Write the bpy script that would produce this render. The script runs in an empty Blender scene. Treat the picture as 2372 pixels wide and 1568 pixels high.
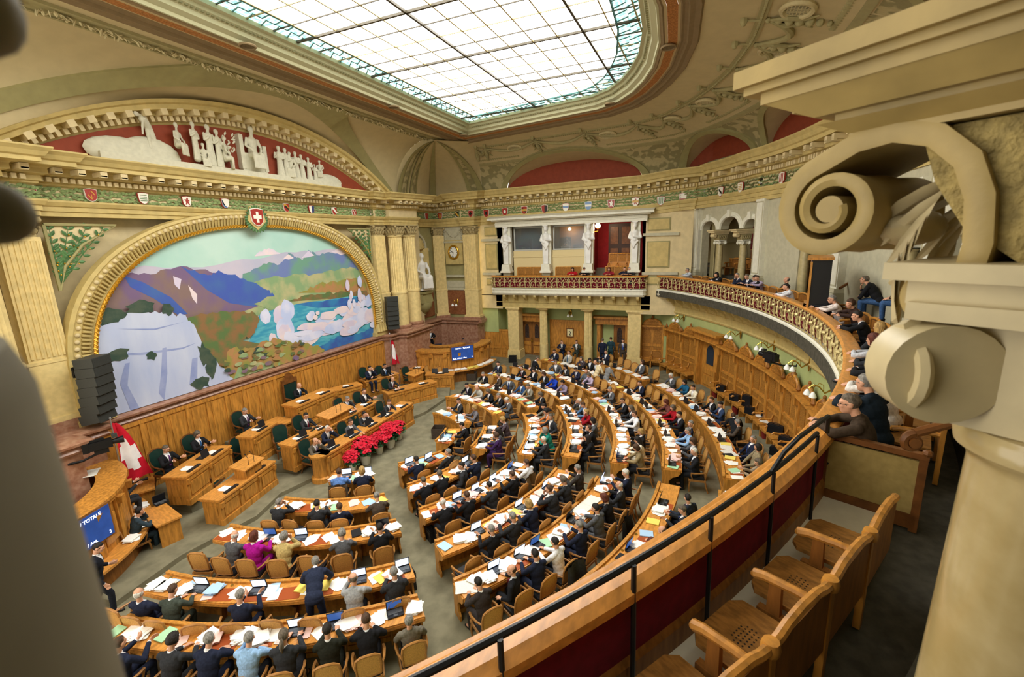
import bpy, bmesh, math, random
from mathutils import Vector, Matrix, noise as mnoise
from math import sin, cos, pi, radians as rad, atan2, hypot, sqrt, degrees
random.seed(7)
C = bpy.context.scene.collection
SC = bpy.context.scene
# ---------------------------------------------------------------- camera
FPX, PCX, PCY = 1054.0, 1186.0, 784.0          # focal length and centre in pixels of the 2372x1568 frame
RW = Matrix(((0.3910243611547004, -0.20598143728961688, 0.8970348914482993),
             (-0.9198051535101901, -0.05300541186295759, 0.3887787364161445),
             (-0.032533499037978, -0.9771192730702543, -0.2101891948578804)))   # camera (right, down, forward) to world
EYE = Vector((0, 0, 8.0))
cd = bpy.data.cameras.new('camera'); cam = bpy.data.objects.new('camera', cd); C.objects.link(cam)
cd.sensor_width = 36.0; cd.lens = FPX / 2372 * 36; cd.clip_start = 0.05; cd.clip_end = 200
cam.matrix_world = Matrix.Translation(EYE) @ (RW @ Matrix(((1, 0, 0), (0, -1, 0), (0, 0, -1)))).to_4x4()
cd.dof.use_dof = True; cd.dof.focus_distance = 14.0; cd.dof.aperture_fstop = 4.0
SC.camera = cam
# ---------------------------------------------------------------- light and exposure
SC.view_settings.view_transform = 'Standard'; SC.view_settings.look = 'None'
SC.view_settings.gamma = 1.0; SC.view_settings.use_curve_mapping = False
SC.view_settings.exposure = 1.0
SC.cycles.use_denoising = True
SC.cycles.max_bounces = 6; SC.cycles.diffuse_bounces = 4; SC.cycles.glossy_bounces = 2
SC.cycles.transmission_bounces = 4; SC.cycles.transparent_max_bounces = 6
SC.cycles.sample_clamp_indirect = 4.0
SC.cycles.caustics_reflective = False; SC.cycles.caustics_refractive = False
SKYLIGHT = 4.6                                   # what the glass ceiling gives off
w = bpy.data.worlds.new('world'); SC.world = w; w.use_nodes = True
w.node_tree.nodes['Background'].inputs[0].default_value = (1.0, 0.93, 0.80, 1)
w.node_tree.nodes['Background'].inputs[1].default_value = 1.5
# ---------------------------------------------------------------- measuring helpers: a pixel's ray met with a real plane
def ray(x, y): return RW @ Vector((x - PCX, y - PCY, FPX))
def onz(x, y, z): d = ray(x, y); return EYE + d * ((z - EYE.z) / d.z)
def ony(x, y, Y): d = ray(x, y); return EYE + d * ((Y - EYE.y) / d.y)
def onx(x, y, X): d = ray(x, y); return EYE + d * ((X - EYE.x) / d.x)
def onr(x, y, cx, cy, r):
    d = ray(x, y); a = d.x**2 + d.y**2; b = 2 * ((EYE.x - cx) * d.x + (EYE.y - cy) * d.y)
    c = (EYE.x - cx)**2 + (EYE.y - cy)**2 - r * r
    return EYE + d * ((-b + sqrt(max(0, b * b - 4 * a * c))) / (2 * a))
# ---------------------------------------------------------------- materials
def lin(h):
    h = h.lstrip('#'); v = [int(h[i:i + 2], 16) / 255 for i in (0, 2, 4)]
    return tuple((x / 12.92 if x <= .04045 else ((x + .055) / 1.055)**2.4) for x in v) + (1,)
MATS = {}
def mat(name, col, rough=.6, var=0, scale=8, bump=0, bscale=40, metal=0, emit=0, stretch=(1, 1, 1), col2=None, spec=.3, coat=0, detail=4, ramp=(.35, .65)):
    if name in MATS: return MATS[name]
    m = bpy.data.materials.new(name); m.use_nodes = True; nt = m.node_tree; b = nt.nodes['Principled BSDF']
    c = lin(col); b.inputs['Base Color'].default_value = c; b.inputs['Roughness'].default_value = rough
    b.inputs['Metallic'].default_value = metal; b.inputs['Specular IOR Level'].default_value = spec
    b.inputs['Coat Weight'].default_value = coat
    if emit: b.inputs['Emission Color'].default_value = c; b.inputs['Emission Strength'].default_value = emit
    if var or col2 or bump:
        tc = nt.nodes.new('ShaderNodeTexCoord'); mp = nt.nodes.new('ShaderNodeMapping'); mp.inputs['Scale'].default_value = stretch
        nt.links.new(tc.outputs['Object'], mp.inputs['Vector'])
    if var or col2:
        n = nt.nodes.new('ShaderNodeTexNoise'); n.inputs['Scale'].default_value = scale; n.inputs['Detail'].default_value = detail
        r = nt.nodes.new('ShaderNodeValToRGB'); r.color_ramp.elements[0].position = ramp[0]; r.color_ramp.elements[1].position = ramp[1]
        if col2: c0, c1 = c, lin(col2)
        else: c0 = tuple(x * (1 - var) for x in c[:3]) + (1,); c1 = tuple(min(1, x * (1 + var)) for x in c[:3]) + (1,)
        r.color_ramp.elements[0].color = c0; r.color_ramp.elements[1].color = c1
        nt.links.new(mp.outputs[0], n.inputs['Vector']); nt.links.new(n.outputs[0], r.inputs[0]); nt.links.new(r.outputs[0], b.inputs['Base Color'])
        if emit: nt.links.new(r.outputs[0], b.inputs['Emission Color'])
    if bump:
        n2 = nt.nodes.new('ShaderNodeTexNoise'); n2.inputs['Scale'].default_value = bscale; n2.inputs['Detail'].default_value = 3
        bp = nt.nodes.new('ShaderNodeBump'); bp.inputs['Strength'].default_value = bump; bp.inputs['Distance'].default_value = .02
        nt.links.new(mp.outputs[0], n2.inputs['Vector']); nt.links.new(n2.outputs[0], bp.inputs['Height']); nt.links.new(bp.outputs[0], b.inputs['Normal'])
    MATS[name] = m; return m
OAK = mat('oak', '#b87f35', .42, .28, 5, stretch=(3, 3, .5), spec=.4)
OAKTOP = mat('oak_top', '#c98a3f', .32, .2, 6, stretch=(1, 3, 3), spec=.5)
OAKD = mat('oak_dark', '#8a5a28', .45, .25, 6, stretch=(3, 3, .5))
CARVE = mat('oak_carved', '#a06d2c', .5, .5, 38, bump=.9, bscale=55)
WALNUT = mat('walnut', '#6e4420', .4, .25, 7)
CANE = mat('cane', '#c79550', .6, .18, 60)
CANEB = mat('cane_back', '#a47a44', .6, .2, 60)
LEATHER = mat('black_leather', '#1b1c20', .4)
GREENL = mat('green_leather', '#16302a', .38, .15, 5)
CARPET = mat('carpet', '#7d7862', .95, .16, 3, bump=.25, bscale=160, spec=.05)
CREAM = mat('cream_stone', '#d3c194', .6, .08, 3)
YELL = mat('yellow_stone', '#dcc68a', .5, .09, 6, bump=.05)
SAND = mat('sand_stone', '#c2ad70', .6, .1, 4)
GREY = mat('grey_stone', '#b9b49a', .65, .07, 5)
OLIVE = mat('olive_paint', '#9c9566', .65, .06, 4)
WHITE = mat('white_stone', '#dedccb', .55, .05, 6)
MARBLEW = mat('white_marble', '#e6e6e2', .35, .06, 3)
PINKM = mat('pink_marble', '#b08a72', .3, 0, 7, col2='#8a5b45', detail=9, spec=.5, ramp=(.3, .7))
REDM = mat('red_marble', '#7d4a30', .3, 0, 9, col2='#93623f', detail=9, spec=.5)
GREENW = mat('green_wall', '#a9b478', .7, .05, 3)
LEAFG = mat('leaf_green', '#82945f', .6, .3, 14)
LEAFD = mat('leaf_dark_green', '#4d7344', .5, .25, 10)
REDW = mat('tympanum_red', '#8d3f27', .7, .08, 5)
GOLD = mat('gold', '#c9992f', .28, .15, 10, metal=.75, spec=.6)
GILT = mat('gilt_cream', '#cdbd86', .4, .2, 18, metal=.25)
PLASTER = mat('plaster', '#c6b78e', .8, .04, 3)
STUCCO = mat('stucco', '#a49c72', .75, .06, 6)
STUCCOL = mat('stucco_light', '#c9bd94', .75, .06, 8)
BROWNM = mat('brown_moulding', '#857152', .7, .06, 6)
ORANGE = mat('orange_ornament', '#bd7f44', .7, 0, 26, col2='#8f5a2c', bump=.6, bscale=40)
VELVET = mat('red_velvet', '#6a0f20', .9, .15, 12)
REDP = mat('red_wall', '#8a141b', .75, .1, 4)
BLACK = mat('black_metal', '#17181a', .4)
DGREY = mat('dark_grey_plastic', '#3c3e3b', .5)
PLASTIC = mat('laptop_black', '#202226', .35)
KEYS = mat('laptop_keys', '#55585c', .5, .5, 160)
PAPER = mat('paper', '#f3f2ec', .8, .03, 9)
PINKP = mat('pink_paper', '#eccbc4', .8); YELP = mat('yellow_paper', '#ecd668', .8); BLUEP = mat('blue_paper', '#a9c9e6', .8)
NEWS = mat('newsprint', '#e4e2d8', .8, 0, 22, col2='#a9a79d', ramp=(.52, .7), stretch=(2, 14, 1)); ORANGEP = mat('leather_pad', '#9e4a1d', .6)
GRNP = mat('green_paper', '#a8d6ad', .8); REDPP = mat('red_folder', '#b3262b', .6)
SCREENB = mat('screen_blue', '#bccdf0', .3, emit=.9); SCREEND = mat('screen_dark_blue', '#31508c', .3, emit=.55); SCREENW = mat('screen_white', '#dbe8f7', .3, emit=1.0)
SCREENO = mat('screen_off', '#141820', .25); MONITOR = mat('monitor_blue', '#23407f', .3, .25, 2, emit=.35)
GLASSB = mat('booth_glass', '#3b4450', .08, spec=.6)
GLASSB.node_tree.nodes['Principled BSDF'].inputs['Transmission Weight'].default_value = .85
GLASSB.node_tree.nodes['Principled BSDF'].inputs['Base Color'].default_value = (.5, .55, .6, 1)
BRASS = mat('brass', '#c8a245', .2, metal=.9); SHADE = mat('glass_shade', '#f1f4f2', .3); LAMPW = mat('lamp_globe', '#ffe9c4', .4, emit=3.0)
# ---------------------------------------------------------------- mesh builder
class MB:
    def __init__(s): s.v = []; s.f = []; s.m = []
    def add(s, v, f, m=0):
        o = len(s.v); s.v += [tuple(p) for p in v]; s.f += [tuple(i + o for i in q) for q in f]; s.m += [m] * len(f); return s
    def box(s, c, d, rz=0, m=0, taper=1, M=None):
        x, y, z = d[0] / 2, d[1] / 2, d[2] / 2; cr, sr = cos(rz), sin(rz); V = []
        for k, t in ((-1, 1), (1, taper)):
            for a, b in ((-1, -1), (1, -1), (1, 1), (-1, 1)):
                px, py = a * x * t, b * y * t
                p = Vector((px * cr - py * sr, px * sr + py * cr, k * z))
                V.append((M @ p if M else p) + Vector(c))
        return s.add(V, [(3, 2, 1, 0), (4, 5, 6, 7), (0, 1, 5, 4), (1, 2, 6, 5), (2, 3, 7, 6), (3, 0, 4, 7)], m)
    def tube(s, pts, r, n=8, m=0, cap=True, flat=1):
        pts = [Vector(p) for p in pts]; N = len(pts); rr = r if isinstance(r, (list, tuple)) else [r] * N
        V = []; up = None
        for i, p in enumerate(pts):
            t = (pts[min(i + 1, N - 1)] - pts[max(i - 1, 0)]).normalized()
            if up is None: up = t.orthogonal().normalized()
            up = (up - t * up.dot(t)); up = up.normalized() if up.length > 1e-6 else t.orthogonal().normalized()
            sd = t.cross(up)
            for k in range(n):
                a = 2 * pi * k / n; V.append(p + (up * cos(a) + sd * sin(a) * flat) * rr[i])
        F = [(i * n + k, i * n + (k + 1) % n, (i + 1) * n + (k + 1) % n, (i + 1) * n + k) for i in range(N - 1) for k in range(n)]
        if cap: F += [tuple(range(n - 1, -1, -1)), tuple((N - 1) * n + k for k in range(n))]
        return s.add(V, F, m)
    def ball(s, c, r, nu=12, nv=8, m=0, R=None):
        r = r if isinstance(r, (list, tuple)) else (r, r, r); V = []; c = Vector(c)
        for j in range(nv + 1):
            th = pi * j / nv
            for i in range(nu):
                a = 2 * pi * i / nu; p = Vector((r[0] * sin(th) * cos(a), r[1] * sin(th) * sin(a), r[2] * cos(th)))
                V.append(c + (R @ p if R else p))
        F = [(j * nu + i, (j + 1) * nu + i, (j + 1) * nu + (i + 1) % nu, j * nu + (i + 1) % nu) for j in range(nv) for i in range(nu)]
        return s.add(V, F, m)
    def lathe(s, prof, c=(0, 0, 0), n=20, m=0, flute=0, M=None):
        V = []
        for r, z in prof:
            for k in range(n):
                q = r * (1 - (flute if k % 2 else 0)); p = Vector((q * cos(2 * pi * k / n), q * sin(2 * pi * k / n), z))
                V.append((M @ p if M else p) + Vector(c))
        N = len(prof)
        F = [(i * n + k, i * n + (k + 1) % n, (i + 1) * n + (k + 1) % n, (i + 1) * n + k) for i in range(N - 1) for k in range(n)]
        F += [tuple(range(n - 1, -1, -1)), tuple((N - 1) * n + k for k in range(n))]
        return s.add(V, F, m)
    def prism(s, poly, M, t, m=0):                    # poly in the local xy plane, thickness t along local z, placed by matrix M
        n = len(poly); V = [M @ Vector((x, y, 0)) for x, y in poly] + [M @ Vector((x, y, t)) for x, y in poly]
        return s.add(V, [tuple(range(n - 1, -1, -1)), tuple(range(n, 2 * n))] + [(i, (i + 1) % n, n + (i + 1) % n, n + i) for i in range(n)], m)
    def grid(s, fn, nu, nv, m=0, cu=False, skip=None):
        V = [fn(i / nu, j / nv) for j in range(nv + 1) for i in range(nu + 1)]; W = nu + 1
        F = [(j * W + i, j * W + i + 1, (j + 1) * W + i + 1, (j + 1) * W + i) for j in range(nv) for i in range(nu) if not (skip and skip((i + .5) / nu, (j + .5) / nv))]
        return s.add(V, F, m)
    def sweep(s, path, prof, m=0, closed=False, cap=True):  # profile (d, z): d to the right of travel (into the room), mitred corners
        P = [Vector(p) for p in path]; N = len(P); k = len(prof); V = []
        for i in range(N):
            a = P[i] - P[i - 1] if (i or closed) else P[1] - P[0]; b = P[(i + 1) % N] - P[i] if (i < N - 1 or closed) else a
            a = Vector((a.x, a.y)).normalized(); b = Vector((b.x, b.y)).normalized()
            na, nb = Vector((a.y, -a.x)), Vector((b.y, -b.x)); mt = na + nb
            mt = mt / max(.25, (1 + na.dot(nb)))
            for d, z in prof: V.append((P[i].x + mt.x * d, P[i].y + mt.y * d, P[i].z + z))
        R = N if closed else N - 1
        F = [(i * k + j, ((i + 1) % N) * k + j, ((i + 1) % N) * k + j + 1, i * k + j + 1) for i in range(R) for j in range(k - 1)]
        if cap and not closed: F += [tuple(range(k)), tuple((N - 1) * k + j for j in range(k - 1, -1, -1))]
        return s.add(V, F, m)
    def mesh(s, name, mats, smooth=False):
        me = bpy.data.meshes.new(name); me.from_pydata(s.v, [], s.f)
        for q in (mats if isinstance(mats, (list, tuple)) else [mats]): me.materials.append(q)
        me.polygons.foreach_set('material_index', s.m)
        bm = bmesh.new(); bm.from_mesh(me); bmesh.ops.remove_doubles(bm, verts=bm.verts, dist=1e-5); bmesh.ops.recalc_face_normals(bm, faces=bm.faces); bm.to_mesh(me); bm.free()
        if smooth:
            me.polygons.foreach_set('use_smooth', [True] * len(me.polygons))
            if smooth != 'all': me.set_sharp_from_angle(angle=rad(smooth if smooth is not True else 40))
        me.update(); return me
    def build(s, name, mats, parent=None, smooth=False, loc=None):
        o = bpy.data.objects.new(name, s.mesh(name, mats, smooth)); C.objects.link(o)
        if parent: o.parent = parent
        if loc: o.location = loc
        return o
def tag(o, label, cat, group=None, kind=None):
    o['label'] = label; o['category'] = cat
    if group: o['group'] = group
    if kind: o['kind'] = kind
    return o
def empty(name, loc=(0, 0, 0), rz=0, label=None, cat=None, group=None):
    o = bpy.data.objects.new(name, None); C.objects.link(o); o.location = loc; o.rotation_euler = (0, 0, rz); o.empty_display_size = .1
    if label: tag(o, label, cat, group)
    return o
def struct(o): o['kind'] = 'structure'; return o
KIDS = {}
def kids(o):
    if o.name not in KIDS: KIDS[o.name] = [c for c in C.objects if c.parent == o]
    return KIDS[o.name]
def copy_tree(o, loc=None, rz=None, label=None, parent=None):
    c = o.copy(); C.objects.link(c); c.parent = parent
    if loc is not None: c.location = loc
    if rz is not None: c.rotation_euler = (0, 0, rz)
    if label: c['label'] = label
    for ch in kids(o): copy_tree(ch, parent=c)
    return c
def M3(o, x, y, z=None):                              # matrix from origin and two axes
    x = Vector(x).normalized(); y = Vector(y).normalized(); z = Vector(z).normalized() if z else x.cross(y).normalized()
    return Matrix(((x.x, y.x, z.x, o[0]), (x.y, y.y, z.y, o[1]), (x.z, y.z, z.z, o[2]), (0, 0, 0, 1)))
def arcp(cx, cy, r, a0, a1, n, z=0): return [(cx + r * cos(rad(a0 + (a1 - a0) * i / n)), cy + r * sin(rad(a0 + (a1 - a0) * i / n)), z) for i in range(n + 1)]
ORD = ['first', 'second', 'third', 'fourth', 'fifth', 'sixth', 'seventh', 'eighth', 'ninth', 'tenth', 'eleventh', 'twelfth', 'thirteenth', 'fourteenth']
X0 = 13.15; YM = 16.5                                 # axis of the room and the plane of the wall with the mural
DCX, DCY = 13.2, 12.5                                 # centre of the desk arcs
GCX, GCY = 14.05, 17.5                                # centre of the gallery ring
# ================================================================ FLOOR, PODIUM
def disc_sector(mb, cx, cy, r0, r1, a0, a1, n, z0, z1, m=0):
    A = arcp(cx, cy, r0, a0, a1, n); B = arcp(cx, cy, r1, a0, a1, n)
    V = [(x, y, z) for z in (z0, z1) for L in (A, B) for x, y, _ in L]; k = n + 1
    F = []
    for i in range(n):
        F += [(2 * k + i, 3 * k + i, 3 * k + i + 1, 2 * k + i + 1), (i, i + 1, k + i + 1, k + i), (i, 2 * k + i, 2 * k + i + 1, i + 1), (k + i, k + i + 1, 3 * k + i + 1, 3 * k + i)]
    F += [(0, k, 3 * k, 2 * k), (n, 2 * k + n, 3 * k + n, k + n)]
    return mb.add(V, F, m)
fl = MB(); fl.add([(-4, -6, 0), (34, -6, 0), (34, 22, 0), (-4, 22, 0)], [(0, 1, 2, 3)])
struct(fl.build('floor', CARPET))
def podium(name, pts, z0, z1):
    mb = MB(); mb.prism(pts, Matrix.Translation((0, 0, z0)), z1 - z0); o = mb.build(name, CARPET); struct(o)
def ell(cx, cy, a, b, t0, t1, n): return [(cx + a * cos(rad(t0 + (t1 - t0) * i / n)), cy + b * sin(rad(t0 + (t1 - t0) * i / n))) for i in range(n + 1)]
podium('floor_podium_lower', [(3.9, 17)] + [(4.6, 12.2), (6.2, 12.45), (8.2, 12.15), (9.4, 12.55), (10.4, 12.35)] + [(16.2, 12.35), (17.2, 12.1), (19.6, 12.2), (21.4, 13.2), (22.0, 17)], 0, .14)
podium('floor_podium_upper', [(7.2, 17)] + [(7.6, 14.2), (10.3, 13.95), (10.6, 13.1), (16.0, 13.1), (16.6, 14.3), (19.2, 14.2), (19.6, 17)], .14, .50)
podium('floor_podium_top', [(10.2, 17), (10.4, 15.0), (12.2, 14.75), (15.6, 14.75), (16.4, 15.2), (16.6, 17)], .50, 1.0)
# ================================================================ THE WALL WITH THE MURAL
wb = MB()
wb.box((X0, YM + .65, 6.7), (23.5, .3, 13.4))
struct(wb.build('wall_mural', CREAM))
PATH_BASE = [(-1.6, 12, 3.42), (-1.6, 17.0, 3.42), (3.2, 17.0, 3.42), (3.2, 15.75, 3.42), (5.6, 15.75, 3.42), (5.75, 16.2, 3.42), (6.5, 16.2, 3.42), (6.55, 16.5, 3.42)]
# wooden wainscot: panels in real relief
def wainscot(name, p0, p1, z0, z1, nrm, npan, matw=OAK):
    a, b = Vector((p0[0], p0[1], 0)), Vector((p1[0], p1[1], 0)); L = (b - a).length; t = (b - a).normalized(); n = Vector((nrm[0], nrm[1], 0)).normalized()
    mb = MB(); ang = atan2(t.y, t.x)
    def bx(u0, u1, za, zb, d0, d1, m=0): mb.box(a + t * ((u0 + u1) / 2) + n * ((d0 + d1) / 2) + Vector((0, 0, (za + zb) / 2)), (u1 - u0, abs(d1 - d0), zb - za), ang, m)
    bx(0, L, z0, z1, -.06, 0)
    w = L / npan
    for i in range(npan + 1): bx(max(0, i * w - .06), min(L, i * w + .06), z0, z1, 0, .035)
    for za, zb in ((z1 - .13, z1), (z0, z0 + .22), (z0 + .62, z0 + .76)): bx(0, L, za, zb, 0, .04)
    for i in range(npan):
        bx(i * w + .14, (i + 1) * w - .14, z0 + .84, z1 - .2, 0, .018)
        bx(i * w + .14, (i + 1) * w - .14, z0 + .3, z0 + .54, 0, .018)
    return struct(mb.build(name, matw))
wainscot('wall_panelling_mural', (5.0, 16.32), (20.4, 16.32), .1, 2.84, (0, -1), 22)
# marble ledge above it, following the bases of the columns
LEDGE = [(2.2, 15.2, 0), (5.9, 15.2, 0), (5.9, 15.9, 0), (6.7, 15.9, 0), (6.7, 16.34, 0), (19.7, 16.34, 0), (19.9, 15.9, 0), (20.6, 15.9, 0), (20.75, 15.45, 0), (23.2, 15.45, 0), (23.2, 16.9, -.2), (26.75, 16.9, -.28), (26.9, 16.6, -.3), (27.0, 14.9, -.3), (27.0, 14.2, -.3), (27.9, 14.1, -.32)]
mb = MB(); mb.sweep([(x, y, z) for x, y, z in LEDGE], [(-.5, 2.84), (.05, 2.84), (.09, 2.9), (.05, 2.96), (.02, 3.0), (.16, 3.06), (.18, 3.13), (.06, 3.17), (-.2, 3.2), (-.5, 3.2)])
struct(mb.build('trim_marble_ledge', PINKM))
mb = MB(); mb.sweep([(x, y, z) for x, y, z in LEDGE], [(-.4, .0), (-.06, .0), (-.06, 2.84), (-.4, 2.84)])
struct(mb.build('wall_plinth_marble', PINKM))
# ---- mural arch: boundary curves in the wall plane
def arch_curve(hw, zt, zs, n=44, zb=3.2, k=2.3):       # half width, top, spring; superellipse shoulders
    pts = [(-hw * 1.0, zb)]
    for i in range(n + 1):
        t = pi - pi * i / n; c, s_ = cos(t), sin(t)
        x = hw * (abs(c)**(2 / k)) * (1 if c > 0 else -1); z = zs + (zt - zs) * (abs(s_)**(2 / k)); pts.append((x, z))
    pts.append((hw, zb)); return pts
INN = arch_curve(6.06, 8.85, 4.5); OUT = arch_curve(6.78, 9.38, 4.5, k=2.35)
def arch_band(mb, prof, m=0, zmin=None):               # prof: list of (fraction 0 inner..1 outer, depth out of the wall)
    V = []; k = len(prof)
    for (xi, zi), (xo, zo) in zip(INN, OUT):
        for f, d in prof: V.append((X0 + xi + (xo - xi) * f, YM - d, zi + (zo - zi) * f))
    N = len(INN); return mb.add(V, [(i * k + j, i * k + j + 1, (i + 1) * k + j + 1, (i + 1) * k + j) for i in range(N - 1) for j in range(k - 1)], m)
FR = empty('mural_surround', (X0, YM, 3.2), 0, 'moulded stone arch frame with egg pattern and gilt rope around the mural', 'frame')
def under(mb, name, mats, root, smooth=False):          # build in world space, then hang under a root
    o = mb.build(name, mats, None, smooth); o.parent = root; o.matrix_parent_inverse = Matrix.Translation(root.location).inverted(); return o
mb = MB(); arch_band(mb, [(0, .02), (.04, .16), (.14, .16), (.2, .10), (.55, .22), (.6, .26), (.8, .26), (.86, .3), (1.0, .28), (1.04, .02)])
under(mb, 'moulding', SAND, FR)
mb = MB()
def along(curveA, curveB, f, step):                     # evenly spaced stations along a blend of the two curves
    P = [Vector((X0 + a[0] + (b[0] - a[0]) * f, 0, a[1] + (b[1] - a[1]) * f)) for a, b in zip(curveA, curveB)]
    out = []; acc = 0
    for i in range(len(P) - 1):
        d = P[i + 1] - P[i]; L = d.length
        while acc <= L: out.append((P[i] + d * (acc / L), d.normalized())); acc += step
        acc -= L
    return out
for p, t in along(INN, OUT, .7, .2): mb.ball((p.x, YM - .27, p.z), (.065, .05, .065), 8, 5)
under(mb, 'egg_moulding', CREAM, FR, True)
mb = MB()
for p, t in along(INN, OUT, .37, .115):
    nrm = Vector((-t.z, 0, t.x)); mb.tube([p + nrm * -.12 + Vector((0, YM - .15, 0)), p + nrm * .13 + Vector((0, YM - .235, 0))], .036, 5)
under(mb, 'leaf_moulding', SAND, FR)
mb = MB(); st = along(INN, OUT, .06, .06)
mb.tube([(p.x, YM - .19, p.z) for p, t in st[::3]], .055, 7)
for i in range(0, len(st) - 2, 2):
    (p, t) = st[i]; nrm = Vector((-t.z, 0, t.x)); q = p + t * .1
    mb.tube([p - nrm * .05 + Vector((0, YM - .2, 0)), (p + q) / 2 + Vector((0, YM - .255, 0)), q + nrm * .05 + Vector((0, YM - .2, 0))], .024, 5)
under(mb, 'gilt_rope', mat('gilt_rope', '#c9952a', .3, .3, 30, metal=.6, spec=.6), FR, True)
for sx in (-1, 1):
    mb = MB(); mb.box((X0 + sx * 6.42, YM - .14, 3.28), (.92, .34, .2)); mb.box((X0 + sx * 6.42, YM - .16, 3.6), (.8, .36, .46), taper=.82)
    for k in range(4): mb.tube([(X0 + sx * (6.1 + .2 * k), YM - .36, 3.42), (X0 + sx * (6.15 + .17 * k), YM - .34, 3.85)], [.09, .05], 6)
    under(mb, 'foot_block', SAND, FR, True)
# ---- the painting: a lake between mountains, painted flat
PM = {}
def paint(n, c, c2, sc=2.2, st=(1, 1, 1), rp=(.4, .6)): PM[n] = mat('paint_' + n, c, .8, 0, sc, col2=c2, stretch=st, detail=6, spec=.1, ramp=rp); return PM[n]
plist = [paint('sky', '#a9cfc4', '#bcd8cd', .5), paint('haze', '#b3b4c8', '#c3bccb', .8), paint('far', '#6f7fb0', '#6f9a86', 1.1), paint('violet', '#7a6584', '#86706c', 1.3, (1, 1, .6)), paint('blue', '#4a5fae', '#4c6aa8', 1.2),
    paint('meadow', '#86a276', '#b3b083', 1.6), paint('lake', '#3f94b4', '#63b2c0', 1.4, (1, 1, 4)), paint('deep', '#3f5fa6', '#3c7fb2', 1.5), paint('cloud', '#d7d9ee', '#b9c6ea', 1.3), paint('wood', '#5d7448', '#8a6a48', 2.4),
    paint('cliff', '#a7b4d8', '#c3cbe0', 1.2, (1.2, 1, .35), (.3, .7)), paint('autumn', '#92904c', '#b08358', 3.2), paint('conifer', '#3c4f45', '#4d5a4c', 4), paint('blush', '#e3d3d6', '#cfc6dc', 1.5), paint('crack', '#8896c4', '#99a4cc', 2)]
mb = MB(); LAY = [0]
ARCHI = [(X0 + x, z) for x, z in arch_curve(6.13, 8.92, 4.5, 60)]
def zclip(x):
    c = min(.9999, abs(x - X0) / 6.13); return 4.5 + (8.92 - 4.5) * (1 - c**2.3)**(1 / 2.3)
def layer(m, pts):                                       # pts in fractions of the picture; clipped to the arch
    d = YM - .02 - LAY[0] * .0012; LAY[0] += 1; V = []
    for u, v in pts:
        x = X0 + 6.13 * (2 * u - 1); z = 3.2 + 5.72 * v; x = max(X0 - 6.12, min(X0 + 6.12, x)); V.append((x, d, max(3.19, min(z, zclip(x)))))
    mb.add(V, [tuple(range(len(V)))], m)
def ridge(top, bottom): return top + [(u, v) for u, v in reversed(bottom)]
def jag(pts, amp, n, seed):
    r = random.Random(seed); out = []
    for (u0, v0), (u1, v1) in zip(pts, pts[1:]):
        for i in range(n): f = i / n; out.append((u0 + (u1 - u0) * f, v0 + (v1 - v0) * f + (r.uniform(-amp, amp) if i else 0)))
    return out + [pts[-1]]
mb.add([(x, YM - .018, z) for x, z in ARCHI], [tuple(range(len(ARCHI)))], 0); LAY[0] = 2
layer(1, [(0, .5)] + jag([(0, .79), (.3, .74), (.55, .8), (.8, .82), (1, .76)], .012, 6, 1) + [(1, .5)])
layer(13, jag([(.47, .79), (.51, .84), (.54, .835), (.57, .8)], .008, 4, 2)); layer(13, jag([(.8, .8), (.86, .83), (.93, .8)], .01, 4, 3))
layer(2, [(.4, .5)] + jag([(.42, .68), (.5, .74), (.56, .725), (.6, .8), (.63, .775), (.655, .745), (.69, .82), (.73, .775), (.8, .79), (.86, .77), (.93, .82), (1, .79)], .012, 6, 4) + [(1, .45)])
layer(13, [(.655, .76), (.69, .815), (.715, .775), (.69, .765)]); layer(13, [(.578, .765), (.6, .795), (.622, .765), (.6, .755)])
layer(5, [(.35, .4)] + jag([(.42, .6), (.55, .64), (.7, .63), (.85, .66), (1, .62)], .014, 7, 5) + [(1, .35)])
layer(3, [(0, .45)] + jag([(0, .7), (.08, .74), (.16, .72), (.24, .755), (.34, .7), (.4, .58), (.46, .45)], .014, 6, 6))
layer(4, jag([(.24, .755), (.31, .69), (.345, .715), (.42, .65), (.5, .55), (.53, .5)], .012, 6, 7) + [(.44, .45), (.36, .5), (.3, .6)])
layer(4, [(.1, .725), (.14, .68), (.2, .58), (.235, .47), (.21, .47), (.16, .58), (.11, .66)]); layer(13, [(.25, .64), (.27, .58), (.265, .52), (.255, .56)]); layer(13, [(.215, .7), (.235, .68), (.225, .62), (.215, .65)])
layer(5, jag([(.44, .47), (.6, .55), (.75, .58), (1, .58)], .01, 6, 8) + [(1, .38), (.5, .41)])
layer(11, jag([(.62, .5), (.72, .55), (.85, .56), (1, .55)], .015, 7, 9) + [(1, .44), (.8, .46)])
layer(9, jag([(.55, .45), (.68, .475), (.8, .46), (1, .43)], .012, 8, 10) + [(1, .41), (.75, .42)])
layer(6, [(.4, .2), (.46, .4)] + jag([(.46, .4), (.62, .42), (.8, .41), (1, .4)], .004, 5, 11) + [(1, 0), (.6, 0)])
layer(7, jag([(.6, .42), (.75, .41), (.9, .39), (1, .385)], .008, 6, 12) + [(1, .3), (.85, .33), (.7, .36)])
layer(7, jag([(.62, .0), (.68, .05), (.78, .09), (.9, .06), (1, .1)], .012, 6, 13) + [(1, 0)])
r_ = random.Random(5)
def puff(u, v, su, sv, n, m=8):
    for k in range(n):
        a, b = u + r_.uniform(-su, su), v + r_.uniform(-sv, sv); q = r_.uniform(.35, .75)
        layer(m if k % 3 else 13, [(a + su * q * cos(2 * pi * i / 14) * (.75 + .25 * r_.random()), b + sv * q * sin(2 * pi * i / 14) * (.75 + .25 * r_.random())) for i in range(14)])
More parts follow.
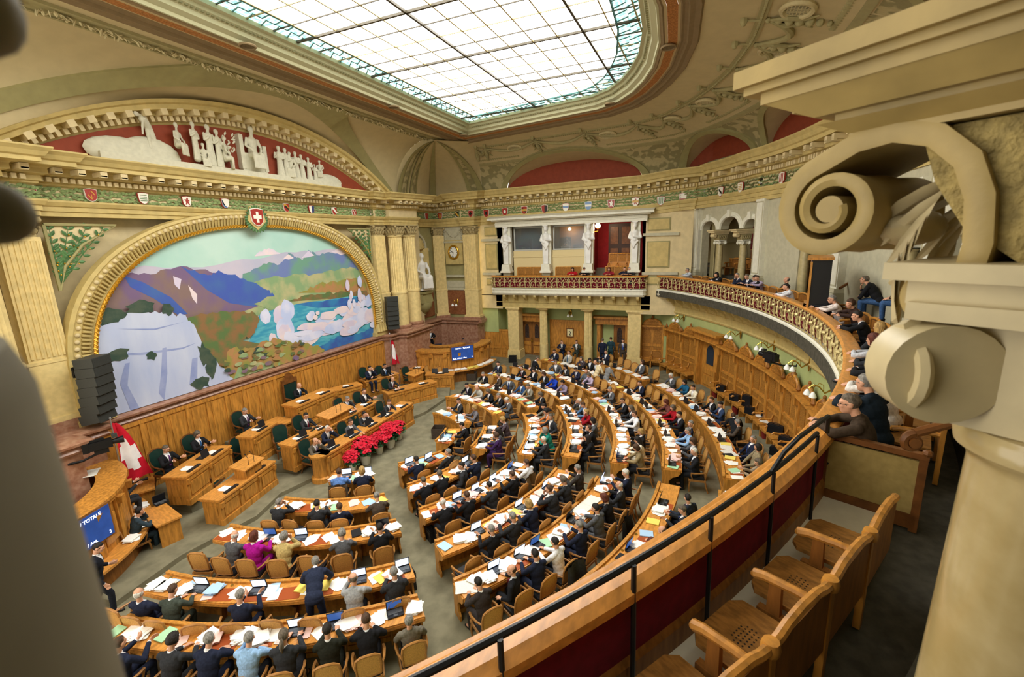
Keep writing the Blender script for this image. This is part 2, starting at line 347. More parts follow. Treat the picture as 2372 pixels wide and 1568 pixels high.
puff(.52, .3, .045, .12, 8); puff(.6, .17, .09, .06, 8); puff(.72, .2, .1, .06, 9); puff(.84, .24, .1, .08, 10); puff(.95, .3, .07, .1, 9); puff(.93, .14, .1, .07, 7); puff(.68, .31, .03, .05, 4); puff(.87, .42, .02, .09, 5); puff(.93, .43, .02, .1, 5)
layer(9, [(.2, .1)] + jag([(.2, .44), (.3, .46), (.38, .44), (.435, .41), (.45, .36), (.42, .27), (.38, .24)], .012, 6, 14) + [(.46, .17), (.4, .08)])
layer(11, jag([(.28, .0), (.33, .2), (.4, .18), (.5, .2), (.6, .12), (.7, .02)], .018, 8, 15) + [(.7, 0)])
layer(5, jag([(.33, 0), (.35, .07), (.43, .06), (.5, .02), (.5, 0)], .012, 5, 16))
layer(10, [(0, 0)] + jag([(0, .45), (.05, .51), (.1, .54), (.16, .5), (.22, .47), (.245, .38), (.26, .22), (.3, .1), (.33, 0)], .015, 6, 17))
for c in ([(.02, .33), (.1, .3), (.2, .28), (.24, .29), (.2, .27), (.1, .285)], [(.12, .05), (.135, .16), (.15, .3), (.16, .3), (.15, .15), (.13, .0)], [(.06, .45), (.14, .42), (.22, .43), (.14, .41)], [(.2, .05), (.22, .2), (.235, .2), (.22, .03)], [(.05, .0), (.04, .16), (.06, .26), (.07, .26), (.055, .14), (.07, 0)]): layer(14, c)
for u, v, a, b, s in ((.05, .52, .05, .06, 1), (.12, .545, .05, .05, 2), (.18, .52, .02, .04, 3), (.05, .31, .035, .04, 4), (.12, .27, .015, .03, 5), (.255, .2, .02, .09, 6), (.27, .13, .02, .1, 7), (.23, .04, .03, .05, 8)): layer(12, [(u + a * cos(2 * pi * i / 16) * random.Random(s * 99 + i).uniform(.5, 1.1), v + b * sin(2 * pi * i / 16) * random.Random(s * 77 + i).uniform(.5, 1.1)) for i in range(16)])
r_ = random.Random(11)
for k in range(60):
    u, v = r_.uniform(.3, .62), r_.uniform(.0, .18)
    if v < .2 - abs(u - .42) * .4: layer(r_.choice((9, 11, 3, 12, 5)), [(u + .014 * cos(2 * pi * i / 7) * r_.uniform(.5, 1.3), v + .018 * sin(2 * pi * i / 7) * r_.uniform(.5, 1.2)) for i in range(7)])
tag(mb.build('mural', plist), 'large arched wall painting of a mountain lake with clouds and a pale cliff', 'painting')
# ---- leaf spandrels beside the arch
def leaf(mb, p, d, L, w, n, m=0):                         # a pointed leaf at p along d, bulging along n
    d = Vector(d).normalized(); n = Vector(n).normalized(); s_ = d.cross(n); p = Vector(p)
    V = [p] + [p + d * (L * f) + s_ * (w * g * k) + n * (w * .35 * (1 - abs(k))) for f, g in ((.3, .8), (.6, 1), (.85, .5)) for k in (-1, 0, 1)] + [p + d * L]
    F = [(0, 1, 2), (0, 2, 3)] + [(1 + 3 * j + i, 4 + 3 * j + i, 5 + 3 * j + i, 2 + 3 * j + i) for j in (0, 1) for i in (0, 1)] + [(7, 10, 8), (8, 10, 9)]
    return mb.add(V, F, m)
for sx, lab in ((-1, 'nearer'), (1, 'farther')):
    R_ = empty('leaf_spandrel', (X0 + sx * 6.2, YM - .02, 8.2), 0, f'triangular panel of green laurel leaves, {"nearer end" if sx < 0 else "far end"} of the mural arch', 'relief panel', 'laurel panels beside the mural')
    mb = MB(); P = [Vector((X0 + sx * x, YM - .05, z)) for x, z in ((6.5, 8.83), (4.85, 8.83), (5.75, 8.28), (6.25, 7.7), (6.47, 7.05))]
    mb.tube(P + [P[0]], .045, 6); under(mb, 'border', OLIVE, R_)
    mb = MB(); V = [p + Vector((0, .03, 0)) for p in P]; mb.add(V, [tuple(range(5))]); under(mb, 'ground', CREAM, R_)
    mb = MB(); r2 = random.Random(3); B_ = MB()
    st = Vector((X0 + sx * 6.4, YM - .04, 7.25))
    for ex, ez in ((5.2, 8.7), (5.6, 8.72), (6.0, 8.7), (6.4, 8.7), (6.4, 8.2), (5.85, 8.4), (6.4, 7.8), (6.1, 8.1)):
        e = Vector((X0 + sx * ex, YM - .05, ez)); mb.tube([st, (st + e) / 2 + Vector((.03 * sx, 0, 0)), e], [.022, .014, .006], 5)
        for k in range(7):
            p = st + (e - st) * (.25 + .75 * k / 6)
            for q in (-1, 1):
                dd = (e - st).normalized(); sd = Vector((dd.z, 0, -dd.x)) * q; leaf(mb, p, dd * .7 + sd * r2.uniform(.4, .9), .19, .045, (0, -1, 0))
            if k % 2: B_.ball(p + Vector((r2.uniform(-.04, .04), -.03, r2.uniform(-.04, .04))), .022, 6, 4)
    under(mb, 'laurel', LEAFD, R_, True); under(B_, 'berries', GOLD, R_, True)
# ================================================================ ENTABLATURE round the room
RB = 22.2
def ringpt(a, r=RB): return (GCX + r * cos(rad(a)), GCY + r * sin(rad(a)))
ENT = [(-1.6, 9, 0, 1), (-1.6, 17, 0, 1), (3.2, 17, 0, 1), (3.2, 15.9, 0, 1), (5.65, 15.9, 0, 1), (5.65, 16.25, 0, 1), (6.5, 16.25, 0, 1), (6.5, 16.5, 0, 1), (19.8, 16.5, 0, 1), (19.8, 16.25, 0, 1), (20.65, 16.25, 0, 1), (20.65, 15.9, 0, 1),
       (23.1, 15.9, 0, 1.08), (23.1, 17.35, 0, 1.12), (27.3, 17.35, 0, 1.22), (27.3, 15.1, 0, 1.28), (27.1, 15.1, 0, 1.28), (27.1, 14.2, 0, 1.3), (28, 14.15, .04, 1.33), (28, 3.7, .12, 1.35), (28, 1.6, .28, 1.35), (27.9, 1.55, .28, 1.35), (27.9, .9, .32, 1.35), (28, .85, .34, 1.35)]
for a in range(-51, -121, -2):
    if a in (-61, -63): x, y = ringpt(a, RB - .12); ENT.append((x, y, .38, 1.35))
    else: x, y = ringpt(a); ENT.append((x, y, .38, 1.35))
def zs(z, o, s): return 9.05 + o + (z - 9.05) * s
def esweep(mb, prof, m=0, path=ENT):
    P = path; N = len(P); k = len(prof); V = []
    for i in range(N):
        p = Vector(P[i][:2]); a = (p - Vector(P[i - 1][:2])).normalized() if i else None; b = (Vector(P[i + 1][:2]) - p).normalized() if i < N - 1 else None
        a = a or b; b = b or a; na, nb = Vector((a.y, -a.x)), Vector((b.y, -b.x)); mt = (na + nb) / max(.3, 1 + na.dot(nb))
        for d, z in prof: V.append((p.x + mt.x * d, p.y + mt.y * d, zs(z, P[i][2], P[i][3])))
    return mb.add(V, [(i * k + j, i * k + j + 1, (i + 1) * k + j + 1, (i + 1) * k + j) for i in range(N - 1) for j in range(k - 1)], m)
def stations(step, path=ENT, off=0):                     # (point, direction, normal, zoff, scale)
    acc = off
    for i in range(len(path) - 1):
        a, b = Vector(path[i][:2]), Vector(path[i + 1][:2]); L = (b - a).length; t = (b - a).normalized(); n = Vector((t.y, -t.x))
        while acc < L:
            f = acc / L; yield a + t * acc, t, n, path[i][2] + (path[i + 1][2] - path[i][2]) * f, path[i][3] + (path[i + 1][3] - path[i][3]) * f, acc, L - acc
            acc += step
        acc -= L
mb = MB(); esweep(mb, [(-.3, 9.05), (.06, 9.05), (.06, 9.17), (.1, 9.18), (.1, 9.31), (.14, 9.32), (.2, 9.42), (.2, 9.47), (.05, 9.475)])
struct(mb.build('trim_architrave', SAND))
mb = MB(); esweep(mb, [(.05, 9.47), (.05, 9.82)]); struct(mb.build('trim_frieze_ground', CREAM))
mb = MB(); esweep(mb, [(.05, 9.81), (.13, 9.86), (.13, 9.91), (.18, 9.92), (.18, 10.05), (.3, 10.09), (.3, 10.22), (.34, 10.26), (.74, 10.27), (.74, 10.37), (.8, 10.4), (.86, 10.5), (.94, 10.58), (.94, 10.62), (-.4, 10.66)])
for p, t, n, o, s, l0, l1 in stations(.17):
    if l0 > .05 and l1 > .05: q = p + n * .235; mb.box((q.x, q.y, zs(9.985, o, s)), (.1, .12, .12 * s), atan2(t.y, t.x), 1)
for p, t, n, o, s, l0, l1 in stations(.5, off=.25):
    if l0 > .1 and l1 > .1:
        q = p + n * .5; mb.box((q.x, q.y, zs(10.19, o, s)), (.17, .42, .13 * s), atan2(t.y, t.x), 1); q = p + n * .66; mb.box((q.x, q.y, zs(10.13, o, s)), (.15, .1, .06 * s), atan2(t.y, t.x), 1)
struct(mb.build('trim_cornice', [SAND, CREAM]))
# the leaf garland lying in the frieze: uncountable leaves, one object
mb = MB(); r_ = random.Random(2)
for p, t, n, o, s, l0, l1 in stations(.075):
    if (3.2 < p.x < 5.7 or 20.6 < p.x < 23.2) and 15.5 < p.y < 16.1: continue
    for z, dz in ((9.56, -.06), (9.645, .0), (9.73, .06)):
        q = Vector((p.x + n.x * .06, p.y + n.y * .06, zs(z + r_.uniform(-.02, .02), o, s)))
        leaf(mb, q, Vector((t.x, t.y, 0)) * (1) + Vector((n.x * .5, n.y * .5, dz * 9 + r_.uniform(-.5, .5))), .15 * s, .05, (n.x, n.y, .25))
g = mb.build('leaf_garland', LEAFG); tag(g, 'long green leaf garland running along the frieze under the cornice', 'garland', kind='stuff')
# ---- coats of arms on the garland
COLS = dict(r='#9d2f25', w='#e9e6d8', b='#6f8fb8', k='#1d1b1a', g='#c79a3a', n='#5d7a4d', d='#34406e')
CM = {k: mat('enamel_' + k, v, .35, spec=.5) for k, v in COLS.items()}
def shield(p, n, size, design, label):
    n = Vector((n[0], n[1], 0)).normalized(); x = Vector((-n.y, n.x, 0)); R_ = empty('coat_of_arms', p, 0, label, 'coat of arms', 'coats of arms along the frieze'); R_.rotation_euler = (0, 0, atan2(x.y, x.x))
    w, h = size * .42, size * .5; O = [(-w, h * .86), (-w * .5, h * .95), (0, h), (w * .5, h * .95), (w, h * .86), (w * .93, 0), (w * .85, -h * .5), (w * .45, -h * .88), (0, -h), (-w * .45, -h * .88), (-w * .85, -h * .5), (-w * .93, 0)]
    F_ = Matrix(((1, 0, 0, 0), (0, 0, -1, 0), (0, 1, 0, 0), (0, 0, 0, 1)))
    mb = MB(); mb.prism([(a * 1.1, b * 1.1) for a, b in O], F_, .05, 1); mb.prism(O, F_ @ Matrix.Translation((0, 0, .05)), .012, 0)
    f, ops = design.split(':') if ':' in design else (design, '')
    mb.build('escutcheon', [CM[f], CM['w'] if f != 'w' else CM['r']], R_)
    q = MB(); mats = []
    for op in ops.split(',') if ops else []:
        c = CM[op[0]]; mats.append(c); mi = len(mats) - 1; kind = op[1:]; T = F_ @ Matrix.Translation((0, 0, .062 + .003 * mi))
        def P(poly): q.prism([(a * w, b * h) for a, b in poly], T, .006, mi)
        if kind == 'bend': P([(-.95, .85), (-.95, -.05), (.45, -.85), (.05, -.98), (-.45, -.85), (-.85, -.5)])
        elif kind == 'band': P([(-.95, .85), (-.35, .9), (.88, -.3), (.6, -.75), (-.95, .5)])
        elif kind == 'pale': P([(0, .95), (.95, .82), (.85, -.5), (.45, -.85), (0, -.97)])
        elif kind == 'fess': P([(-.9, 0), (.9, 0), (.82, -.5), (.45, -.85), (0, -.97), (-.45, -.85), (-.82, -.5)])
        elif kind == 'bar': P([(-.93, .3), (.93, .3), (.88, -.2), (-.88, -.2)])
        elif kind == 'cross': P([(-.2, .65), (.2, .65), (.2, .22), (.66, .22), (.66, -.2), (.2, -.2), (.2, -.65), (-.2, -.65), (-.2, -.2), (-.66, -.2), (-.66, .22), (-.2, .22)])
        elif kind == 'lion':
            P([(-.1, .7), (.25, .75), (.3, .4), (.1, .25), (.5, .3), (.55, .05), (.25, .02), (.4, -.35), (.55, -.7), (.25, -.65), (.05, -.25), (-.2, -.65), (-.5, -.6), (-.3, -.25), (-.35, .15), (-.65, .3), (-.45, .45), (-.15, .35)])
        elif kind == 'bear': P([(-.75, .45), (-.5, .55), (-.1, .3), (.3, .05), (.7, -.35), (.5, -.4), (.6, -.65), (.35, -.6), (.15, -.3), (-.05, -.5), (-.25, -.35), (-.15, -.1), (-.5, .0), (-.6, .2)])
        elif kind == 'stripes':
            for k in range(4): P([(-.7, .62 - .34 * k), (.7, .62 - .34 * k), (.68, .5 - .34 * k), (-.68, .5 - .34 * k)])
        elif kind == 'pales':
            for k in range(3): P([(-.62 + .5 * k, .8), (-.38 + .5 * k, .8), (-.38 + .5 * k, -.7), (-.62 + .5 * k, -.7)])
        elif kind == 'gate':
            P([(-.55, .5), (.55, .5), (.55, .35), (-.55, .35)]); [P([(u - .07, .35), (u + .07, .35), (u + .07, -.6), (u - .07, -.6)]) for u in (-.4, 0, .4)]
        elif kind == 'lozenge':
            for a, b in (((0, .7), (.6, 0)), ((.6, 0), (0, -.7)), ((0, -.7), (-.6, 0)), ((-.6, 0), (0, .7))): P([(a[0] - .05, a[1] - .06), (a[0] + .06, a[1] + .05), (b[0] + .05, b[1] + .06), (b[0] - .06, b[1] - .05)])
            P([(-.05, .1), (.05, .1), (.05, -.6), (-.05, -.6)])
        elif kind == 'keys':
            for k in (-1, 1): P([(-.5 * k, -.6), (-.38 * k, -.66), (.5 * k, .55), (.38 * k, .66)]); P([(.3 * k, .5), (.6 * k, .75), (.65 * k, .45)])
        elif kind == 'disc': P([(.45 * cos(2 * pi * i / 12), .42 * sin(2 * pi * i / 12)) for i in range(12)])
    if mats: q.build('charge', mats, R_)
SH = [((67, 445), 'r:wbend,kgate', 'red and white shield with a black gate'), ((209, 452), 'r:glozenge', 'red shield with a gold square of scythes'), ((330, 459.5), 'w:nstripes', 'white shield with green lines of letters'), ((431, 467), 'w:rlion', 'white shield with a red lion'), ((520, 471), 'w:bbend', 'shield split blue and white on the slant'),
      ((662, 481), 'r:gband,kbear', 'red shield with a black bear on a gold band'), ((720, 485), 'w:dpale', 'shield split dark blue and white upright, mural wall'), ((773, 489), 'r:wband', 'red shield with a white slanting band'), ((819, 493), 'r:wkeys', 'red shield with crossed white keys'), ((861, 495), 'r:wbend,kdisc', 'red and white shield with a black disc'),
      ((957, 497), 'b:wpale', 'blue and white shield above the statue niche'), ((987, 501), 'r', 'plain red shield at the corner by the niche'), ((1020, 500), 'r:glion', 'red shield with gold beast at the corner by the clock'), ((1060, 498), 'k:gband,wbend', 'black, gold and white shield above the clock'), ((1091, 495), 'r:kcross', 'red shield on the pilaster right of the clock'),
      ((1127, 494), 'r:kdisc', 'red shield with black disc, first on the loggia wall'), ((1170, 490.6), 'r:wdisc', 'red shield with white ring above the first caryatid'), ((1215, 487), 'r:kbear,gbar', 'red shield with black beast above the booth windows'), ((1262, 484), 'r:kpale', 'red and black shield above the second caryatid'), ((1311, 480), 'w:bbar', 'white shield with blue bar above the loggia'),
      ((1363, 476.5), 'b:wbar', 'blue shield with white bar above the third caryatid'), ((1416, 472), 'r:wlion', 'red shield with white beast above the loggia'), ((1472, 467.5), 'w:rlion,gbar', 'white shield with red and gold beast, above the last caryatid'), ((1531, 465), 'w:npales', 'white shield with green uprights'), ((1582, 458), 'w:rfess,wbar', 'white and red shield at the first arcade pilaster'),
      ((1627, 451.5), 'r:wpale', 'red and white shield above the first arch'), ((1671, 443.5), 'w:kbear', 'white shield with black hook above the first arcade column'), ((1717, 434), 'w:gstripes', 'white shield with gold figures above the second arcade column'), ((1764, 423), 'g:kpale,wbar', 'gold, black and white shield at the second arcade pilaster'), ((1813, 412), 'w:rpales', 'white shield with red uprights beside the big stone volute')]
for (x, y), dsg, lab in SH:
    if x < 900: p = ony(x, y, YM - .12); n = (0, -1); s = .3
    elif x < 1003: p = ony(x, y, 17.2); n = (0, -1); s = .36
    elif x < 1080: p = onx(x, y, 27.15); n = (-1, 0); s = .36
    elif x < 1120: p = onx(x, y, 26.95); n = (-1, 0); s = .36
    elif x < 1600: p = onx(x, y, 27.85); n = (-1, 0); s = .42
    else: p = onr(x, y, GCX, GCY, RB - .15); n = (GCX - p.x, GCY - p.y); s = .42
    shield(p, n, s * 1.1, dsg, lab + ', on the leaf garland')
p = ony(594, 503, YM - .38); shield(p, (0, -1), .62, 'r:wcross', 'large red shield with a white cross at the top of the mural arch')
R_ = empty('crest_garnish', (p.x, p.y + .05, p.z), 0, 'scrolled stone cartouche with green leaves behind the white cross shield', 'cartouche')
mb = MB(); mb.prism([(.36 * cos(2 * pi * i / 10 + .3) * (1.15 if i % 2 else .92), .42 * sin(2 * pi * i / 10 + .3) * (1.15 if i % 2 else .95)) for i in range(10)], Matrix(((1, 0, 0, 0), (0, 0, -1, 0), (0, 1, 0, 0), (0, 0, 0, 1))), .06); mb.build('cartouche', SAND, R_)
mb = MB()
for k in range(26): a = 2 * pi * k / 26; leaf(mb, (.28 * cos(a), -.02, .3 * sin(a) - .08), (cos(a) * (1.2 if sin(a) < .3 else .3), -.1, sin(a) * .5 - .1), .24, .06, (0, -1, 0))
mb.build('leaves', LEAFD, R_)
# ================================================================ TYMPANUM ARCH above the mural
def seg(hw, h, zb, n=40):                               # circular segment arch
    r = (hw * hw + h * h) / (2 * h); a = math.asin(min(1, hw / r)); return [(r * sin(-a + 2 * a * i / n), zb + h - r + r * cos(-a + 2 * a * i / n)) for i in range(n + 1)]
TI = seg(6.75, 1.72, 10.6); TO = seg(7.75, 2.42, 10.6)
mb = MB(); mb.add([(X0 + x, YM - .15, z) for x, z in TI], [tuple(range(len(TI)))]); struct(mb.build('wall_tympanum_red', REDW))
mb = MB(); prof = [(0, -.15), (.0, .1), (.1, .14), (.14, .18), (.34, .2), (.38, .3), (.55, .32), (.6, .62), (.8, .66), (.86, .76), (1, .82), (1, -.2)]
V = []; k = len(prof)
for (xi, zi), (xo, zo) in zip(TI, TO):
    for f, d in prof: V.append((X0 + xi + (xo - xi) * f, YM - d, zi + (zo - zi) * f))
mb.add(V, [(i * k + j, i * k + j + 1, (i + 1) * k + j + 1, (i + 1) * k + j) for i in range(len(TI) - 1) for j in range(k - 1)])
def along2(A, B, f, step):
    P = [Vector((X0 + a[0] + (b[0] - a[0]) * f, 0, a[1] + (b[1] - a[1]) * f)) for a, b in zip(A, B)]; acc = step / 2
    for i in range(len(P) - 1):
        d = P[i + 1] - P[i]; L = d.length
        while acc <= L: yield P[i] + d * (acc / L), d.normalized(); acc += step
        acc -= L
for p, t in along2(TI, TO, .25, .2):
    M = M3((p.x, YM - .25, p.z), t, (0, 1, 0)); mb.box((p.x, YM - .25, p.z), (.11, .16, .16), 0, 1, M=M.to_3x3())
for p, t in along2(TI, TO, .5, .52):
    M = M3((p.x, YM - .45, p.z), t, (0, 1, 0)); mb.box((p.x, YM - .46, p.z), (.2, .34, .18), 0, 1, M=M.to_3x3())
struct(mb.build('trim_tympanum_arch', [SAND, CREAM]))
# ---- remeshing and robed figures
def remesh(mb, vox, sm=3, name='tmp'):
    me = mb.mesh(name + '_src', [PAPER]); o = bpy.data.objects.new('tmp', me); C.objects.link(o)
    q = o.modifiers.new('r', 'REMESH'); q.mode = 'VOXEL'; q.voxel_size = vox
    if sm: s_ = o.modifiers.new('s', 'SMOOTH'); s_.factor = .5; s_.iterations = sm
    dg = bpy.context.evaluated_depsgraph_get(); out = bpy.data.meshes.new_from_object(o.evaluated_get(dg), depsgraph=dg)
    bpy.data.objects.remove(o); bpy.data.meshes.remove(me); out.name = name; out.materials.clear()
    out.polygons.foreach_set('use_smooth', [True] * len(out.polygons)); return out
def cap(mb, a, b, ra, rb=None, n=10): return mb.tube([Vector(a) + (Vector(a) - Vector(b)).normalized() * ra * .5, a, b, Vector(b) + (Vector(b) - Vector(a)).normalized() * (rb or ra) * .5], [ra * .6, ra, rb or ra, (rb or ra) * .6], n)
def robed(kind, seed=0):                                 # a 1.7-high carved figure facing -Y
    mb = MB(); r = random.Random(seed)
    if kind == 'stand':
        cap(mb, (0, 0, .05), (0, 0, .95), .2, .15); cap(mb, (0, 0, .9), (0, -.02, 1.3), .15, .18); cap(mb, (0, 0, 1.3), (0, -.02, 1.5), .07); mb.ball((0, -.03, 1.6), (.095, .11, .13)); mb.ball((0, .02, 1.63), (.11, .12, .12))
        cap(mb, (.2, 0, 1.35), (.27, -.06, 1.05), .06); cap(mb, (.27, -.06, 1.05), (.08, -.2, 1.0), .05); cap(mb, (-.2, 0, 1.35), (-.25, -.06, 1.05), .06); cap(mb, (-.25, -.06, 1.05), (-.1, -.22, 1.2), .05)
        for k in range(7): a = pi + pi * (k + .5) / 7; cap(mb, (.19 * cos(a), .17 * sin(a), .03), (.11 * cos(a + .2), .12 * sin(a), 1.0), .045, .03, 6)
    elif kind == 'sit':
        cap(mb, (0, .05, .45), (0, .08, .75), .2, .17); cap(mb, (0, .06, .75), (0, .02, 1.05), .16, .18); cap(mb, (0, 0, 1.1), (0, -.02, 1.28), .065); mb.ball((0, -.03, 1.38), (.09, .11, .125)); mb.ball((0, .02, 1.41), (.105, .115, .115))
        for q in (-1, 1):
            cap(mb, (.1 * q, 0, .5), (.14 * q, -.42, .5), .13, .1); cap(mb, (.14 * q, -.42, .5), (.12 * q, -.38, .06), .1, .09); cap(mb, (.2 * q, 0, 1.08), (.29 * q, -.05, .8), .06); cap(mb, (.29 * q, -.05, .8), (.16 * q, -.32, .66), .05)
        for k in range(6): x = -.16 + .064 * k; cap(mb, (x, -.46, .48), (x * 1.3, -.44, .03), .05, .045, 6)
    elif kind == 'bend':
        cap(mb, (-.1, 0, .05), (-.05, .1, .5), .08); cap(mb, (-.05, .1, .5), (0, .12, .85), .1, .13); cap(mb, (.22, 0, .05), (.15, .05, .5), .08); cap(mb, (.15, .05, .5), (.05, .1, .85), .1, .13)
        cap(mb, (0, .1, .9), (-.3, -.05, 1.15), .16, .17); cap(mb, (-.35, -.08, 1.2), (-.5, -.12, 1.22), .07); mb.ball((-.58, -.14, 1.22), (.12, .1, .1)); cap(mb, (-.3, -.1, 1.1), (-.45, -.2, .75), .055); cap(mb, (-.45, -.2, .75), (-.5, -.22, .5), .045)
    elif kind == 'herm':                                 # caryatid upper part over a tapering pillar, about 2.4 high
        mb.box((0, .05, .55), (.3, .3, 1.1), taper=1.25); cap(mb, (0, 0, 1.05), (0, 0, 1.45), .19, .2); cap(mb, (0, 0, 1.4), (0, -.02, 1.75), .19, .22); cap(mb, (0, 0, 1.8), (0, -.02, 2.0), .09); mb.ball((0, -.05, 2.12), (.115, .13, .16)); mb.ball((0, .02, 2.15), (.15, .13, .15)); mb.box((0, .02, 2.32), (.34, .32, .1))
        for q in (-1, 1): cap(mb, (.24 * q, 0, 1.75), (.33 * q, -.05, 1.42), .08); cap(mb, (.33 * q, -.05, 1.42), (.06 * q * (1 if seed % 2 else -1), -.24, 1.4 + .1 * q), .06)
        for k in range(9): x = -.2 + .05 * k; cap(mb, (x, -.18, 1.35 - .02 * abs(k - 4)), (x * .7 + (.05 if seed % 2 else -.05), -.2, .82 + .07 * abs(k - 4) + .05 * r.random()), .05, .03, 6)
        if seed % 2 == 0: cap(mb, (0, -.17, 2.02), (0, -.17, 1.9), .07, .04)
    return remesh(mb, .028, 2, 'figure_' + kind)
FIG = {k: robed(k) for k in ('stand', 'sit', 'bend')}
RL = empty('tympanum_relief', (X0, YM - .3, 10.72), 0, 'white relief of standing and seated figures on the red tympanum', 'relief')
def put(me, name, mats, parent, loc, rz=0, sc=1.0):
    o = bpy.data.objects.new(name, me); C.objects.link(o)
    if not me.materials: me.materials.append(mats)
    o.parent = parent; o.location = loc; o.rotation_euler = (0, 0, rz); o.scale = (sc, sc, sc) if not isinstance(sc, tuple) else sc; return o
STONE_R = mat('relief_stone', '#cfccb6', .6, .06, 8)
mb = MB(); mb.box((-.35, .02, .06), (9.4, .34, .2)); mb.ball((-4.35, .05, .25), (1.0, .16, .42), 16, 8); mb.ball((-3.6, .05, .25), (.9, .15, .55), 16, 8); mb.ball((3.7, .05, .2), (.9, .14, .32), 14, 8); mb.build('plinth', STONE_R, RL, True)
mb = MB(); mb.box((0, .08, .45), (1.05, .25, .75)); mb.box((-.48, .05, .85), (.16, .24, 1.2)); mb.box((.48, .05, .7), (.16, .24, .95)); mb.build('throne', STONE_R, RL)
mb = MB(); r_ = random.Random(4); mb.tube([(-.95, -.02, .2), (-1.0, -.05, .7), (-1.2, -.05, 1.15)], [.05, .04, .02], 6)
for k in range(24): leaf(mb, (-1.05 + r_.uniform(-.3, .25), -.08, .85 + r_.uniform(-.15, .45)), (r_.uniform(-1, 1), -.2, r_.uniform(-.2, 1)), .16, .04, (0, -1, 0))
mb.build('sapling', STONE_R, RL)
for x, k, s, rz, z in ((-3.55, 'bend', .8, .3, .42), (-2.75, 'sit', .72, .5, .35), (-2.2, 'stand', .75, .4, .28), (-1.95, 'sit', .55, -.2, .1), (-1.7, 'stand', .84, .2, .15), (-1.4, 'stand', .78, .3, .15), (-1.15, 'sit', .8, .9, .12), (0, 'sit', 1.08, 0, .25), (1.15, 'stand', .72, -.5, .12), (1.45, 'stand', .7, -.4, .12), (1.65, 'sit', .72, -.7, .12), (1.95, 'stand', .66, -.6, .12), (2.25, 'stand', .62, -.5, .12), (2.62, 'stand', .58, -.5, .12), (2.95, 'stand', .42, -.4, .15), (3.25, 'sit', .52, -.9, .3)):
    put(FIG[k], 'figure', STONE_R, RL, (x, -.04, z), rz, (s, s * .6, s * .95))
# ================================================================ COLUMNS AND PILASTERS
def capital(mb, c, w, h, rz=0, d=None, seed=0):          # leafy capital: bell, two rows of leaves, corner volutes, abacus
    d = d or w; M = Matrix.Rotation(rz, 4, 'Z'); c = Vector(c)
    mb.box(c + Vector((0, 0, h * .45)), (w * .8, d * .8, h * .9), rz, taper=1.1)
    for row, (z, L, n) in enumerate(((.08, .42, 4), (.36, .45, 3))):
        for f in range(4):
            for i in range(n):
                u = (i + .5) / n - .5; a = f * pi / 2; ww = w if f % 2 == 0 else d; dd = d if f % 2 == 0 else w
                px = Vector((u * ww * .9, -dd * .42, z * h)); q = Matrix.Rotation(a, 4, 'Z') @ px; o = Matrix.Rotation(a, 4, 'Z') @ Vector((0, -1, 0))
                B0 = c + M @ q; O = M @ o; leaf(mb, B0, O * .35 + Vector((0, 0, 1)), L * h, ww / n * .46, O); mb.ball(B0 + O * (.16 * h) + Vector((0, 0, L * h * .9)), (h * .08, h * .08, h * .06), 6, 4)
    for sx in (-1, 1):
        for sy in (-1, 1): mb.ball(c + M @ Vector((sx * w * .5, sy * d * .5, h * .8)), h * .14, 8, 5)
    mb.box(c + Vector((0, 0, h * .95)), (w * 1.12, d * 1.12, h * .1), rz)
def column(c, r, z0, z1, label, flutes=20, zr=None, base=True, mats=YELL, pil=None, rz=0, group=None, name='column', capm=None, caph=.55):
    R_ = empty(name, (c[0], c[1], z0), 0, label, 'pilaster' if pil else 'column', group); H = z1 - z0; zr = zr if zr is not None else H * .3
    mb = MB()
    if pil:
        w, d = pil
        mb.box((0, 0, zr / 2 + .0), (w * 1.06, d * 1.06, zr), rz); mb.box((0, 0, (zr + H - caph) / 2), (w, d, H - caph - zr), rz)
        n = 7; t = Vector((cos(rz), sin(rz), 0)); nn = Vector((sin(rz), -cos(rz), 0))
        for i in range(n): q = t * ((i + .5) / n - .5) * w * .92 + nn * (d / 2); mb.tube([q + Vector((0, 0, zr + .12)), q + Vector((0, 0, H - caph - .1))], w * .042, 6)
        mb.box((0, 0, .07), (w * 1.25, d * 1.25, .14), rz); mb.box((0, 0, zr), (w * 1.14, d * 1.14, .08), rz)
    else:
        mb.lathe([(r * 1.12, zr - .05), (r * 1.02, zr + .12), (r * .93, H - caph - .06)], n=flutes * 2, flute=.1); mb.lathe([(r * 1.08, 0), (r * 1.1, zr - .12)], n=24); mb.lathe([(r * 1.16, zr - .12), (r * 1.2, zr - .06), (r * 1.16, zr), (r * 1.02, zr + .03)], n=24); mb.lathe([(r * .9, H - caph - .12), (r * 1.02, H - caph - .08), (r * 1.02, H - caph - .03), (r * .9, H - caph)], n=24)
    mb.build('shaft', mats, R_, 30)
    mb = MB()
    if pil: capital(mb, (0, 0, H - caph), pil[0] * 1.05, caph, rz, pil[1] * 1.1)
    else: capital(mb, (0, 0, H - caph), r * 2.1, caph, rz)
    mb.build('capital', capm or mat('capital_stone', '#a9986c', .6, .12, 12), R_)
    if base:
        mb = MB()
        if pil: mb.box((0, 0, -.1), (pil[0] * 1.35, pil[1] * 1.35, .2), rz); mb.box((0, 0, -.28), (pil[0] * 1.5, pil[1] * 1.5, .2), rz)
        else: mb.lathe([(r * 1.55, -.38), (r * 1.55, -.26), (r * 1.3, -.2), (r * 1.42, -.12), (r * 1.42, -.05), (r * 1.15, 0)], n=24)
        mb.build('base', PINKM, R_, 40)
    return R_
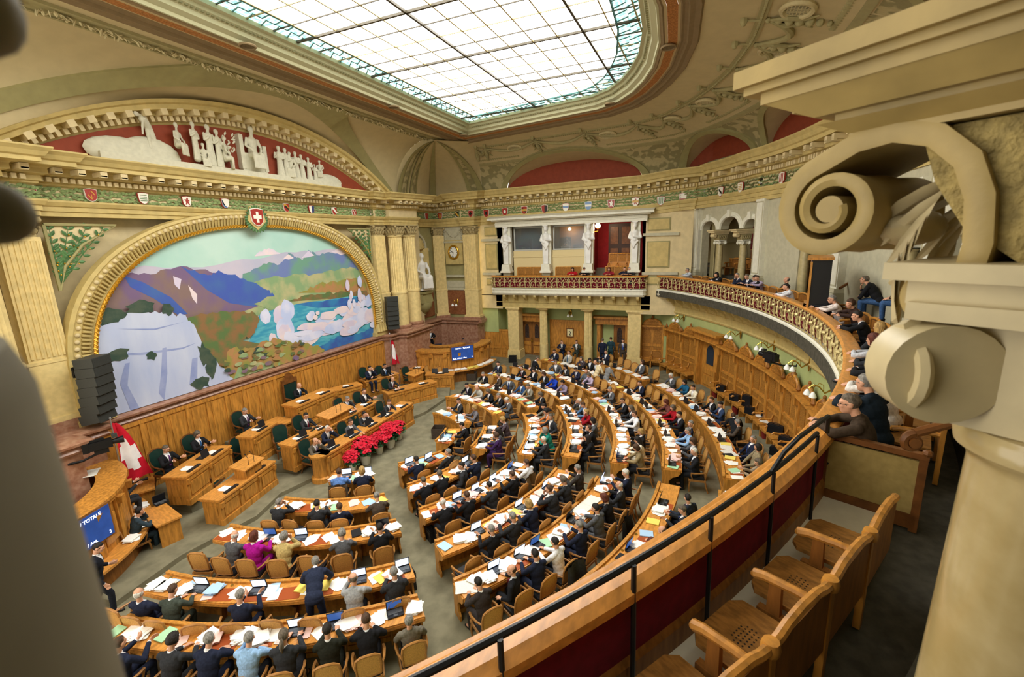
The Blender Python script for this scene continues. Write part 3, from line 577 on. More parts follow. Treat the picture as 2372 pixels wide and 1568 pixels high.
for x, lab in ((4.95, 'fluted round column left of the mural beside the big loudspeaker'), (3.9, 'fluted round column at the far left edge, behind another')):
    column((x, 16.05), .43, 3.6, 9.05, lab, zr=1.75, group='columns left of the mural')
column((6.05, 16.5), .4, 3.5, 9.05, 'fluted flat pilaster between round column and mural, left side', pil=(.85, .4), zr=1.7)
column((20.23, 16.5), .4, 3.5, 9.05, 'fluted flat pilaster behind the loudspeaker right of the mural', pil=(.85, .4), zr=1.85)
for x, lab in ((21.25, 'fluted round column right of the mural, next to its pilaster'), (22.5, 'fluted round column next to the statue niche')):
    column((x, 16.1), .4, 3.5, 9.05, lab, zr=1.9, group='columns right of the mural')
column((27.3, 17.15), .4, 3.05, 9.02, 'fluted corner pilaster between the statue niche and the clock', pil=(.75, .7), zr=1.75, rz=rad(-45))
column((27.35, 14.6), .4, 3.0, 9.02, 'fluted pilaster on the right of the clock', pil=(.95, .5), zr=1.85, rz=rad(-90))
# ---- niche wall with statue, clock wall
mb = MB(); mb.grid(lambda u, v: (23.1 + 4.2 * u, 17.42, 2.6 + 6.5 * v), 1, 1); mb.grid(lambda u, v: (27.5, 17.5 - 3.4 * u, 2.6 + 6.5 * v), 1, 1); struct(mb.build('wall_corner', OLIVE))
mb = MB(); mb.box((25.0, 17.38, 3.95), (3.4, .06, 1.7)); mb.box((27.44, 15.9, 3.95), (.06, 1.6, 1.7)); struct(mb.build('wall_red_marble_panels', REDM))
NX = 25.0
R_ = empty('statue_niche', (NX, 17.4, 4.9), 0, 'round-headed wall niche with a shell top behind the seated statue', 'niche')
mb = MB(); mb.grid(lambda u, v: (.78 * cos(pi * u), -.02 + .0 + .45 * sin(pi * u) - .45, .2 + 2.6 * v), 14, 1); mb.build('recess', SAND, R_)
mb = MB()
for k in range(11): a = pi * (k + .5) / 11; mb.tube([(0, -.42, 2.75), (.74 * cos(a), -.12, 2.75 + .74 * sin(a))], [.02, .11], 7)
mb.grid(lambda u, v: (.8 * v * cos(pi * u), -.05, 2.75 + .8 * v * sin(pi * u)), 16, 2); mb.build('shell', SAND, R_, True)
mb = MB(); mb.tube([(.95 * cos(pi * i / 16), -.12, 2.75 + .95 * sin(pi * i / 16)) for i in range(17)], .12, 6); mb.box((-.95, -.12, 1.55), (.3, .14, 2.4)); mb.box((.95, -.12, 1.55), (.3, .14, 2.4)); mb.box((-.98, -.16, 2.7), (.42, .22, .16)); mb.box((.98, -.16, 2.7), (.42, .22, .16)); mb.box((0, -.2, 3.72), (.25, .25, .3)); mb.build('surround', GREY, R_)
R_ = empty('statue', (NX - .05, 16.95, 5.05), rad(-25), 'white marble seated robed figure in the wall niche', 'statue'); put(robed('sit', 3), 'figure', MARBLEW, R_, (0, 0, .1), 0, 1.5); mb = MB(); mb.box((0, .1, .06), (.95, 1.0, .12)); mb.box((0, .25, .4), (.6, .5, .7)); mb.build('seat', MARBLEW, R_)
R_ = empty('statue_console', (NX - .05, 17.05, 3.7), 0, 'carved stone console carrying the seated statue', 'console'); mb = MB(); mb.lathe([(.04, -.35), (.1, -.3), (.08, -.2), (.3, -.05), (.52, .2), (.58, .45), (.58, .55)], n=20); mb.box((0, 0, .85), (1.2, .8, .6), taper=.85); mb.box((0, 0, 1.2), (1.1, .9, .14)); mb.build('bracket', OLIVE, R_, 40)
R_ = empty('wall_clock', (27.28, 15.92, 7.35), 0, 'round gilt-framed clock with black numerals in a square stone panel', 'clock')
Mx = M3((0, 0, 0), (0, -1, 0), (0, 0, 1))                # local xy on a wall facing -X
mb = MB(); mb.box((.1, 0, 0), (.1, 1.35, 1.6)); mb.box((.06, 0, 0), (.06, 1.2, 1.45)); mb.box((.05, 0, -.74), (.1, .85, .12)); mb.build('panel', SAND, R_)
mb = MB(); mb.tube([(.0, .36 * cos(2 * pi * i / 32), .42 * sin(2 * pi * i / 32)) for i in range(33)], .075, 8); mb.build('rim', GOLD, R_, True)
mb = MB(); mb.add([(-.02, .33 * cos(2 * pi * i / 32), .39 * sin(2 * pi * i / 32)) for i in range(32)], [tuple(range(32))]); mb.build('dial', mat('clock_dial', '#f0eee2', .4), R_)
mb = MB()
for k in range(12): a = 2 * pi * k / 12; mb.tube([(-.03, .22 * sin(a), .27 * cos(a)), (-.03, .29 * sin(a), .345 * cos(a))], .017, 5)
mb.build('numerals', BLACK, R_)
mb = MB(); mb.tube([(-.04, 0, 0), (-.04, .17, .06)], .022, 5); mb.tube([(-.045, 0, 0), (-.045, .06, -.27)], .016, 5); mb.build('hands', BLACK, R_)
R_ = empty('festoon_relief', (27.4, 15.92, 8.6), 0, 'carved festoon of leaves and ribbons above the clock', 'relief'); mb = MB()
for k in range(13): u = k / 12; mb.ball((-.02, -.55 + 1.1 * u, .2 - .42 * sin(pi * u)), (.06, .08, .08), 6, 4)
for q in (-1, 1):
    for k in range(6): mb.ball((-.02, q * (.62 + .03 * (k % 2)), .25 - .12 * k), (.05, .06, .07), 6, 4)
mb.box((.03, 0, 0), (.06, 1.55, .95)); mb.box((-.02, 0, -.56), (.2, 1.7, .12)); mb.build('festoon', GREY, R_)
mb = MB()
for z, h in ((5.15, .55),): mb.box((27.44, 15.92, z), (.1, 1.5, h)); mb.box((27.41, 15.92, z), (.1, 1.25, h - .2))
mb.box((27.4, 15.92, 5.75), (.16, 1.7, .16)); mb.box((27.4, 15.92, 4.85), (.12, 1.7, .1)); struct(mb.build('trim_clock_wall', GREY))
# ================================================================ CEILING
ZG = 14.0
HALF = [(13.15, 1.97), (15.3, 2.12), (17.2, 2.51), (18.4, 2.95), (19.47, 3.47), (20.4, 4.15), (21.0, 5.0), (22.3, 11.65)]
GL = [(2 * X0 - x, y) for x, y in reversed(HALF[1:])] + [(x, y) for x, y in HALF]      # left top corner .. round .. right top corner
GL = list(reversed(GL))                                  # right top corner -> curve -> left top corner
GL = [GL[-1]] + GL[:-1]                                  # closed loop: left top, right top, down the right side, round the curve, up the left
def inset(P, d):                                         # offset of the closed loop, positive = inwards (right of travel)
    N = len(P); out = []
    for i in range(N):
        a = (Vector(P[i]) - Vector(P[i - 1])).normalized(); b = (Vector(P[(i + 1) % N]) - Vector(P[i])).normalized(); na, nb = Vector((a.y, -a.x)), Vector((b.y, -b.x)); m_ = (na + nb) / (1 + na.dot(nb)); out.append((P[i][0] + m_.x * d, P[i][1] + m_.y * d))
    return out
GL3 = [(x, y, ZG) for x, y in GL]
G1 = inset(GL, .72)
SKY = empty('skylight', (X0, 7, ZG), 0, 'large glass ceiling of white panes with a stained blue-green border', 'skylight')
glass = mat('skylight_glass', '#fdfdfb', .3); glass.node_tree.nodes['Principled BSDF'].inputs['Emission Color'].default_value = (1, .985, .95, 1); glass.node_tree.nodes['Principled BSDF'].inputs['Emission Strength'].default_value = SKYLIGHT
mb = MB(); mb.add([(x, y, ZG + .03) for x, y in G1], [tuple(range(len(G1)))]); under(mb, 'panes', glass, SKY)
stain = mat('stained_glass', '#8fc4c2', .3, 0, 9, col2='#eaf6ec', emit=.8, detail=2, ramp=(.4, .58))
stain2 = mat('stained_glass_lead', '#39645f', .4, emit=.12)
mb = MB(); N = len(GL)
mb.add([(x, y, ZG + .02) for x, y in GL] + [(x, y, ZG + .02) for x, y in G1], [(i, (i + 1) % N, N + (i + 1) % N, N + i) for i in range(N)]); under(mb, 'stained_border', stain, SKY)
def inpoly(p, P):
    x, y = p; c = False
    for i in range(len(P)):
        (x1, y1), (x2, y2) = P[i], P[i - 1]
        if (y1 > y) != (y2 > y) and x < (x2 - x1) * (y - y1) / (y2 - y1) + x1: c = not c
    return c
def clipseg(a, b, P):                                    # part of the segment inside polygon P
    ins = [i / 200 for i in range(201) if inpoly((a[0] + (b[0] - a[0]) * i / 200, a[1] + (b[1] - a[1]) * i / 200), P)]
    if not ins: return None
    f = lambda t: (a[0] + (b[0] - a[0]) * t, a[1] + (b[1] - a[1]) * t); return f(min(ins)), f(max(ins))
BARG = mat('glazing_bar_gold', '#a9986a', .5); BARD = mat('glazing_bar_dark', '#4a4436', .5)
mbg, mbd = MB(), MB()
for k in range(-11, 12):
    x = X0 + k * .83; s_ = clipseg((x, 0), (x, 13), GL); heavy = k % 4 == 2
    if s_: (mbd if heavy or k % 2 else mbg).tube([(*s_[0], ZG), (*s_[1], ZG)], .05 if heavy else .02, 4)
for k in range(0, 13):
    y = 2.2 + k * .79; s_ = clipseg((2, y), (25, y), GL); heavy = k % 5 == 2
    if s_: (mbd if heavy else mbg).tube([(*s_[0], ZG), (*s_[1], ZG)], .05 if heavy else .026, 4)
under(mbd, 'dark_bars', BARD, SKY); under(mbg, 'gilt_bars', BARG, SKY)
mb = MB(); mb.tube([(x, y, ZG) for x, y in G1 + G1[:1]], .035, 5)
for i in range(N):                                       # leaded scrolls in the border
    a, b = Vector(GL[i]), Vector(GL[(i + 1) % N]); a1, b1 = Vector(G1[i]), Vector(G1[(i + 1) % N]); L = (b - a).length; n = max(1, int(L / .42))
    for k in range(n):
        f = (k + .5) / n; p = a.lerp(b, f); q = a1.lerp(b1, f); c = (p + q) / 2; t = (b - a).normalized()
        mb.tube([(*(p + t * .12), ZG), (*(c - t * .16), ZG), (*(c + t * .12), ZG), (*(q - t * .1), ZG)], .018, 4)
under(mb, 'lead_scrolls', stain2, SKY)
mb = MB(); mb.sweep(GL3, [(0, .05), (.02, -.1), (-.1, -.12), (-.12, -.2), (-.24, -.26), (-.26, -.36), (-.42, -.42), (-.44, -.5), (-.52, -.5)], closed=True)
for i in range(N):
    a, b = Vector(GL[i]), Vector(GL[(i + 1) % N]); L = (b - a).length; t = (b - a).normalized(); nn = Vector((-t.y, t.x))
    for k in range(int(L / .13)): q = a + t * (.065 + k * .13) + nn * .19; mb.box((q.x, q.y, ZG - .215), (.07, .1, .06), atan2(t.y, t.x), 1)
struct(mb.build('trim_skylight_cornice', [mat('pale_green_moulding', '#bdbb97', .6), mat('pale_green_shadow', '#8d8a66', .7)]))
mb = MB(); mb.sweep(GL3, [(-.5, -.5), (-.58, -.54), (-.62, -.52)], closed=True); mb.sweep(GL3, [(-1.02, -.52), (-1.06, -.55), (-1.12, -.53), (-1.2, -.55), (-1.24, -.62), (-1.36, -.6), (-1.5, -.64), (-1.55, -.58)], 0, closed=True)
struct(mb.build('trim_skylight_frame', BROWNM))
mb = MB(); mb.sweep(GL3, [(-.62, -.52), (-.7, -.525)], 1, closed=True); mb.sweep(GL3, [(-.7, -.52), (-.96, -.53)], 0, closed=True); mb.sweep(GL3, [(-.96, -.525), (-1.02, -.52)], 1, closed=True)
struct(mb.build('trim_orange_band', [ORANGE, mat('band_ground', '#b9a57c', .7)]))
GRILL = mat('grille_bronze', '#5b5140', .6, 0, 60, col2='#2c271e', ramp=(.45, .55)); OCU = mat('oculus_grille', '#26221c', .7, 0, 70, col2='#4a4335', ramp=(.45, .6))
def rosette(p, n, r, lab, cat='vent', grp=None, rim=BROWNM, core=GRILL, name='ceiling_vent', sq=1.0):
    n = Vector(n).normalized(); x = n.orthogonal().normalized(); x = Vector((n.y, -n.x, 0)).normalized() if abs(n.z) < .98 else Vector((1, 0, 0)); y = n.cross(x)
    R_ = empty(name, p, 0, lab, cat, grp); mb = MB(); mb.tube([x * r * cos(2 * pi * i / 24) + y * r * sq * sin(2 * pi * i / 24) + n * .02 for i in range(25)], r * .16, 6); mb.build('rim', rim, R_, True)
    mb = MB(); mb.add([x * r * cos(2 * pi * i / 24) + y * r * sq * sin(2 * pi * i / 24) + n * .012 for i in range(24)], [tuple(range(24))])
    for k in range(-5, 6):
        h = sqrt(max(0, 1 - (k / 5.5)**2)) * r
        for u, v in ((x, y), (y, x)): mb.tube([u * (k / 5.5 * r) - v * h + n * .02, u * (k / 5.5 * r) + v * h + n * .02], r * .03, 4, 1)
    mb.build('grille', [core, rim], R_)
for px, lab in (((573, 105), 'small round vent in the orange ceiling band, nearest the mural side'), ((912, 247), 'small round vent in the orange ceiling band near the far corner'), ((1074, 313), 'small round vent at the far corner of the orange band'), ((1413, 240), 'small round vent where the orange band starts to curve'), ((1549, 108), 'small round vent in the curved part of the orange band')):
    rosette(onz(*px, ZG - .55), (0, 0, -1), .2, lab, grp='vents in the orange band')
# ---- coves
ZT = ZG - .58
def cove_m(x, s): return Vector((x, 16.35 - 2.45 * (1 - cos(s * pi / 2)), 10.66 + (ZT - 10.66) * sin(s * pi / 2)))
HB = 8.25
rB = (HB * HB + 2.66**2) / (2 * 2.66)
def sB(x, extra=0):
    d = abs(x - X0); R_ = rB + extra
    if d >= HB + extra: return 0
    z = 10.7 + 2.66 - rB + sqrt(max(0, R_ * R_ - d * d)); return math.asin(max(0, min(1, (z - 10.66) / (ZT - 10.66)))) / (pi / 2)
XA, XB = -1.5, 22.0
mb = MB(); mb.grid(lambda u, v: cove_m(XA + (XB - XA) * u, sB(XA + (XB - XA) * u) * (1 - v) + v), 96, 12)
mb.add([(XA, 13.95, ZT), (24, 13.95, ZT), (24, 12.9, ZT), (XA, 12.9, ZT)], [(0, 1, 2, 3)])
struct(mb.build('ceiling_cove_mural', PLASTER, None, True))
mb = MB(); k = 48; V = []
for i in range(k + 1):
    f = i / k; x1 = X0 - HB + 2 * HB * f; a = cove_m(x1, sB(x1)); x2, z2 = TO[0][0] + (TO[-1][0] - TO[0][0]) * f, 0
    rr = (7.75**2 + 2.42**2) / (2 * 2.42); z2 = 10.6 + 2.42 - rr + sqrt(rr * rr - x2 * x2); b = Vector((X0 + x2, YM - .3, z2))
    V += [a.lerp(b, j / 5) for j in range(6)]
mb.add(V, [(i * 6 + j, i * 6 + j + 1, (i + 1) * 6 + j + 1, (i + 1) * 6 + j) for i in range(k) for j in range(5)])
struct(mb.build('ceiling_lunette_vault', PLASTER, None, True))
mb = MB(); V = []
for i in range(97):
    x = X0 - HB - .3 + (2 * HB + .6) * i / 96
    for e, o in ((-.03, .0), (-.03, .09), (.38, .09), (.38, .0)):
        p = cove_m(x, sB(x, e)); V.append(p + Vector((0, -o * .7, -o * .7)))
mb.add(V, [(i * 4 + j, i * 4 + j + 1, i * 4 + j + 5, i * 4 + j + 4) for i in range(96) for j in range(3)])
struct(mb.build('trim_lunette_band', OLIVE, None, True))
mb = MB(); mb.box((11, 13.9, ZT - .02), (25, .5, .05)); mb.box((11, 13.62, ZT - .03), (25, .08, .09)); mb.box((11, 14.18, ZT - .04), (25, .08, .09)); struct(mb.build('trim_garland_beam', STUCCO))
mb = MB(); r_ = random.Random(8)
for k in range(700):
    x = r_.uniform(0, 23.3); w_ = .16 * (.55 + .45 * sin(x * 5)); leaf(mb, (x, 13.9 + r_.uniform(-w_, w_), ZT - .06), (r_.uniform(-1, 1), r_.uniform(-.7, .7), -.5), .16, .05, (0, 0, -1))
tag(mb.build('stucco_leaf_band', STUCCOL), 'straight band of plaster fruit and leaves along the ceiling above the mural', 'stucco', kind='stuff')
# far wall and ring: lower edge LP, upper edge UP
LP = [(28, 13.9, 11.0), (28, 3.7, 11.2), (27.98, .9, 11.4)] + [(*ringpt(a, 22.0), 11.62) for a in range(-52, -141, -2)]
UPOLY = inset(GL, -1.52)
CC = Vector((13.6, 8.2))
def LPu(u):                                              # by length
    Ls = [0]
    for a, b in zip(LP, LP[1:]): Ls.append(Ls[-1] + (Vector(b) - Vector(a)).length)
    t = u * Ls[-1]
    for i in range(len(LP) - 1):
        if t <= Ls[i + 1] + 1e-9: return Vector(LP[i]).lerp(Vector(LP[i + 1]), (t - Ls[i]) / (Ls[i + 1] - Ls[i]))
    return Vector(LP[-1])
LLEN = sum((Vector(b) - Vector(a)).length for a, b in zip(LP, LP[1:]))
def UPd(p):
    d = Vector(p[:2]) - CC; best = None
    for i in range(len(UPOLY)):
        a, b = Vector(UPOLY[i - 1]), Vector(UPOLY[i]); e = b - a; den = d.x * e.y - d.y * e.x
        if abs(den) < 1e-9: continue
        w_ = a - CC; t = (w_.x * e.y - w_.y * e.x) / den; q = (w_.x * d.y - w_.y * d.x) / den
        if t > 0 and -1e-6 <= q <= 1 + 1e-6 and (best is None or t < best): best = t
    p2 = CC + d * (best or .8); return Vector((p2.x, p2.y, ZT))
UCACHE = {}
def cove_f(u, s):
    key = round(u, 5)
    if key not in UCACHE: l = LPu(u); UCACHE[key] = (l, UPd(l))
    l, t = UCACHE[key]; h = 1 - cos(s * pi / 2); v = sin(s * pi / 2); h = h * .85 + s * .15
    return Vector((l.x + (t.x - l.x) * h, l.y + (t.y - l.y) * h, l.z + (t.z - l.z) * v))
def projpx(p):
    q = RW.transposed() @ (Vector(p) - EYE); return PCX + FPX * q.x / q.z, PCY + FPX * q.y / q.z
def cove_find(x, y):
    best = None
    for i in range(121):
        for j in range(31):
            p = cove_f(i / 120 * .62, j / 30); a, b = projpx(p); e = (a - x)**2 + (b - y)**2
            if best is None or e < best[0]: best = (e, i / 120 * .62, j / 30)
    return best[1], best[2]
def cnorm(u, s):
    a = cove_f(min(1, u + .004), s) - cove_f(max(0, u - .004), s); b = cove_f(u, min(1, s + .02)) - cove_f(u, max(0, s - .02)); n = a.cross(b).normalized(); c = Vector((CC.x, CC.y, 9)) - cove_f(u, s); return n if n.dot(c) > 0 else -n
LUN = [((13.9 - 7.9) / LLEN, 4.25 / LLEN, .54)]          # (centre u, half width u, crown s)
u1 = (10.2 + 2.8 + 1.0) / LLEN
for a in (-55.6, -70.5, -85, -99): LUN.append(((13.05 + (abs(a) - 51) * 22.0 * pi / 180) / LLEN, 2.3 / LLEN, .44))
def sL(u, e=0):
    for c, h, cr in LUN:
        d = abs(u - c); hh = h + e / LLEN
        if d < hh: return (cr + e * .11) * sqrt(max(0, 1 - (d / hh)**2.2))
    return 0
foli = mat('stucco_foliage', '#b8ab80', .8, 0, 2.6, col2='#918962', bump=1.0, bscale=7, detail=1, ramp=(.47, .53))
mb = MB(); V = []; NU, NV = 330, 20
for i in range(NU + 1):
    u = i / NU; s0 = sL(u)
    for j in range(NV + 1): V.append(cove_f(u, s0 + (1 - s0) * j / NV))
F, Mi = [], []
for i in range(NU):
    s0 = sL((i + .5) / NU)
    for j in range(NV): F.append((i * (NV + 1) + j, i * (NV + 1) + j + 1, (i + 1) * (NV + 1) + j + 1, (i + 1) * (NV + 1) + j)); s_ = s0 + (1 - s0) * (j + .5) / NV; Mi.append(1 if .03 < s_ < .46 else 0)
mb.v, mb.f, mb.m = V, F, Mi
struct(mb.build('ceiling_cove_curved', [PLASTER, foli], None, 'all'))
def cstrip(mb, fa, fb, u0, u1, n, off, m=0):             # raised ribbon on the cove between two s-curves
    V = []
    for i in range(n + 1):
        u = u0 + (u1 - u0) * i / n; nn = cnorm(u, .5 * (fa(u) + fb(u)))
        for s_, o in ((fa(u), 0), (fa(u), off), (fb(u), off), (fb(u), 0)): V.append(cove_f(u, max(0, min(1, s_))) + nn * o)
    mb.add(V, [(i * 4 + j, i * 4 + j + 1, i * 4 + j + 5, i * 4 + j + 4) for i in range(n) for j in range(3)], m)
mb = MB(); vb = MB(); rb = MB()
for c, h, cr in LUN:
    V = []; T = []; n = 40
    for i in range(n + 1):
        u = c - h + 2 * h * i / n; u = max(0, u); l = LPu(u); a = cove_f(u, sL(u)); inn = (Vector((CC.x, CC.y, l.z)) - l).normalized()
        q = 1 - abs(2 * i / n - 1)**2.2; b = Vector((l.x, l.y, l.z - .05 + (1.5 if h * LLEN > 3 else 1.25) * sqrt(max(0, q)))) - inn * .12
        V += [a.lerp(b, j / 3) for j in range(4)]; T += [b, Vector((l.x, l.y, l.z - .1)) - inn * .12]
    vb.add(V, [(i * 4 + j, i * 4 + j + 1, i * 4 + j + 5, i * 4 + j + 4) for i in range(n) for j in range(3)])
    rb.add(T, [(2 * i, 2 * i + 1, 2 * i + 3, 2 * i + 2) for i in range(n)])
    e = .34 / LLEN
    for (e0, e1, off) in ((-.02, .38, .1),):
        V = []
        for i in range(61):
            th = pi * i / 60; 
            for ee, o in ((e0, 0), (e0, off), (e1, off), (e1, 0)):
                hh = h + ee / LLEN; u = c - hh * cos(th); d = min(1, abs(u - c) / hh); s_ = (cr + ee * .11) * sqrt(max(0, 1 - d**2.2)); u = max(0, min(1, u)); V.append(cove_f(u, s_) + cnorm(u, s_) * o)
        mb.add(V, [(i * 4 + j, i * 4 + j + 1, i * 4 + j + 5, i * 4 + j + 4) for i in range(60) for j in range(3)])
struct(mb.build('trim_lunette_arches', OLIVE, None, True)); struct(vb.build('ceiling_lunette_soffits', PLASTER, None, True)); struct(rb.build('wall_lunettes_red', REDW))
mb = MB(); U1 = .62
cstrip(mb, lambda u: max(.46, sL(u, .4)), lambda u: max(.5, sL(u, .4) + .02), 0, U1, 150, .04); cstrip(mb, lambda u: .79, lambda u: .82, 0, U1, 150, .05); cstrip(mb, lambda u: .01, lambda u: max(.05, 0), 0, U1, 150, .05)
for i in range(190):
    u = U1 * i / 190
    if sL(u, .4) < .46: p = cove_f(u, .53); nn = cnorm(u, .53); leaf(mb, p, cove_f(u, .6) - p, .2, .08, nn)
    p = cove_f(u, .805); mb.ball(p + cnorm(u, .805) * .05, .045, 5, 4)
struct(mb.build('trim_stucco_bands', STUCCO, None, False))
SWAG = []
for x, y in ((1085, 345), (1120, 340), (1232, 318), (1346, 300), (1470, 285), (1520, 268), (1592, 238), (1645, 200), (1700, 160), (1745, 105), (1790, 40)): SWAG.append(cove_find(x, y)[0])
PEND = empty('stucco_swags', (0, 0, 0), 0, 'plaster ribbons, pendants and hanging swags on the curved ceiling cove', 'stucco'); SW = MB(); PD = MB()
for a, b in zip(SWAG, SWAG[1:]):
    if b - a > .008: SW.tube([cove_f(a + (b - a) * i / 8, .78 - .1 * sin(pi * i / 8)) + cnorm(a + (b - a) * i / 8, .75) * .06 for i in range(9)], [.04, .06, .08, .09, .1, .09, .08, .06, .04], 7)
for u in SWAG:
    for k in range(7): s_ = .78 - .035 * k; PD.ball(cove_f(u, s_) + cnorm(u, s_) * .06, .07 + .06 * sin(pi * k / 6), 7, 5)
    for q in (-1, 1): PD.tube([cove_f(u, .78) + cnorm(u, .78) * .06, cove_f(min(1, max(0, u + q * .006)), .72) + cnorm(u, .7) * .1, cove_f(min(1, max(0, u + q * .004)), .66) + cnorm(u, .66) * .06, cove_f(min(1, max(0, u + q * .009)), .62) + cnorm(u, .6) * .05], [.03, .06, .05, .02], 6)
    PD.ball(cove_f(u, .86) + cnorm(u, .86) * .05, (.1, .1, .14), 6, 5); PD.tube([cove_f(u, .8) + cnorm(u, .8) * .05, cove_f(u, .86) + cnorm(u, .86) * .05], .03, 5)
SW.build('swags', STUCCO, PEND, True); PD.build('pendants', STUCCO, PEND, True)
for px, lab in (((1190, 344), 'round dark grille in the cove left of the wide red lunette'), ((1407, 313), 'round dark grille in the cove right of the wide red lunette'), ((1557, 277), 'round dark grille above the gap between the two red lunettes'), ((1635, 236), 'round dark grille above the arcade lunette'), ((1786, 108), 'round dark grille high in the curved cove beside the stone block'), ((1852, 15), 'round dark grille cut by the top edge of the photo')):
    u, s_ = cove_find(*px); n = cnorm(u, s_); rosette(cove_f(u, s_) + n * .03, n, .42, lab, 'vent', 'round grilles in the curved cove', STUCCOL, OCU, 'cove_vent', .82)
# ---- corner dome with ribs
AP = onz(1008, 325, 13.25)
F1, FM, F2 = Vector((22.3, 16.3, 10.68)), Vector((27.2, 17.3, 10.95)), Vector((28, 14.0, 11.0))
def ribp(f, s, e=1): h = 1 - cos(s * pi / 2); h = h * .8 + .2 * s; v = sin(s * pi / 2); return Vector((f.x + (AP.x - f.x) * h, f.y + (AP.y - f.y) * h, f.z + (AP.z - f.z) * v))
mb = MB(); mb.grid(lambda u, v: ribp(F1.lerp(FM, u), v), 10, 14); mb.grid(lambda u, v: ribp(FM.lerp(F2, u), v), 10, 14)
mb.grid(lambda u, v: cove_m(XB, v).lerp(ribp(F1, v), u), 3, 14); mb.grid(lambda u, v: cove_f(0, v).lerp(ribp(F2, v), u), 4, 14)
UC = cove_f(0, 1); mb.add([AP, cove_m(XB, 1), (23.9, 12.9, ZT), UC], [(0, 1, 2), (0, 2, 3)])
struct(mb.build('ceiling_corner_dome', PLASTER, None, True))
def ribstrip(mb, fa, fb, off, m=0, s1=.97):
    V = []
    for i in range(17):
        s_ = s1 * i / 16; w_ = 1 - .35 * s_
        a, b = ribp(fa, s_), ribp(fb, s_); c = (a + b) / 2; a = c + (a - c) * 1.0; inn = (Vector((X0, 9, 9)) - c).normalized() * off
        V += [a, a + inn, b + inn, b]
    mb.add(V, [(i * 4 + j, i * 4 + j + 1, i * 4 + j + 5, i * 4 + j + 4) for i in range(16) for j in range(3)], m)
mb = MB()
def fl_(a, b, f): return a.lerp(b, f)
ribstrip(mb, fl_(F1, FM, -.06), fl_(F1, FM, .04), .12); ribstrip(mb, fl_(F1, FM, .05), fl_(F1, FM, .17), .06, 1); ribstrip(mb, fl_(F1, FM, .18), fl_(F1, FM, .22), .12); ribstrip(mb, fl_(F1, FM, .28), fl_(F1, FM, .32), .14); ribstrip(mb, fl_(F1, FM, .32), fl_(F1, FM, .44), .08, 1); ribstrip(mb, fl_(F1, FM, .44), fl_(F1, FM, .48), .12)
ribstrip(mb, fl_(F1, FM, .93), fl_(FM, F2, .09), .1); ribstrip(mb, fl_(FM, F2, .74), fl_(FM, F2, .82), .1); ribstrip(mb, fl_(FM, F2, .82), fl_(FM, F2, .95), .07, 1); ribstrip(mb, fl_(FM, F2, .95), fl_(FM, F2, 1.06), .14)
struct(mb.build('trim_dome_ribs', [OLIVE, foli], None, True))
# ================================================================ FAR WALL WITH THE LOGGIA
def boxX(mb, x0, x1, y0, y1, z0, z1, m=0): return mb.box(((x0 + x1) / 2, (y0 + y1) / 2, (z0 + z1) / 2), (abs(x1 - x0), abs(y1 - y0), abs(z1 - z0)), 0, m)
mb = MB(); boxX(mb, 28, 28.3, 12.75, 14.4, 4.4, 9.3); boxX(mb, 28, 28.3, .9, 3.62, 3.4, 9.4); boxX(mb, 28, 28.3, 3.62, 12.75, 8.86, 9.4); boxX(mb, 28, 28.3, 12.75, 14.4, 3.5, 4.45)
struct(mb.build('wall_far', CREAM))
mb = MB()
for y0, y1, za, zb in ((12.95, 13.85, 8.35, 8.95), (12.95, 13.85, 6.15, 7.85), (12.95, 13.85, 5.1, 5.55), (2.1, 3.35, 8.3, 9.0), (2.1, 3.35, 6.2, 7.7), (2.1, 3.35, 5.2, 5.7)):
    boxX(mb, 27.93, 28, y0, y1, za, zb); boxX(mb, 27.9, 27.93, y0 + .06, y1 - .06, za + .06, zb - .06, 1)
for z in (8.08, 5.85):
    for y0, y1 in ((12.75, 14.1), (1.6, 3.6)): boxX(mb, 27.86, 28, y0, y1, z - .08, z + .08, 2)
struct(mb.build('trim_far_wall_panels', [OLIVE, SAND, GREY]))
# loggia: white entablature, recess, booth windows
mb = MB(); boxX(mb, 27.7, 28.3, 3.35, 12.95, 8.86, 9.2); boxX(mb, 27.66, 28.3, 3.3, 13.0, 9.04, 9.08); boxX(mb, 27.55, 28.3, 3.15, 13.15, 9.22, 9.3); boxX(mb, 27.3, 28.3, 2.95, 13.35, 9.3, 9.42)
mb.add([(27.3, 2.95, 9.42), (27.3, 13.35, 9.42), (28, 13.35, 9.62), (28, 2.95, 9.62)], [(0, 1, 2, 3)]); struct(mb.build('trim_loggia_entablature', WHITE))
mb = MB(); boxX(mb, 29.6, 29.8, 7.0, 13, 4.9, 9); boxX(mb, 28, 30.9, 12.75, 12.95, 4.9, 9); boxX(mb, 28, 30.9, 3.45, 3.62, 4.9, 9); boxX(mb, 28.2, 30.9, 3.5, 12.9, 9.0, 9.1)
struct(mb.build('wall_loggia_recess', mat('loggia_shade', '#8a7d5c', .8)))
mb = MB(); boxX(mb, 30.6, 30.8, 3.5, 7.2, 4.9, 9); boxX(mb, 28.3, 30.7, 6.85, 7.0, 5.0, 9.0); boxX(mb, 28.25, 30.7, 3.62, 3.72, 5.0, 9.0); struct(mb.build('wall_loggia_red', REDP))
R_ = empty('loggia_door', (30.5, 5.35, 6.2), 0, 'tall dark panelled door at the back of the red loggia bay', 'door'); mb = MB(); mb.box((0, 0, 1.3), (.1, 1.5, 2.7)); mb.build('leaf', mat('dark_door', '#3a2418', .45), R_)
mb = MB(); [mb.box((-.07, y, z), (.05, .5, h)) for y in (-.36, .36) for z, h in ((.7, .8), (1.9, 1.1))]; mb.build('panel', WALNUT, R_)
mb = MB()
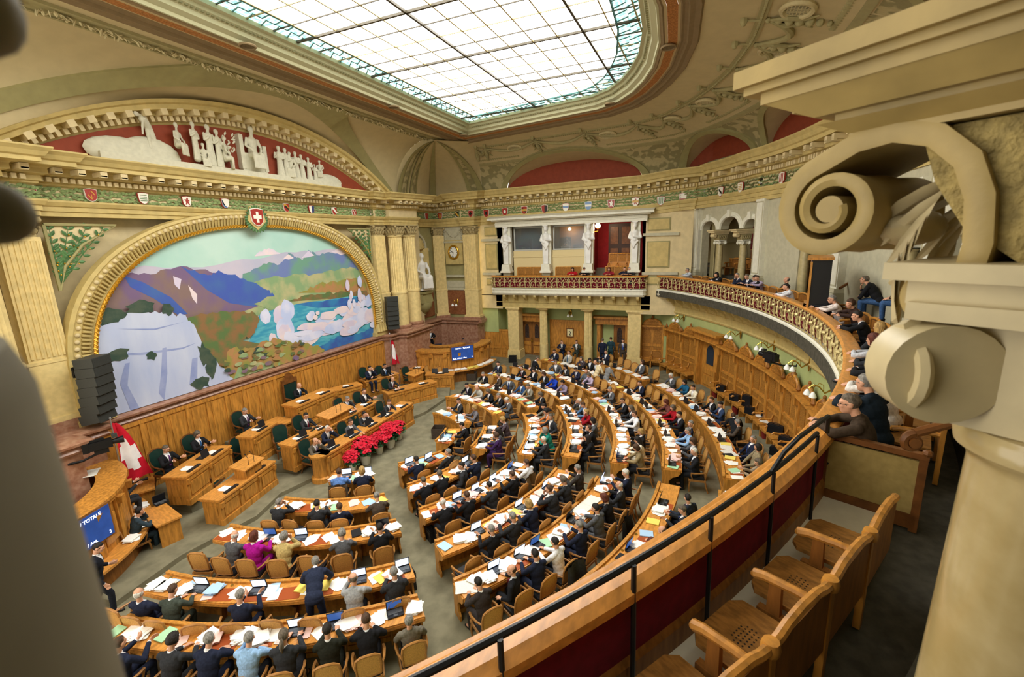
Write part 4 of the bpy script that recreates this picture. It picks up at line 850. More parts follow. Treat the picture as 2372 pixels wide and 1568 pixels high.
for k in range(6): boxX(mb, 28.7 + .33 * k, 30.6, 6.05, 6.85, 4.95, 5.15 + .18 * k)
struct(mb.build('trim_loggia_steps', mat('step_stone', '#7d7a6c', .8)))
for i, (y0, y1, lab) in enumerate(((9.85, 11.85, 'left glazed interpreter booth of the loggia, dark and blue inside'), (7.15, 9.15, 'right glazed interpreter booth of the loggia with warm light inside'))):
    R_ = empty('booth', (28.35, (y0 + y1) / 2, 7.4), 0, lab, 'booth', 'glazed booths in the loggia'); w = y1 - y0
    mb = MB(); boxX(mb, -.05, 0, -w / 2 - .1, w / 2 + .1, -2.4, -.08); mb.box((-.06, 0, -.45), (.06, w + .2, .12)); mb.build('front', mat('booth_cream', '#d9c795', .6), R_)
    mb = MB(); [mb.box(c, d) for c, d in (((0, 0, -.03), (.12, w + .1, .08)), ((0, 0, 1.4), (.12, w + .1, .1)), ((0, -w / 2, .7), (.12, .08, 1.4)), ((0, w / 2, .7), (.12, .08, 1.4)))]; mb.build('frame', mat('booth_frame', '#b9bcb6', .4), R_)
    mb = MB(); mb.box((0, 0, .7), (.015, w - .06, 1.36)); mb.build('glass', GLASSB, R_)
    mb = MB(); mb.add([(1.2, -w / 2, -.1), (1.2, w / 2, -.1), (1.2, w / 2, 1.5), (1.2, -w / 2, 1.5)], [(0, 1, 2, 3)]); mb.box((1.1, -.3, .5), (.1, .8, 1.0)); mb.box((.9, .5, .3), (.5, .6, .8), m=1); mb.build('interior', [mat('booth_blue', '#2c3d5c', .7) if i == 0 else mat('booth_warm', '#8a5f2e', .7), mat('booth_dark', '#3b2d20', .7)], R_)
    mb = MB(); mb.box((.35, -.45, .12), (.3, .5, .22)); mb.box((.3, .3, .08), (.25, .6, .14), m=1); mb.box((.25, .7 - 1.2 * i, .15), (.05, .3, .25), m=2); mb.build('equipment', [DGREY, PAPER, mat('magenta_lid', '#b02062', .5)], R_)
L_ = bpy.data.lights.new('booth_lamp', 'POINT'); L_.energy = 25; L_.color = (1, .72, .4); L_.shadow_soft_size = .1; o = bpy.data.objects.new('booth_lamp', L_); C.objects.link(o); o.location = (29.0, 8.3, 8.6)
R_ = empty('globe_lamp', (27.95 + .9, 6.45, 8.72), 0, 'lit white globe lamp in the red bay of the loggia', 'lamp'); mb = MB(); mb.ball((0, 0, 0), .17, 14, 10); mb.build('globe', LAMPW, R_, True); mb = MB(); mb.tube([(0, 0, -.15), (0, .0, -.32), (.0, .3, -.35)], .03, 6); mb.lathe([(.03, -.22), (.09, -.18), (.1, -.14)], n=10); mb.build('bracket', BRASS, R_)
L_ = bpy.data.lights.new('globe_light', 'POINT'); L_.energy = 45; L_.color = (1, .75, .5); L_.shadow_soft_size = .17; o = bpy.data.objects.new('globe_light', L_); C.objects.link(o); o.location = (28.6, 6.3, 8.72)
HERM = [robed('herm', k) for k in (0, 1)]
for i, (y, lab) in enumerate(((12.27, 'white bearded caryatid figure, leftmost on the loggia'), (9.52, 'white female caryatid between the two glazed booths'), (6.8, 'white female caryatid beside the lit globe lamp'), (4.03, 'white bearded caryatid, rightmost on the loggia'))):
    R_ = empty('caryatid', (27.85, y, 6.35), rad(-90), lab, 'statue', 'caryatids of the loggia')
    put(HERM[0 if i in (0, 3) else 1], 'figure', MARBLEW, R_, (0, 0, .13), 0, 1.02)
    mb = MB(); mb.box((0, .02, -.1), (.62, .5, .45), taper=.85); mb.box((0, 0, -.35), (.72, .55, .12)); mb.box((0, .25, 1.25), (.55, .3, 2.5)); mb.build('pedestal', WHITE, R_)
    mb = MB(); mb.box((0, .15, -.9), (.5, .4, 1.1)); mb.build('pier', GREY, R_)
def bench(p, rz, n, lab, w=.55, h=1.0, grp=None, name='loggia_bench'):
    R_ = empty(name, p, rz, lab, 'bench', grp); W = n * w
    mb = MB(); mb.box((0, .3, .42), (W, .42, .05)); mb.build('seat', OAK, R_)
    mb = MB(); mb.box((0, .52, .75), (W, .05, .62))
    mb.build('backrest', OAK, R_); mb = MB()
    for i in range(n): mb.box((-W / 2 + w * (i + .5), .485, .98), (w * .86, .03, .42))
    mb.build('caned_panels', CARVE, R_); mb = MB()
    for i in range(n + 1): x = -W / 2 + w * i; mb.box((x, .52, .6), (.06, .08, 1.25)); mb.tube([(x, .5, .66), (x, .25, .66), (x, .12, .6)], .028, 6); mb.box((x, .15, .3), (.05, .05, .6))
    mb.tube([(-W / 2, .52, 1.24), (W / 2, .52, 1.24)], .035, 6); mb.build('arms', OAK, R_); return R_
for y, z, n, x, lab in ((10.85, 5.0, 3, 27.75, 'dark wooden bench below the left booth window'), (8.2, 5.0, 3, 27.75, 'dark wooden bench below the right booth window'), (5.0, 5.0, 3, 27.75, 'front wooden bench in the red loggia bay'), (4.95, 5.75, 3, 28.6, 'raised rear wooden bench in the red loggia bay')):
    bench((x, y, z), rad(-90), n, lab, grp='benches in the loggia')
# ---- balustrade of scrolls over red cloth
def path_frame(path):
    P = [Vector(p) for p in path]; L = [0]
    for a, b in zip(P, P[1:]): L.append(L[-1] + (b - a).length)
    def at(s, d, z):
        s = max(0, min(L[-1] - 1e-6, s)); i = 0
        while L[i + 1] < s: i += 1
        t = (P[i + 1] - P[i]).normalized(); q = P[i] + t * (s - L[i]); return Vector((q.x + t.y * d, q.y - t.x * d, q.z + z))
    return at, L[-1]
def scroll(at, mb, s, z, r, sg, turn, d, n=15, w=.017):
    mb.tube([at(s + sg * r * (1 - .85 * i / n) * cos(turn + 5.2 * i / n), d, z + r * (1 - .85 * i / n) * sin(turn + 5.2 * i / n)) for i in range(n + 1)], [w] * 3 + [w * .9] * (n - 2), 4)
def railing(name, path, h, lab, mod=.74, detail=True):
    R_ = empty(name, (0, 0, 0), 0, lab, 'balustrade', 'gallery balustrades'); at, L = path_frame(path)
    mb = MB(); mb.sweep(path, [(-.03, .04), (-.03, h - .04)]); mb.build('red_cloth', VELVET, R_)
    mb = MB(); n = max(1, round(L / mod)); m_ = L / n
    for k in range(n):
        s = (k + .5) * m_
        for q in (-1, 1):
            scroll(at, mb, s + q * m_ * .23, h * .33, h * .24, q, pi * .5, .06); scroll(at, mb, s + q * m_ * .26, h * .73, h * .17, q, -pi * .5, .06)
            mb.tube([at(s, .06, .04), at(s + q * m_ * .1, .1, h * .5), at(s + q * m_ * .02, .06, h * .62), at(s + q * m_ * .2, .07, h * .92)], .018, 4)
            scroll(at, mb, s + q * m_ * .42, h * .5, h * .1, q, 0, .07)
        mb.tube([at(k * m_, .06, .04), at(k * m_, .12, h * .5), at(k * m_, .06, h - .04)], [.02, .035, .02], 5)
        for z in (.3, .55, .8): mb.ball(at(k * m_, .1, h * z), (.05, .05, .06), 6, 4)
        mb.ball(at(s, .1, h * .62), (.07, .07, .06), 6, 4)
    for z in (.05, h - .06): mb.tube([at(L * i / (n * 2), .06, z) for i in range(n * 2 + 1)], .02, 4)
    mb.build('ironwork', GILT, R_, True)
    mb = MB(); mb.sweep(path, [(-.16, h - .02), (-.16, h + .03), (-.12, h + .06), (.1, h + .06), (.14, h + .02), (.12, h - .03), (-.16, h - .02)]); mb.build('handrail', OAKTOP, R_, 40)
    return R_
BP = [(28, 13.25, 4.95), (27.6, 13.22, 4.95), (27.48, 13.12, 4.95), (27.45, 13.0, 4.95), (27.45, 3.6, 4.95), (27.48, 3.48, 4.95), (27.6, 3.38, 4.95), (28, 3.35, 4.95)]
railing('loggia_balustrade', BP, .76, 'straight gilt scroll balustrade over red cloth in front of the loggia')
SLAB = [(-.6, .0), (.06, .0), (.1, -.04), (.1, -.1), (.06, -.12), (.05, -.26), (.1, -.3), (.06, -.38), (-.1, -.44), (-.6, -.5)]
mb = MB(); mb.sweep(BP, SLAB); boxX(mb, 27.5, 31, 3.4, 13.2, 4.5, 4.93); struct(mb.build('trim_loggia_balcony', WHITE))
def consoles(pts, name):
    mb = MB()
    for p, n in pts:
        n = Vector((n[0], n[1], 0)).normalized(); t = Vector((-n.y, n.x, 0)); M = M3(p, n, (0, 0, 1))
        mb.prism([(0, 0), (0, -.55), (.12, -.55), (.16, -.42), (.3, -.3), (.5, -.22), (.58, -.1), (.58, 0)], M @ Matrix.Translation((0, 0, -.08)), .16)
    return struct(mb.build(name, SAND))
consoles([((28.05, 3.75 + .72 * k, 4.5), (-1, 0)) for k in range(13)], 'trim_loggia_consoles')
# ---- wall under the loggia: columns, doors, wainscot
mb = MB(); boxX(mb, 28.0, 28.9, 3.1, 13.2, 3.62, 4.5); boxX(mb, 27.95, 28.0, 3.1, 13.2, 3.95, 4.0); boxX(mb, 27.98, 28.9, 3.1, 13.2, 3.6, 3.68); struct(mb.build('trim_loggia_beam', SAND))
mb = MB(); boxX(mb, 29.6, 29.8, 2.5, 14.6, 0, 4.5); boxX(mb, 28.2, 29.7, 13.2, 14.6, 1.8, 3.55); struct(mb.build('wall_under_loggia', GREENW))
for y, sq, lab in ((12.05, 1, 'square stone pillar at the left end under the loggia'), (10.0, 0, 'fluted column left of the seated officials under the loggia'), (6.95, 0, 'fluted column left of the open door under the loggia'), (4.0, 1, 'square stone pillar at the right end under the loggia')):
    x = 28.5
    if sq:
        R_ = empty('pillar', (x, y, 0), 0, lab, 'pillar', 'pillars under the loggia'); mb = MB(); mb.box((0, 0, 1.75), (.8, .78, 3.5)); mb.build('shaft', YELL, R_); mb = MB(); mb.box((0, 0, .25), (.95, .95, .5), taper=.95); mb.box((0, 0, .55), (.88, .88, .1)); mb.build('base', YELL, R_); mb = MB(); mb.box((0, 0, 3.46), (.9, .9, .1)); mb.box((0, 0, 3.56), (1.05, 1.0, .12)); mb.build('capital', YELL, R_)
    else:
        R_ = empty('column', (x, y, 0), 0, lab, 'column', 'columns under the loggia'); mb = MB(); mb.lathe([(.27, 1.1), (.25, 3.4)], n=40, flute=.09); mb.lathe([(.3, 0), (.29, 1.1)], n=24); mb.build('shaft', YELL, R_, 30); mb = MB(); mb.lathe([(.26, 3.36), (.36, 3.46), (.36, 3.5)], n=24); mb.box((0, 0, 3.55), (.8, .8, .12)); mb.build('capital', YELL, R_, 40)
def doorway(name, p, rz, w, h, lab, opened=False, single=False):  # local: x along, -y into the room
    R_ = empty(name, p, rz, lab, 'door'); mb = MB()
    for q in (-1, 1): mb.box((q * (w / 2 + .12), -.12, h / 2), (.24, .3, h)); mb.box((q * (w / 2 + .12), -.3, h * .25), (.18, .08, h * .4))
    mb.box((0, -.15, h + .2), (w + .7, .34, .4)); mb.box((0, -.28, h + .45), (w + .95, .6, .12)); mb.box((0, -.22, h + .02), (w + .6, .46, .06)); mb.build('door_frame', OAK, R_)
    n = 1 if single else 2; lw = w / n
    for i in range(n):
        x = -w / 2 + lw * (i + .5)
        if opened and i == 0: x -= lw * .5
        mb = MB(); mb.box((x if not (opened and i == 0) else -w / 2 + .05, .02 if not (opened and i == 0) else .35, h / 2), (lw - .02, .06, h) if not (opened and i == 0) else (.06, lw, h)); lf = mb.build('door_leaf', OAKD if not single else OAK, R_)
        if opened and i == 0: continue
        mb = MB(); [mb.box((x, -.03, z), (lw * .7, .05, hh)) for z, hh in ((h * .16, h * .2), (h * .34, h * .1))]; mb.build('panel', OAK, lf)
        mb = MB(); mb.prism([(x - lw * .2, h * .5), (x + lw * .2, h * .5), (x + lw * .2, h * .8), (x + lw * .12, h * .87), (x, h * .9), (x - lw * .12, h * .87), (x - lw * .2, h * .8)], Matrix(((1, 0, 0, 0), (0, 0, -1, -.01), (0, 1, 0, 0), (0, 0, 0, 1))), .03); mb.build('glass', mat('door_glass', '#7a8aa6' if opened else '#3e3430', .15, .4, 14, spec=.6) if not single else mat('door_glass_dark', '#2b3542', .1), lf)
        mb = MB(); mb.ball((x + (lw * .42 if i == 0 else -lw * .42), -.08, h * .42), .035, 8, 6); mb.tube([(x + (lw * .42 if i == 0 else -lw * .42), -.06, h * .36), (x + (lw * .42 if i == 0 else -lw * .42), -.06, h * .5)], .015, 5); mb.build('door_handle', BRASS, lf)
    return R_
mb = MB(); boxX(mb, 31.4, 31.5, 3.5, 8, 0, 4); struct(mb.build('wall_lobby', mat('lobby_light', '#8f93a8', .8, 0, 3, col2='#3d2a22', ramp=(.45, .55))))
doorway('door_1', (29.45, 11.2, 0), rad(-90), 1.45, 2.5, 'closed double wooden door with dark oval glass under the loggia')
doorway('door_2', (29.45, 5.5, 0), rad(-90), 1.6, 2.5, 'open double wooden door under the loggia with people in it', opened=True)
wainscot('wall_panelling_loggia', (29.5, 9.9), (29.5, 6.9), 0, 2.6, (-1, 0), 3)
wainscot('wall_panelling_corner', (28.25, 14.4), (28.25, 12.4), 0, 2.0, (-1, 0), 3)
R_ = empty('calendar', (29.42, 8.43, 1.75), 0, 'framed wall calendar showing a large black 2 under the loggia', 'calendar'); mb = MB(); mb.box((0, 0, 0), (.05, .5, .62)); mb.build('frame', WALNUT, R_); mb = MB(); mb.box((-.02, 0, 0), (.03, .38, .5)); mb.build('sheet', mat('calendar_sheet', '#eadfae', .7), R_)
def text(s, loc, rot, size, m, name, parent=None, align='CENTER', ext=.004):
    cu = bpy.data.curves.new(name, 'FONT'); cu.body = s; cu.size = size; cu.extrude = ext; cu.align_x = align; cu.align_y = 'CENTER'; cu.materials.append(m); o = bpy.data.objects.new(name, cu); C.objects.link(o); o.location = loc; o.rotation_euler = rot
    dg = bpy.context.evaluated_depsgraph_get(); me = bpy.data.meshes.new_from_object(o.evaluated_get(dg), depsgraph=dg); bpy.data.objects.remove(o); o = bpy.data.objects.new(name, me); C.objects.link(o); o.location = loc; o.rotation_euler = rot
    if parent: o.parent = parent
    return o
text('2', (-.05, 0, -.05), (rad(90), 0, rad(-90)), .4, BLACK, 'numeral', R_)
R_ = bench((29.35, 8.35, 0), rad(-90), 4, 'leather-backed wooden bench under the calendar', w=.6, name='bench'); 
mb = MB(); mb.box((0, .47, .78), (2.3, .06, .5)); mb.build('back_cushion', mat('bench_leather', '#b39a5e', .5), R_)
# ================================================================ RING: lower wall, gallery, arcade
mb = MB(); mb.sweep([(29, 3.7, 0), (29, 2.55, 0)] + arcp(GCX, GCY, 21.15, -45.5, -150, 70), [(0, 0), (0, 3.5), (.06, 3.52), (.1, 3.6), (.06, 3.66), (.06, 3.95), (.12, 4.0), (.12, 4.6)])
o = struct(mb.build('wall_ring', [GREENW, SAND], None, False)); [setattr(p, 'material_index', 1) for p in o.data.polygons if p.center.z > 3.5]
RP = [(29, 2.75, 4.95), (28.2, 2.72, 4.95), (27.9, 2.6, 4.95), (27.82, 2.45, 4.95)] + arcp(GCX, GCY, 20.45, -48.2, -150, 92, 4.95)
railing('ring_balustrade', RP[1:], .74, 'long curved gilt scroll balustrade over red cloth round the gallery')
mb = MB(); mb.sweep(RP, [(-.75, .0)] + SLAB[1:-1] + [(-.75, -.42)]); struct(mb.build('trim_ring_gallery_edge', WHITE, None, False))
consoles([(Vector((*ringpt(-48.5 - 2.05 * k, 21.12), 4.5)), (GCX - ringpt(-48.5 - 2.05 * k)[0], GCY - ringpt(-48.5 - 2.05 * k)[1])) for k in range(46)], 'trim_ring_consoles')
# tiered gallery floor
mb = MB()
for r0, r1, z0, z1 in ((20.3, 21.75, 4.5, 4.85), (21.75, 22.9, 4.5, 5.3), (22.9, 24.0, 4.5, 5.75), (24.0, 25.6, 4.5, 6.2)): disc_sector(mb, GCX, GCY, r0, r1, -44, -141, 60, z0, z1)
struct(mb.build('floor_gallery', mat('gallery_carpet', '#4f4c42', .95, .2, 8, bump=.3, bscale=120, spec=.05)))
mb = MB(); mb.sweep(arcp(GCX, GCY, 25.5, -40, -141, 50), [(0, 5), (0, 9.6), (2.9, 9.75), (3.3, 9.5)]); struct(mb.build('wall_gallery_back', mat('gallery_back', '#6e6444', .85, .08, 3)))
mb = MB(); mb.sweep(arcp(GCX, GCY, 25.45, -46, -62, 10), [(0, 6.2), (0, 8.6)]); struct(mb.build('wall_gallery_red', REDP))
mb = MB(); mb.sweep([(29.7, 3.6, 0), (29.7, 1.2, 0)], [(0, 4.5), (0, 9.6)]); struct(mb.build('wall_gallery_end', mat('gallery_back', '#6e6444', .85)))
# arcade wall: arches between columns, read off as angles on the ring
def angpx(x, y): p = onr(x, y, GCX, GCY, RB); return degrees(atan2(p.y - GCY, p.x - GCX))
CA = [angpx(x, y) for x, y in ((1663, 567), (1717, 567), (1859.7, 567), (1924, 568), (2097, 578))]
PA = [-49.4, angpx(1767, 540), angpx(1958, 560), -92.5, -106]
CA += [-96.8, -101.4, -110.5, -115]
edges = sorted(CA + PA, reverse=True)
openings = []
pw = .95                                                  # half width of a pilaster, degrees
for a, b in zip(edges, edges[1:]):
    a2 = a - (pw if a in PA else .45); b2 = b + (pw if b in PA else .45)
    if a2 - b2 < 4.6: openings.append((a2, b2))
ZSP = 8.22
def zlow(a):
    for a2, b2 in openings:
        if b2 < a < a2:
            w_ = (a2 - b2) / 2; c = (a2 + b2) / 2; return ZSP + min(.86, w_ * pi / 180 * RB * .82) * sqrt(max(0, 1 - ((a - c) / w_)**2))
    for q in PA:
        if abs(a - q) <= pw: return 5.2
    for q in CA:
        if abs(a - q) <= .5: return ZSP
    return 5.2
mb = MB(); V = []; NA = 900; A0, A1 = -48.4, -118.0
for i in range(NA + 1):
    a = A0 + (A1 - A0) * i / NA; z = zlow(a); r0 = RB - .02
    V += [(*ringpt(a, r0), 9.5), (*ringpt(a, r0), z), (*ringpt(a, RB + .45), z), (*ringpt(a, RB + .45), 9.5)]
mb.add(V, [(i * 4 + j, i * 4 + j + 1, i * 4 + j + 5, i * 4 + j + 4) for i in range(NA) for j in range(3)])
struct(mb.build('wall_arcade', GREY))
mb = MB()
for a2, b2 in openings:
    w_ = (a2 - b2) / 2; c = (a2 + b2) / 2; H = min(.86, w_ * pi / 180 * RB * .82)
    for e, r_ in ((.09, .09), (.22, .05)):
        k = 1 + e / (w_ * pi / 180 * RB); mb.tube([(*ringpt(c + w_ * k * cos(pi * i / 20), RB - .03), ZSP + H * (k if True else 1) * sin(pi * i / 20)) for i in range(21)], r_, 6)
    p = ringpt(c, RB - .1); mb.box((*p, ZSP + H + .16), (.2, .22, .36), rad(c))
struct(mb.build('trim_archivolts', WHITE, None, True))
for i, q in enumerate(PA[:4]):
    lab = ['pale panelled pilaster where the curved arcade begins', 'pale panelled pilaster between the second and third arcade columns', 'pale panelled pilaster above the gallery screen', 'pale panelled pilaster behind the carved volute'][i]
    p = ringpt(q, RB - .1); R_ = empty('arcade_pilaster', (*p, 5.0), rad(q + 90), lab, 'pilaster', 'pilasters of the arcade'); mb = MB(); mb.box((0, 0, 2.7), (.62, .3, 3.55)); mb.build('shaft', WHITE, R_)
    mb = MB(); [mb.box((x, .14, 2.75), (.05, .06, 3.2)) for x in (-.25, .25)]; [mb.box((0, .14, z), (.55, .06, .05)) for z in (1.15, 4.35)]; mb.build('border', GREY, R_); mb = MB(); mb.box((0, .03, .45), (.8, .5, .9)); mb.box((0, .03, .98), (.72, .42, .14), taper=.9); mb.build('base', GREY, R_)
# arcade columns with ionic capital, scroll block and impost
def volute(mb, c, r, ax, up, t, n=26, turns=2.2, w=.22, m=0):  # flat spiral of thickness t, axis ax
    ax = Vector(ax).normalized(); up = Vector(up).normalized(); sd = ax.cross(up); P = []
    for i in range(n + 1): f = i / n; a = 2 * pi * turns * f; q = r * (1 - .78 * f); P.append(Vector(c) + up * q * cos(a) + sd * q * sin(a))
    mb.tube(P, [r * w * (1 - .5 * i / n) for i in range(n + 1)], 6, m, flat=1); return mb
def drum(mb, c, r, ax, t, n=18, m=0):
    ax = Vector(ax).normalized(); u = ax.orthogonal().normalized(); v = ax.cross(u); c = Vector(c); V = [c + ax * s_ * t / 2 + (u * cos(2 * pi * k / n) + v * sin(2 * pi * k / n)) * r for s_ in (-1, 1) for k in range(n)]
    return mb.add(V, [tuple(range(n - 1, -1, -1)), tuple(range(n, 2 * n))] + [(k, (k + 1) % n, n + (k + 1) % n, n + k) for k in range(n)], m)
def arcade_column(p, rz, lab, zb, zc, grp):               # local -y points into the hall
    R_ = empty('arcade_column', (p[0], p[1], 0), rz, lab, 'column', grp); mb = MB(); mb.lathe([(.21, zb), (.21, zb + .1), (.175, zb + .14), (.18, (zb + zc) / 2), (.16, zc - .05), (.185, zc - .04), (.185, zc)], n=24); mb.build('shaft', mat('column_stone', '#b5a678', .35, .1, 8, spec=.5), R_, 40)
    mb = MB(); mb.box((0, 0, zc + .1), (.34, .34, .12)); mb.box((0, 0, zc + .2), (.44, .44, .05))
    for sx in (-1, 1):
        for sy in (-1, 1): drum(mb, (sx * .2, sy * .17, zc + .08), .085, (0, 1, 0), .06); volute(mb, (sx * .2, sy * .205, zc + .08), .07, (0, sy, 0), (0, 0, 1), .05, 14)
    mb.build('capital', WHITE, R_, 40)
    mb = MB(); mb.box((0, .02, zc + .36), (.34, .5, .26), taper=1.15)
    for k in range(8): leaf(mb, (-.14 + .28 * (k % 4) / 3, -.22, zc + .25 + .1 * (k // 4)), (0, -.4, 1), .14, .05, (0, -1, 0)); leaf(mb, (.17 * (1 if k % 2 else -1), -.15 + .3 * (k // 2) / 3, zc + .25), ((1 if k % 2 else -1) * .4, 0, 1), .2, .05, ((1 if k % 2 else -1), 0, 0))
    mb.build('scroll_block', mat('carved_block', '#a89b70', .6, .2, 20), R_)
    mb = MB(); mb.box((0, -.05, zc + .56), (.42, .8, .1)); mb.box((0, -.1, zc + .64), (.5, .95, .08)); mb.box((0, -.12, zc + .71), (.56, 1.05, .06)); drum(mb, (0, -.42, zc + .45), .1, (1, 0, 0), .3); mb.build('impost', CREAM, R_)
    return R_
CL = ['first slender column of the gallery arcade, nearest the loggia', 'second slender column of the gallery arcade', 'slender arcade column behind the left edge of the gallery screen', 'slender arcade column directly behind the gallery screen', 'slender arcade column beside the man with hand on mouth']
for a, lab in zip(CA, CL + ['arcade column hidden behind the big carved capital'] * 4): arcade_column(ringpt(a, RB + .12), rad(a + 270), lab, 5.3, 7.45, 'slender columns of the gallery arcade')
# panelled side walls seen through the arcade
mb = MB()
for a in (-51.3, -63.9, -80):
    for r0, r1 in ((RB + .3, 24.6),):
        x0, y0 = ringpt(a, r0); x1, y1 = ringpt(a - 1.5, r1); M = M3((x0, y0, 0), (x1 - x0, y1 - y0, 0), (0, 0, 1)); L = hypot(x1 - x0, y1 - y0)
        mb.add([M @ Vector(v) for v in ((0, 5.2, 0), (L, 5.2, 0), (L, 9.4, 0), (0, 9.4, 0))], [(0, 1, 2, 3)]); 
        for u0, u1, z0, z1 in ((.2, L - .2, 5.5, 7.5),): mb.tube([M @ Vector(v) for v in ((u0, z0, .02), (u1, z0, .02), (u1, z1, .02), (u0, z1, .02), (u0, z0, .02))], .04, 4)
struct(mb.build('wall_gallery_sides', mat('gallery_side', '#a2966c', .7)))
# ---- carved stalls round the lower wall
def make_stall():
    R_ = empty('carved_stall', (0, 0, 0), 0, 'x', 'choir stall', 'carved stalls along the green wall'); w = 1.4
    mb = MB(); mb.box((0, -.06, 1.35), (w, .1, 2.6)); [mb.box((x, -.14, 1.4), (.1, .1, 2.5)) for x in (-w / 2 + .05, w / 2 - .05)]; mb.box((0, -.13, 1.32), (w, .06, .1)); mb.box((0, -.13, 1.02), (w, .06, .08)); mb.box((0, -.13, .5), (w, .08, .12)); mb.build('back_panel', OAK, R_)
    mb = MB()
    for x in (-.32, .32): mb.prism([(x - .24, 1.45), (x + .24, 1.45), (x + .24, 2.15)] + [(x + .24 * cos(pi * i / 8), 2.15 + .16 * sin(pi * i / 8)) for i in range(1, 8)] + [(x - .24, 2.15)], Matrix(((1, 0, 0, 0), (0, 0, -1, -.1), (0, 1, 0, 0), (0, 0, 0, 1))), .035); mb.box((x, -.12, 1.17), (.46, .03, .18)); mb.box((x, -.11, .78), (.5, .04, .4))
    mb.build('carving', CARVE, R_)
    mb = MB(); mb.box((0, -.18, 2.5), (w + .04, .32, .08)); mb.box((0, -.22, 2.58), (w + .1, .42, .07)); [(mb.box((x, -.2, 2.3), (.12, .22, .36), taper=1.3), mb.ball((x, -.26, 2.15), .06, 6, 4)) for x in (-w / 2, w / 2)]; mb.build('cornice', OAK, R_)
    mb = MB(); mb.prism([(-.52, 2.6)] + [(.5 * cos(pi - pi * i / 14), 2.62 + .36 * sin(pi * i / 14)) for i in range(15)] + [(.52, 2.6)], Matrix(((1, 0, 0, 0), (0, 0, -1, -.06), (0, 1, 0, 0), (0, 0, 0, 1))), .1); mb.tube([(.52 * cos(pi * i / 14), -.14, 2.62 + .38 * sin(pi * i / 14)) for i in range(15)], .055, 6); mb.build('crest', OAK, R_, 30)
    mb = MB(); mb.prism([(-.4, 2.64)] + [(.38 * cos(pi - pi * i / 10), 2.64 + .25 * sin(pi * i / 10)) for i in range(11)], Matrix(((1, 0, 0, 0), (0, 0, -1, -.17), (0, 1, 0, 0), (0, 0, 0, 1))), .03); mb.build('crest_carving', CARVE, R_)
    mb = MB(); mb.lathe([(.05, 2.62), (.1, 2.7), (.06, 2.78), (.03, 2.86), (.0, 2.92)], (-w / 2, -.2, 0), 8); mb.lathe([(.12, 2.98), (.1, 3.04), (.05, 3.1), (.06, 3.16), (0, 3.24)], (0, -.12, 0), 8); mb.build('finials', OAKD, R_, 40)
    for x in (-.35, .35): mb = MB(); mb.box((x, -.42, .46), (.62, .46, .05)); mb.box((x, -.6, .4), (.5, .04, .1)); mb.build('seat', OAK, R_)
    for x in (-w / 2, 0): mb = MB(); mb.tube([(x, -.12, .95), (x, -.2, .74), (x, -.42, .72), (x, -.6, .74), (x, -.66, .68)], [.05, .035, .04, .045, .035], 6); mb.box((x, -.35, .22), (.07, .4, .44)); mb.box((x, -.55, .22), (.08, .08, .44)); mb.build('armrest', OAK, R_)
    return R_
ST = make_stall(); SL = ['first carved stall on the straight wall beside the loggia pillar', 'carved stall left of the one by the ring door', 'carved stall directly left of the ring door', 'carved stall directly right of the ring door', 'second carved stall right of the ring door', 'third carved stall right of the ring door', 'fourth carved stall right of the ring door', 'fifth carved stall right of the ring door', 'sixth carved stall right of the ring door', 'seventh carved stall right of the ring door, behind the brown-jacketed man']
STALLS = []
for i, a in enumerate([None, -49.5, -53.3, -63.1, -66.95, -70.8, -74.65, -78.5, -82.4, -86.3]):
    if a is None: loc, rz = (28.95, 3.0, 0), rad(-90)
    else: loc, rz = (*ringpt(a, 21.05), 0), rad(a + 90 - 180 + 0)
    rz = rad(-90) if a is None else rad(a - 90 + 0)
    if i == 0: ST.location = loc; ST.rotation_euler = (0, 0, rz); ST['label'] = SL[0]; o = ST
    else: o = copy_tree(ST, loc, rz, SL[i])
    STALLS.append(o)
for o, a in zip(STALLS[1:], [-49.5, -53.3, -63.1, -66.95, -70.8, -74.65, -78.5, -82.4, -86.3]): o.rotation_euler = (0, 0, rad(a + 90 + 180))
STALLS[0].rotation_euler = (0, 0, rad(-90))
a = -58.0; doorway('door_3', (*ringpt(a, 21.05), 0), rad(a - 90), 1.5, 2.6, 'wooden door in a deep frame between the carved stalls', single=True).rotation_euler = (0, 0, rad(a + 90 + 180))
def make_sconce():
    R_ = empty('wall_sconce', (0, 0, 0), 0, 'x', 'wall lamp', 'brass wall sconces'); mb = MB(); mb.ball((0, -.03, .0), (.07, .03, .24), 8, 8); mb.tube([(0, -.05, .05), (0, -.25, -.1), (0, -.4, .08), (0, -.55, .14), (0, -.68, .02)], [.03, .025, .022, .02, .02], 6); mb.tube([(0, -.28, -.08), (0, -.3, .14), (0, -.42, .2), (0, -.46, .1)], .013, 5); mb.tube([(.0, -.5, .12), (.14, -.58, .1), (.2, -.6, .0)], .016, 5); mb.build('bracket', BRASS, R_, True)
    for p in ((0, -.7, -.04), (.22, -.6, -.05)): mb = MB(); mb.lathe([(.03, .03), (.05, .0), (.085, -.06), (.1, -.13)], p, 10); mb.build('shade', SHADE, R_, True)
    return R_
SCN = make_sconce(); SLB = ['brass wall sconce left of the ring door', 'brass wall sconce right of the ring door', 'brass wall sconce left of the wall camera', 'brass wall sconce right of the wall camera', 'brass wall sconce beside the brown-haired man on the gallery', 'brass wall sconce between columns under the loggia', 'brass wall sconce on the red marble below the clock']
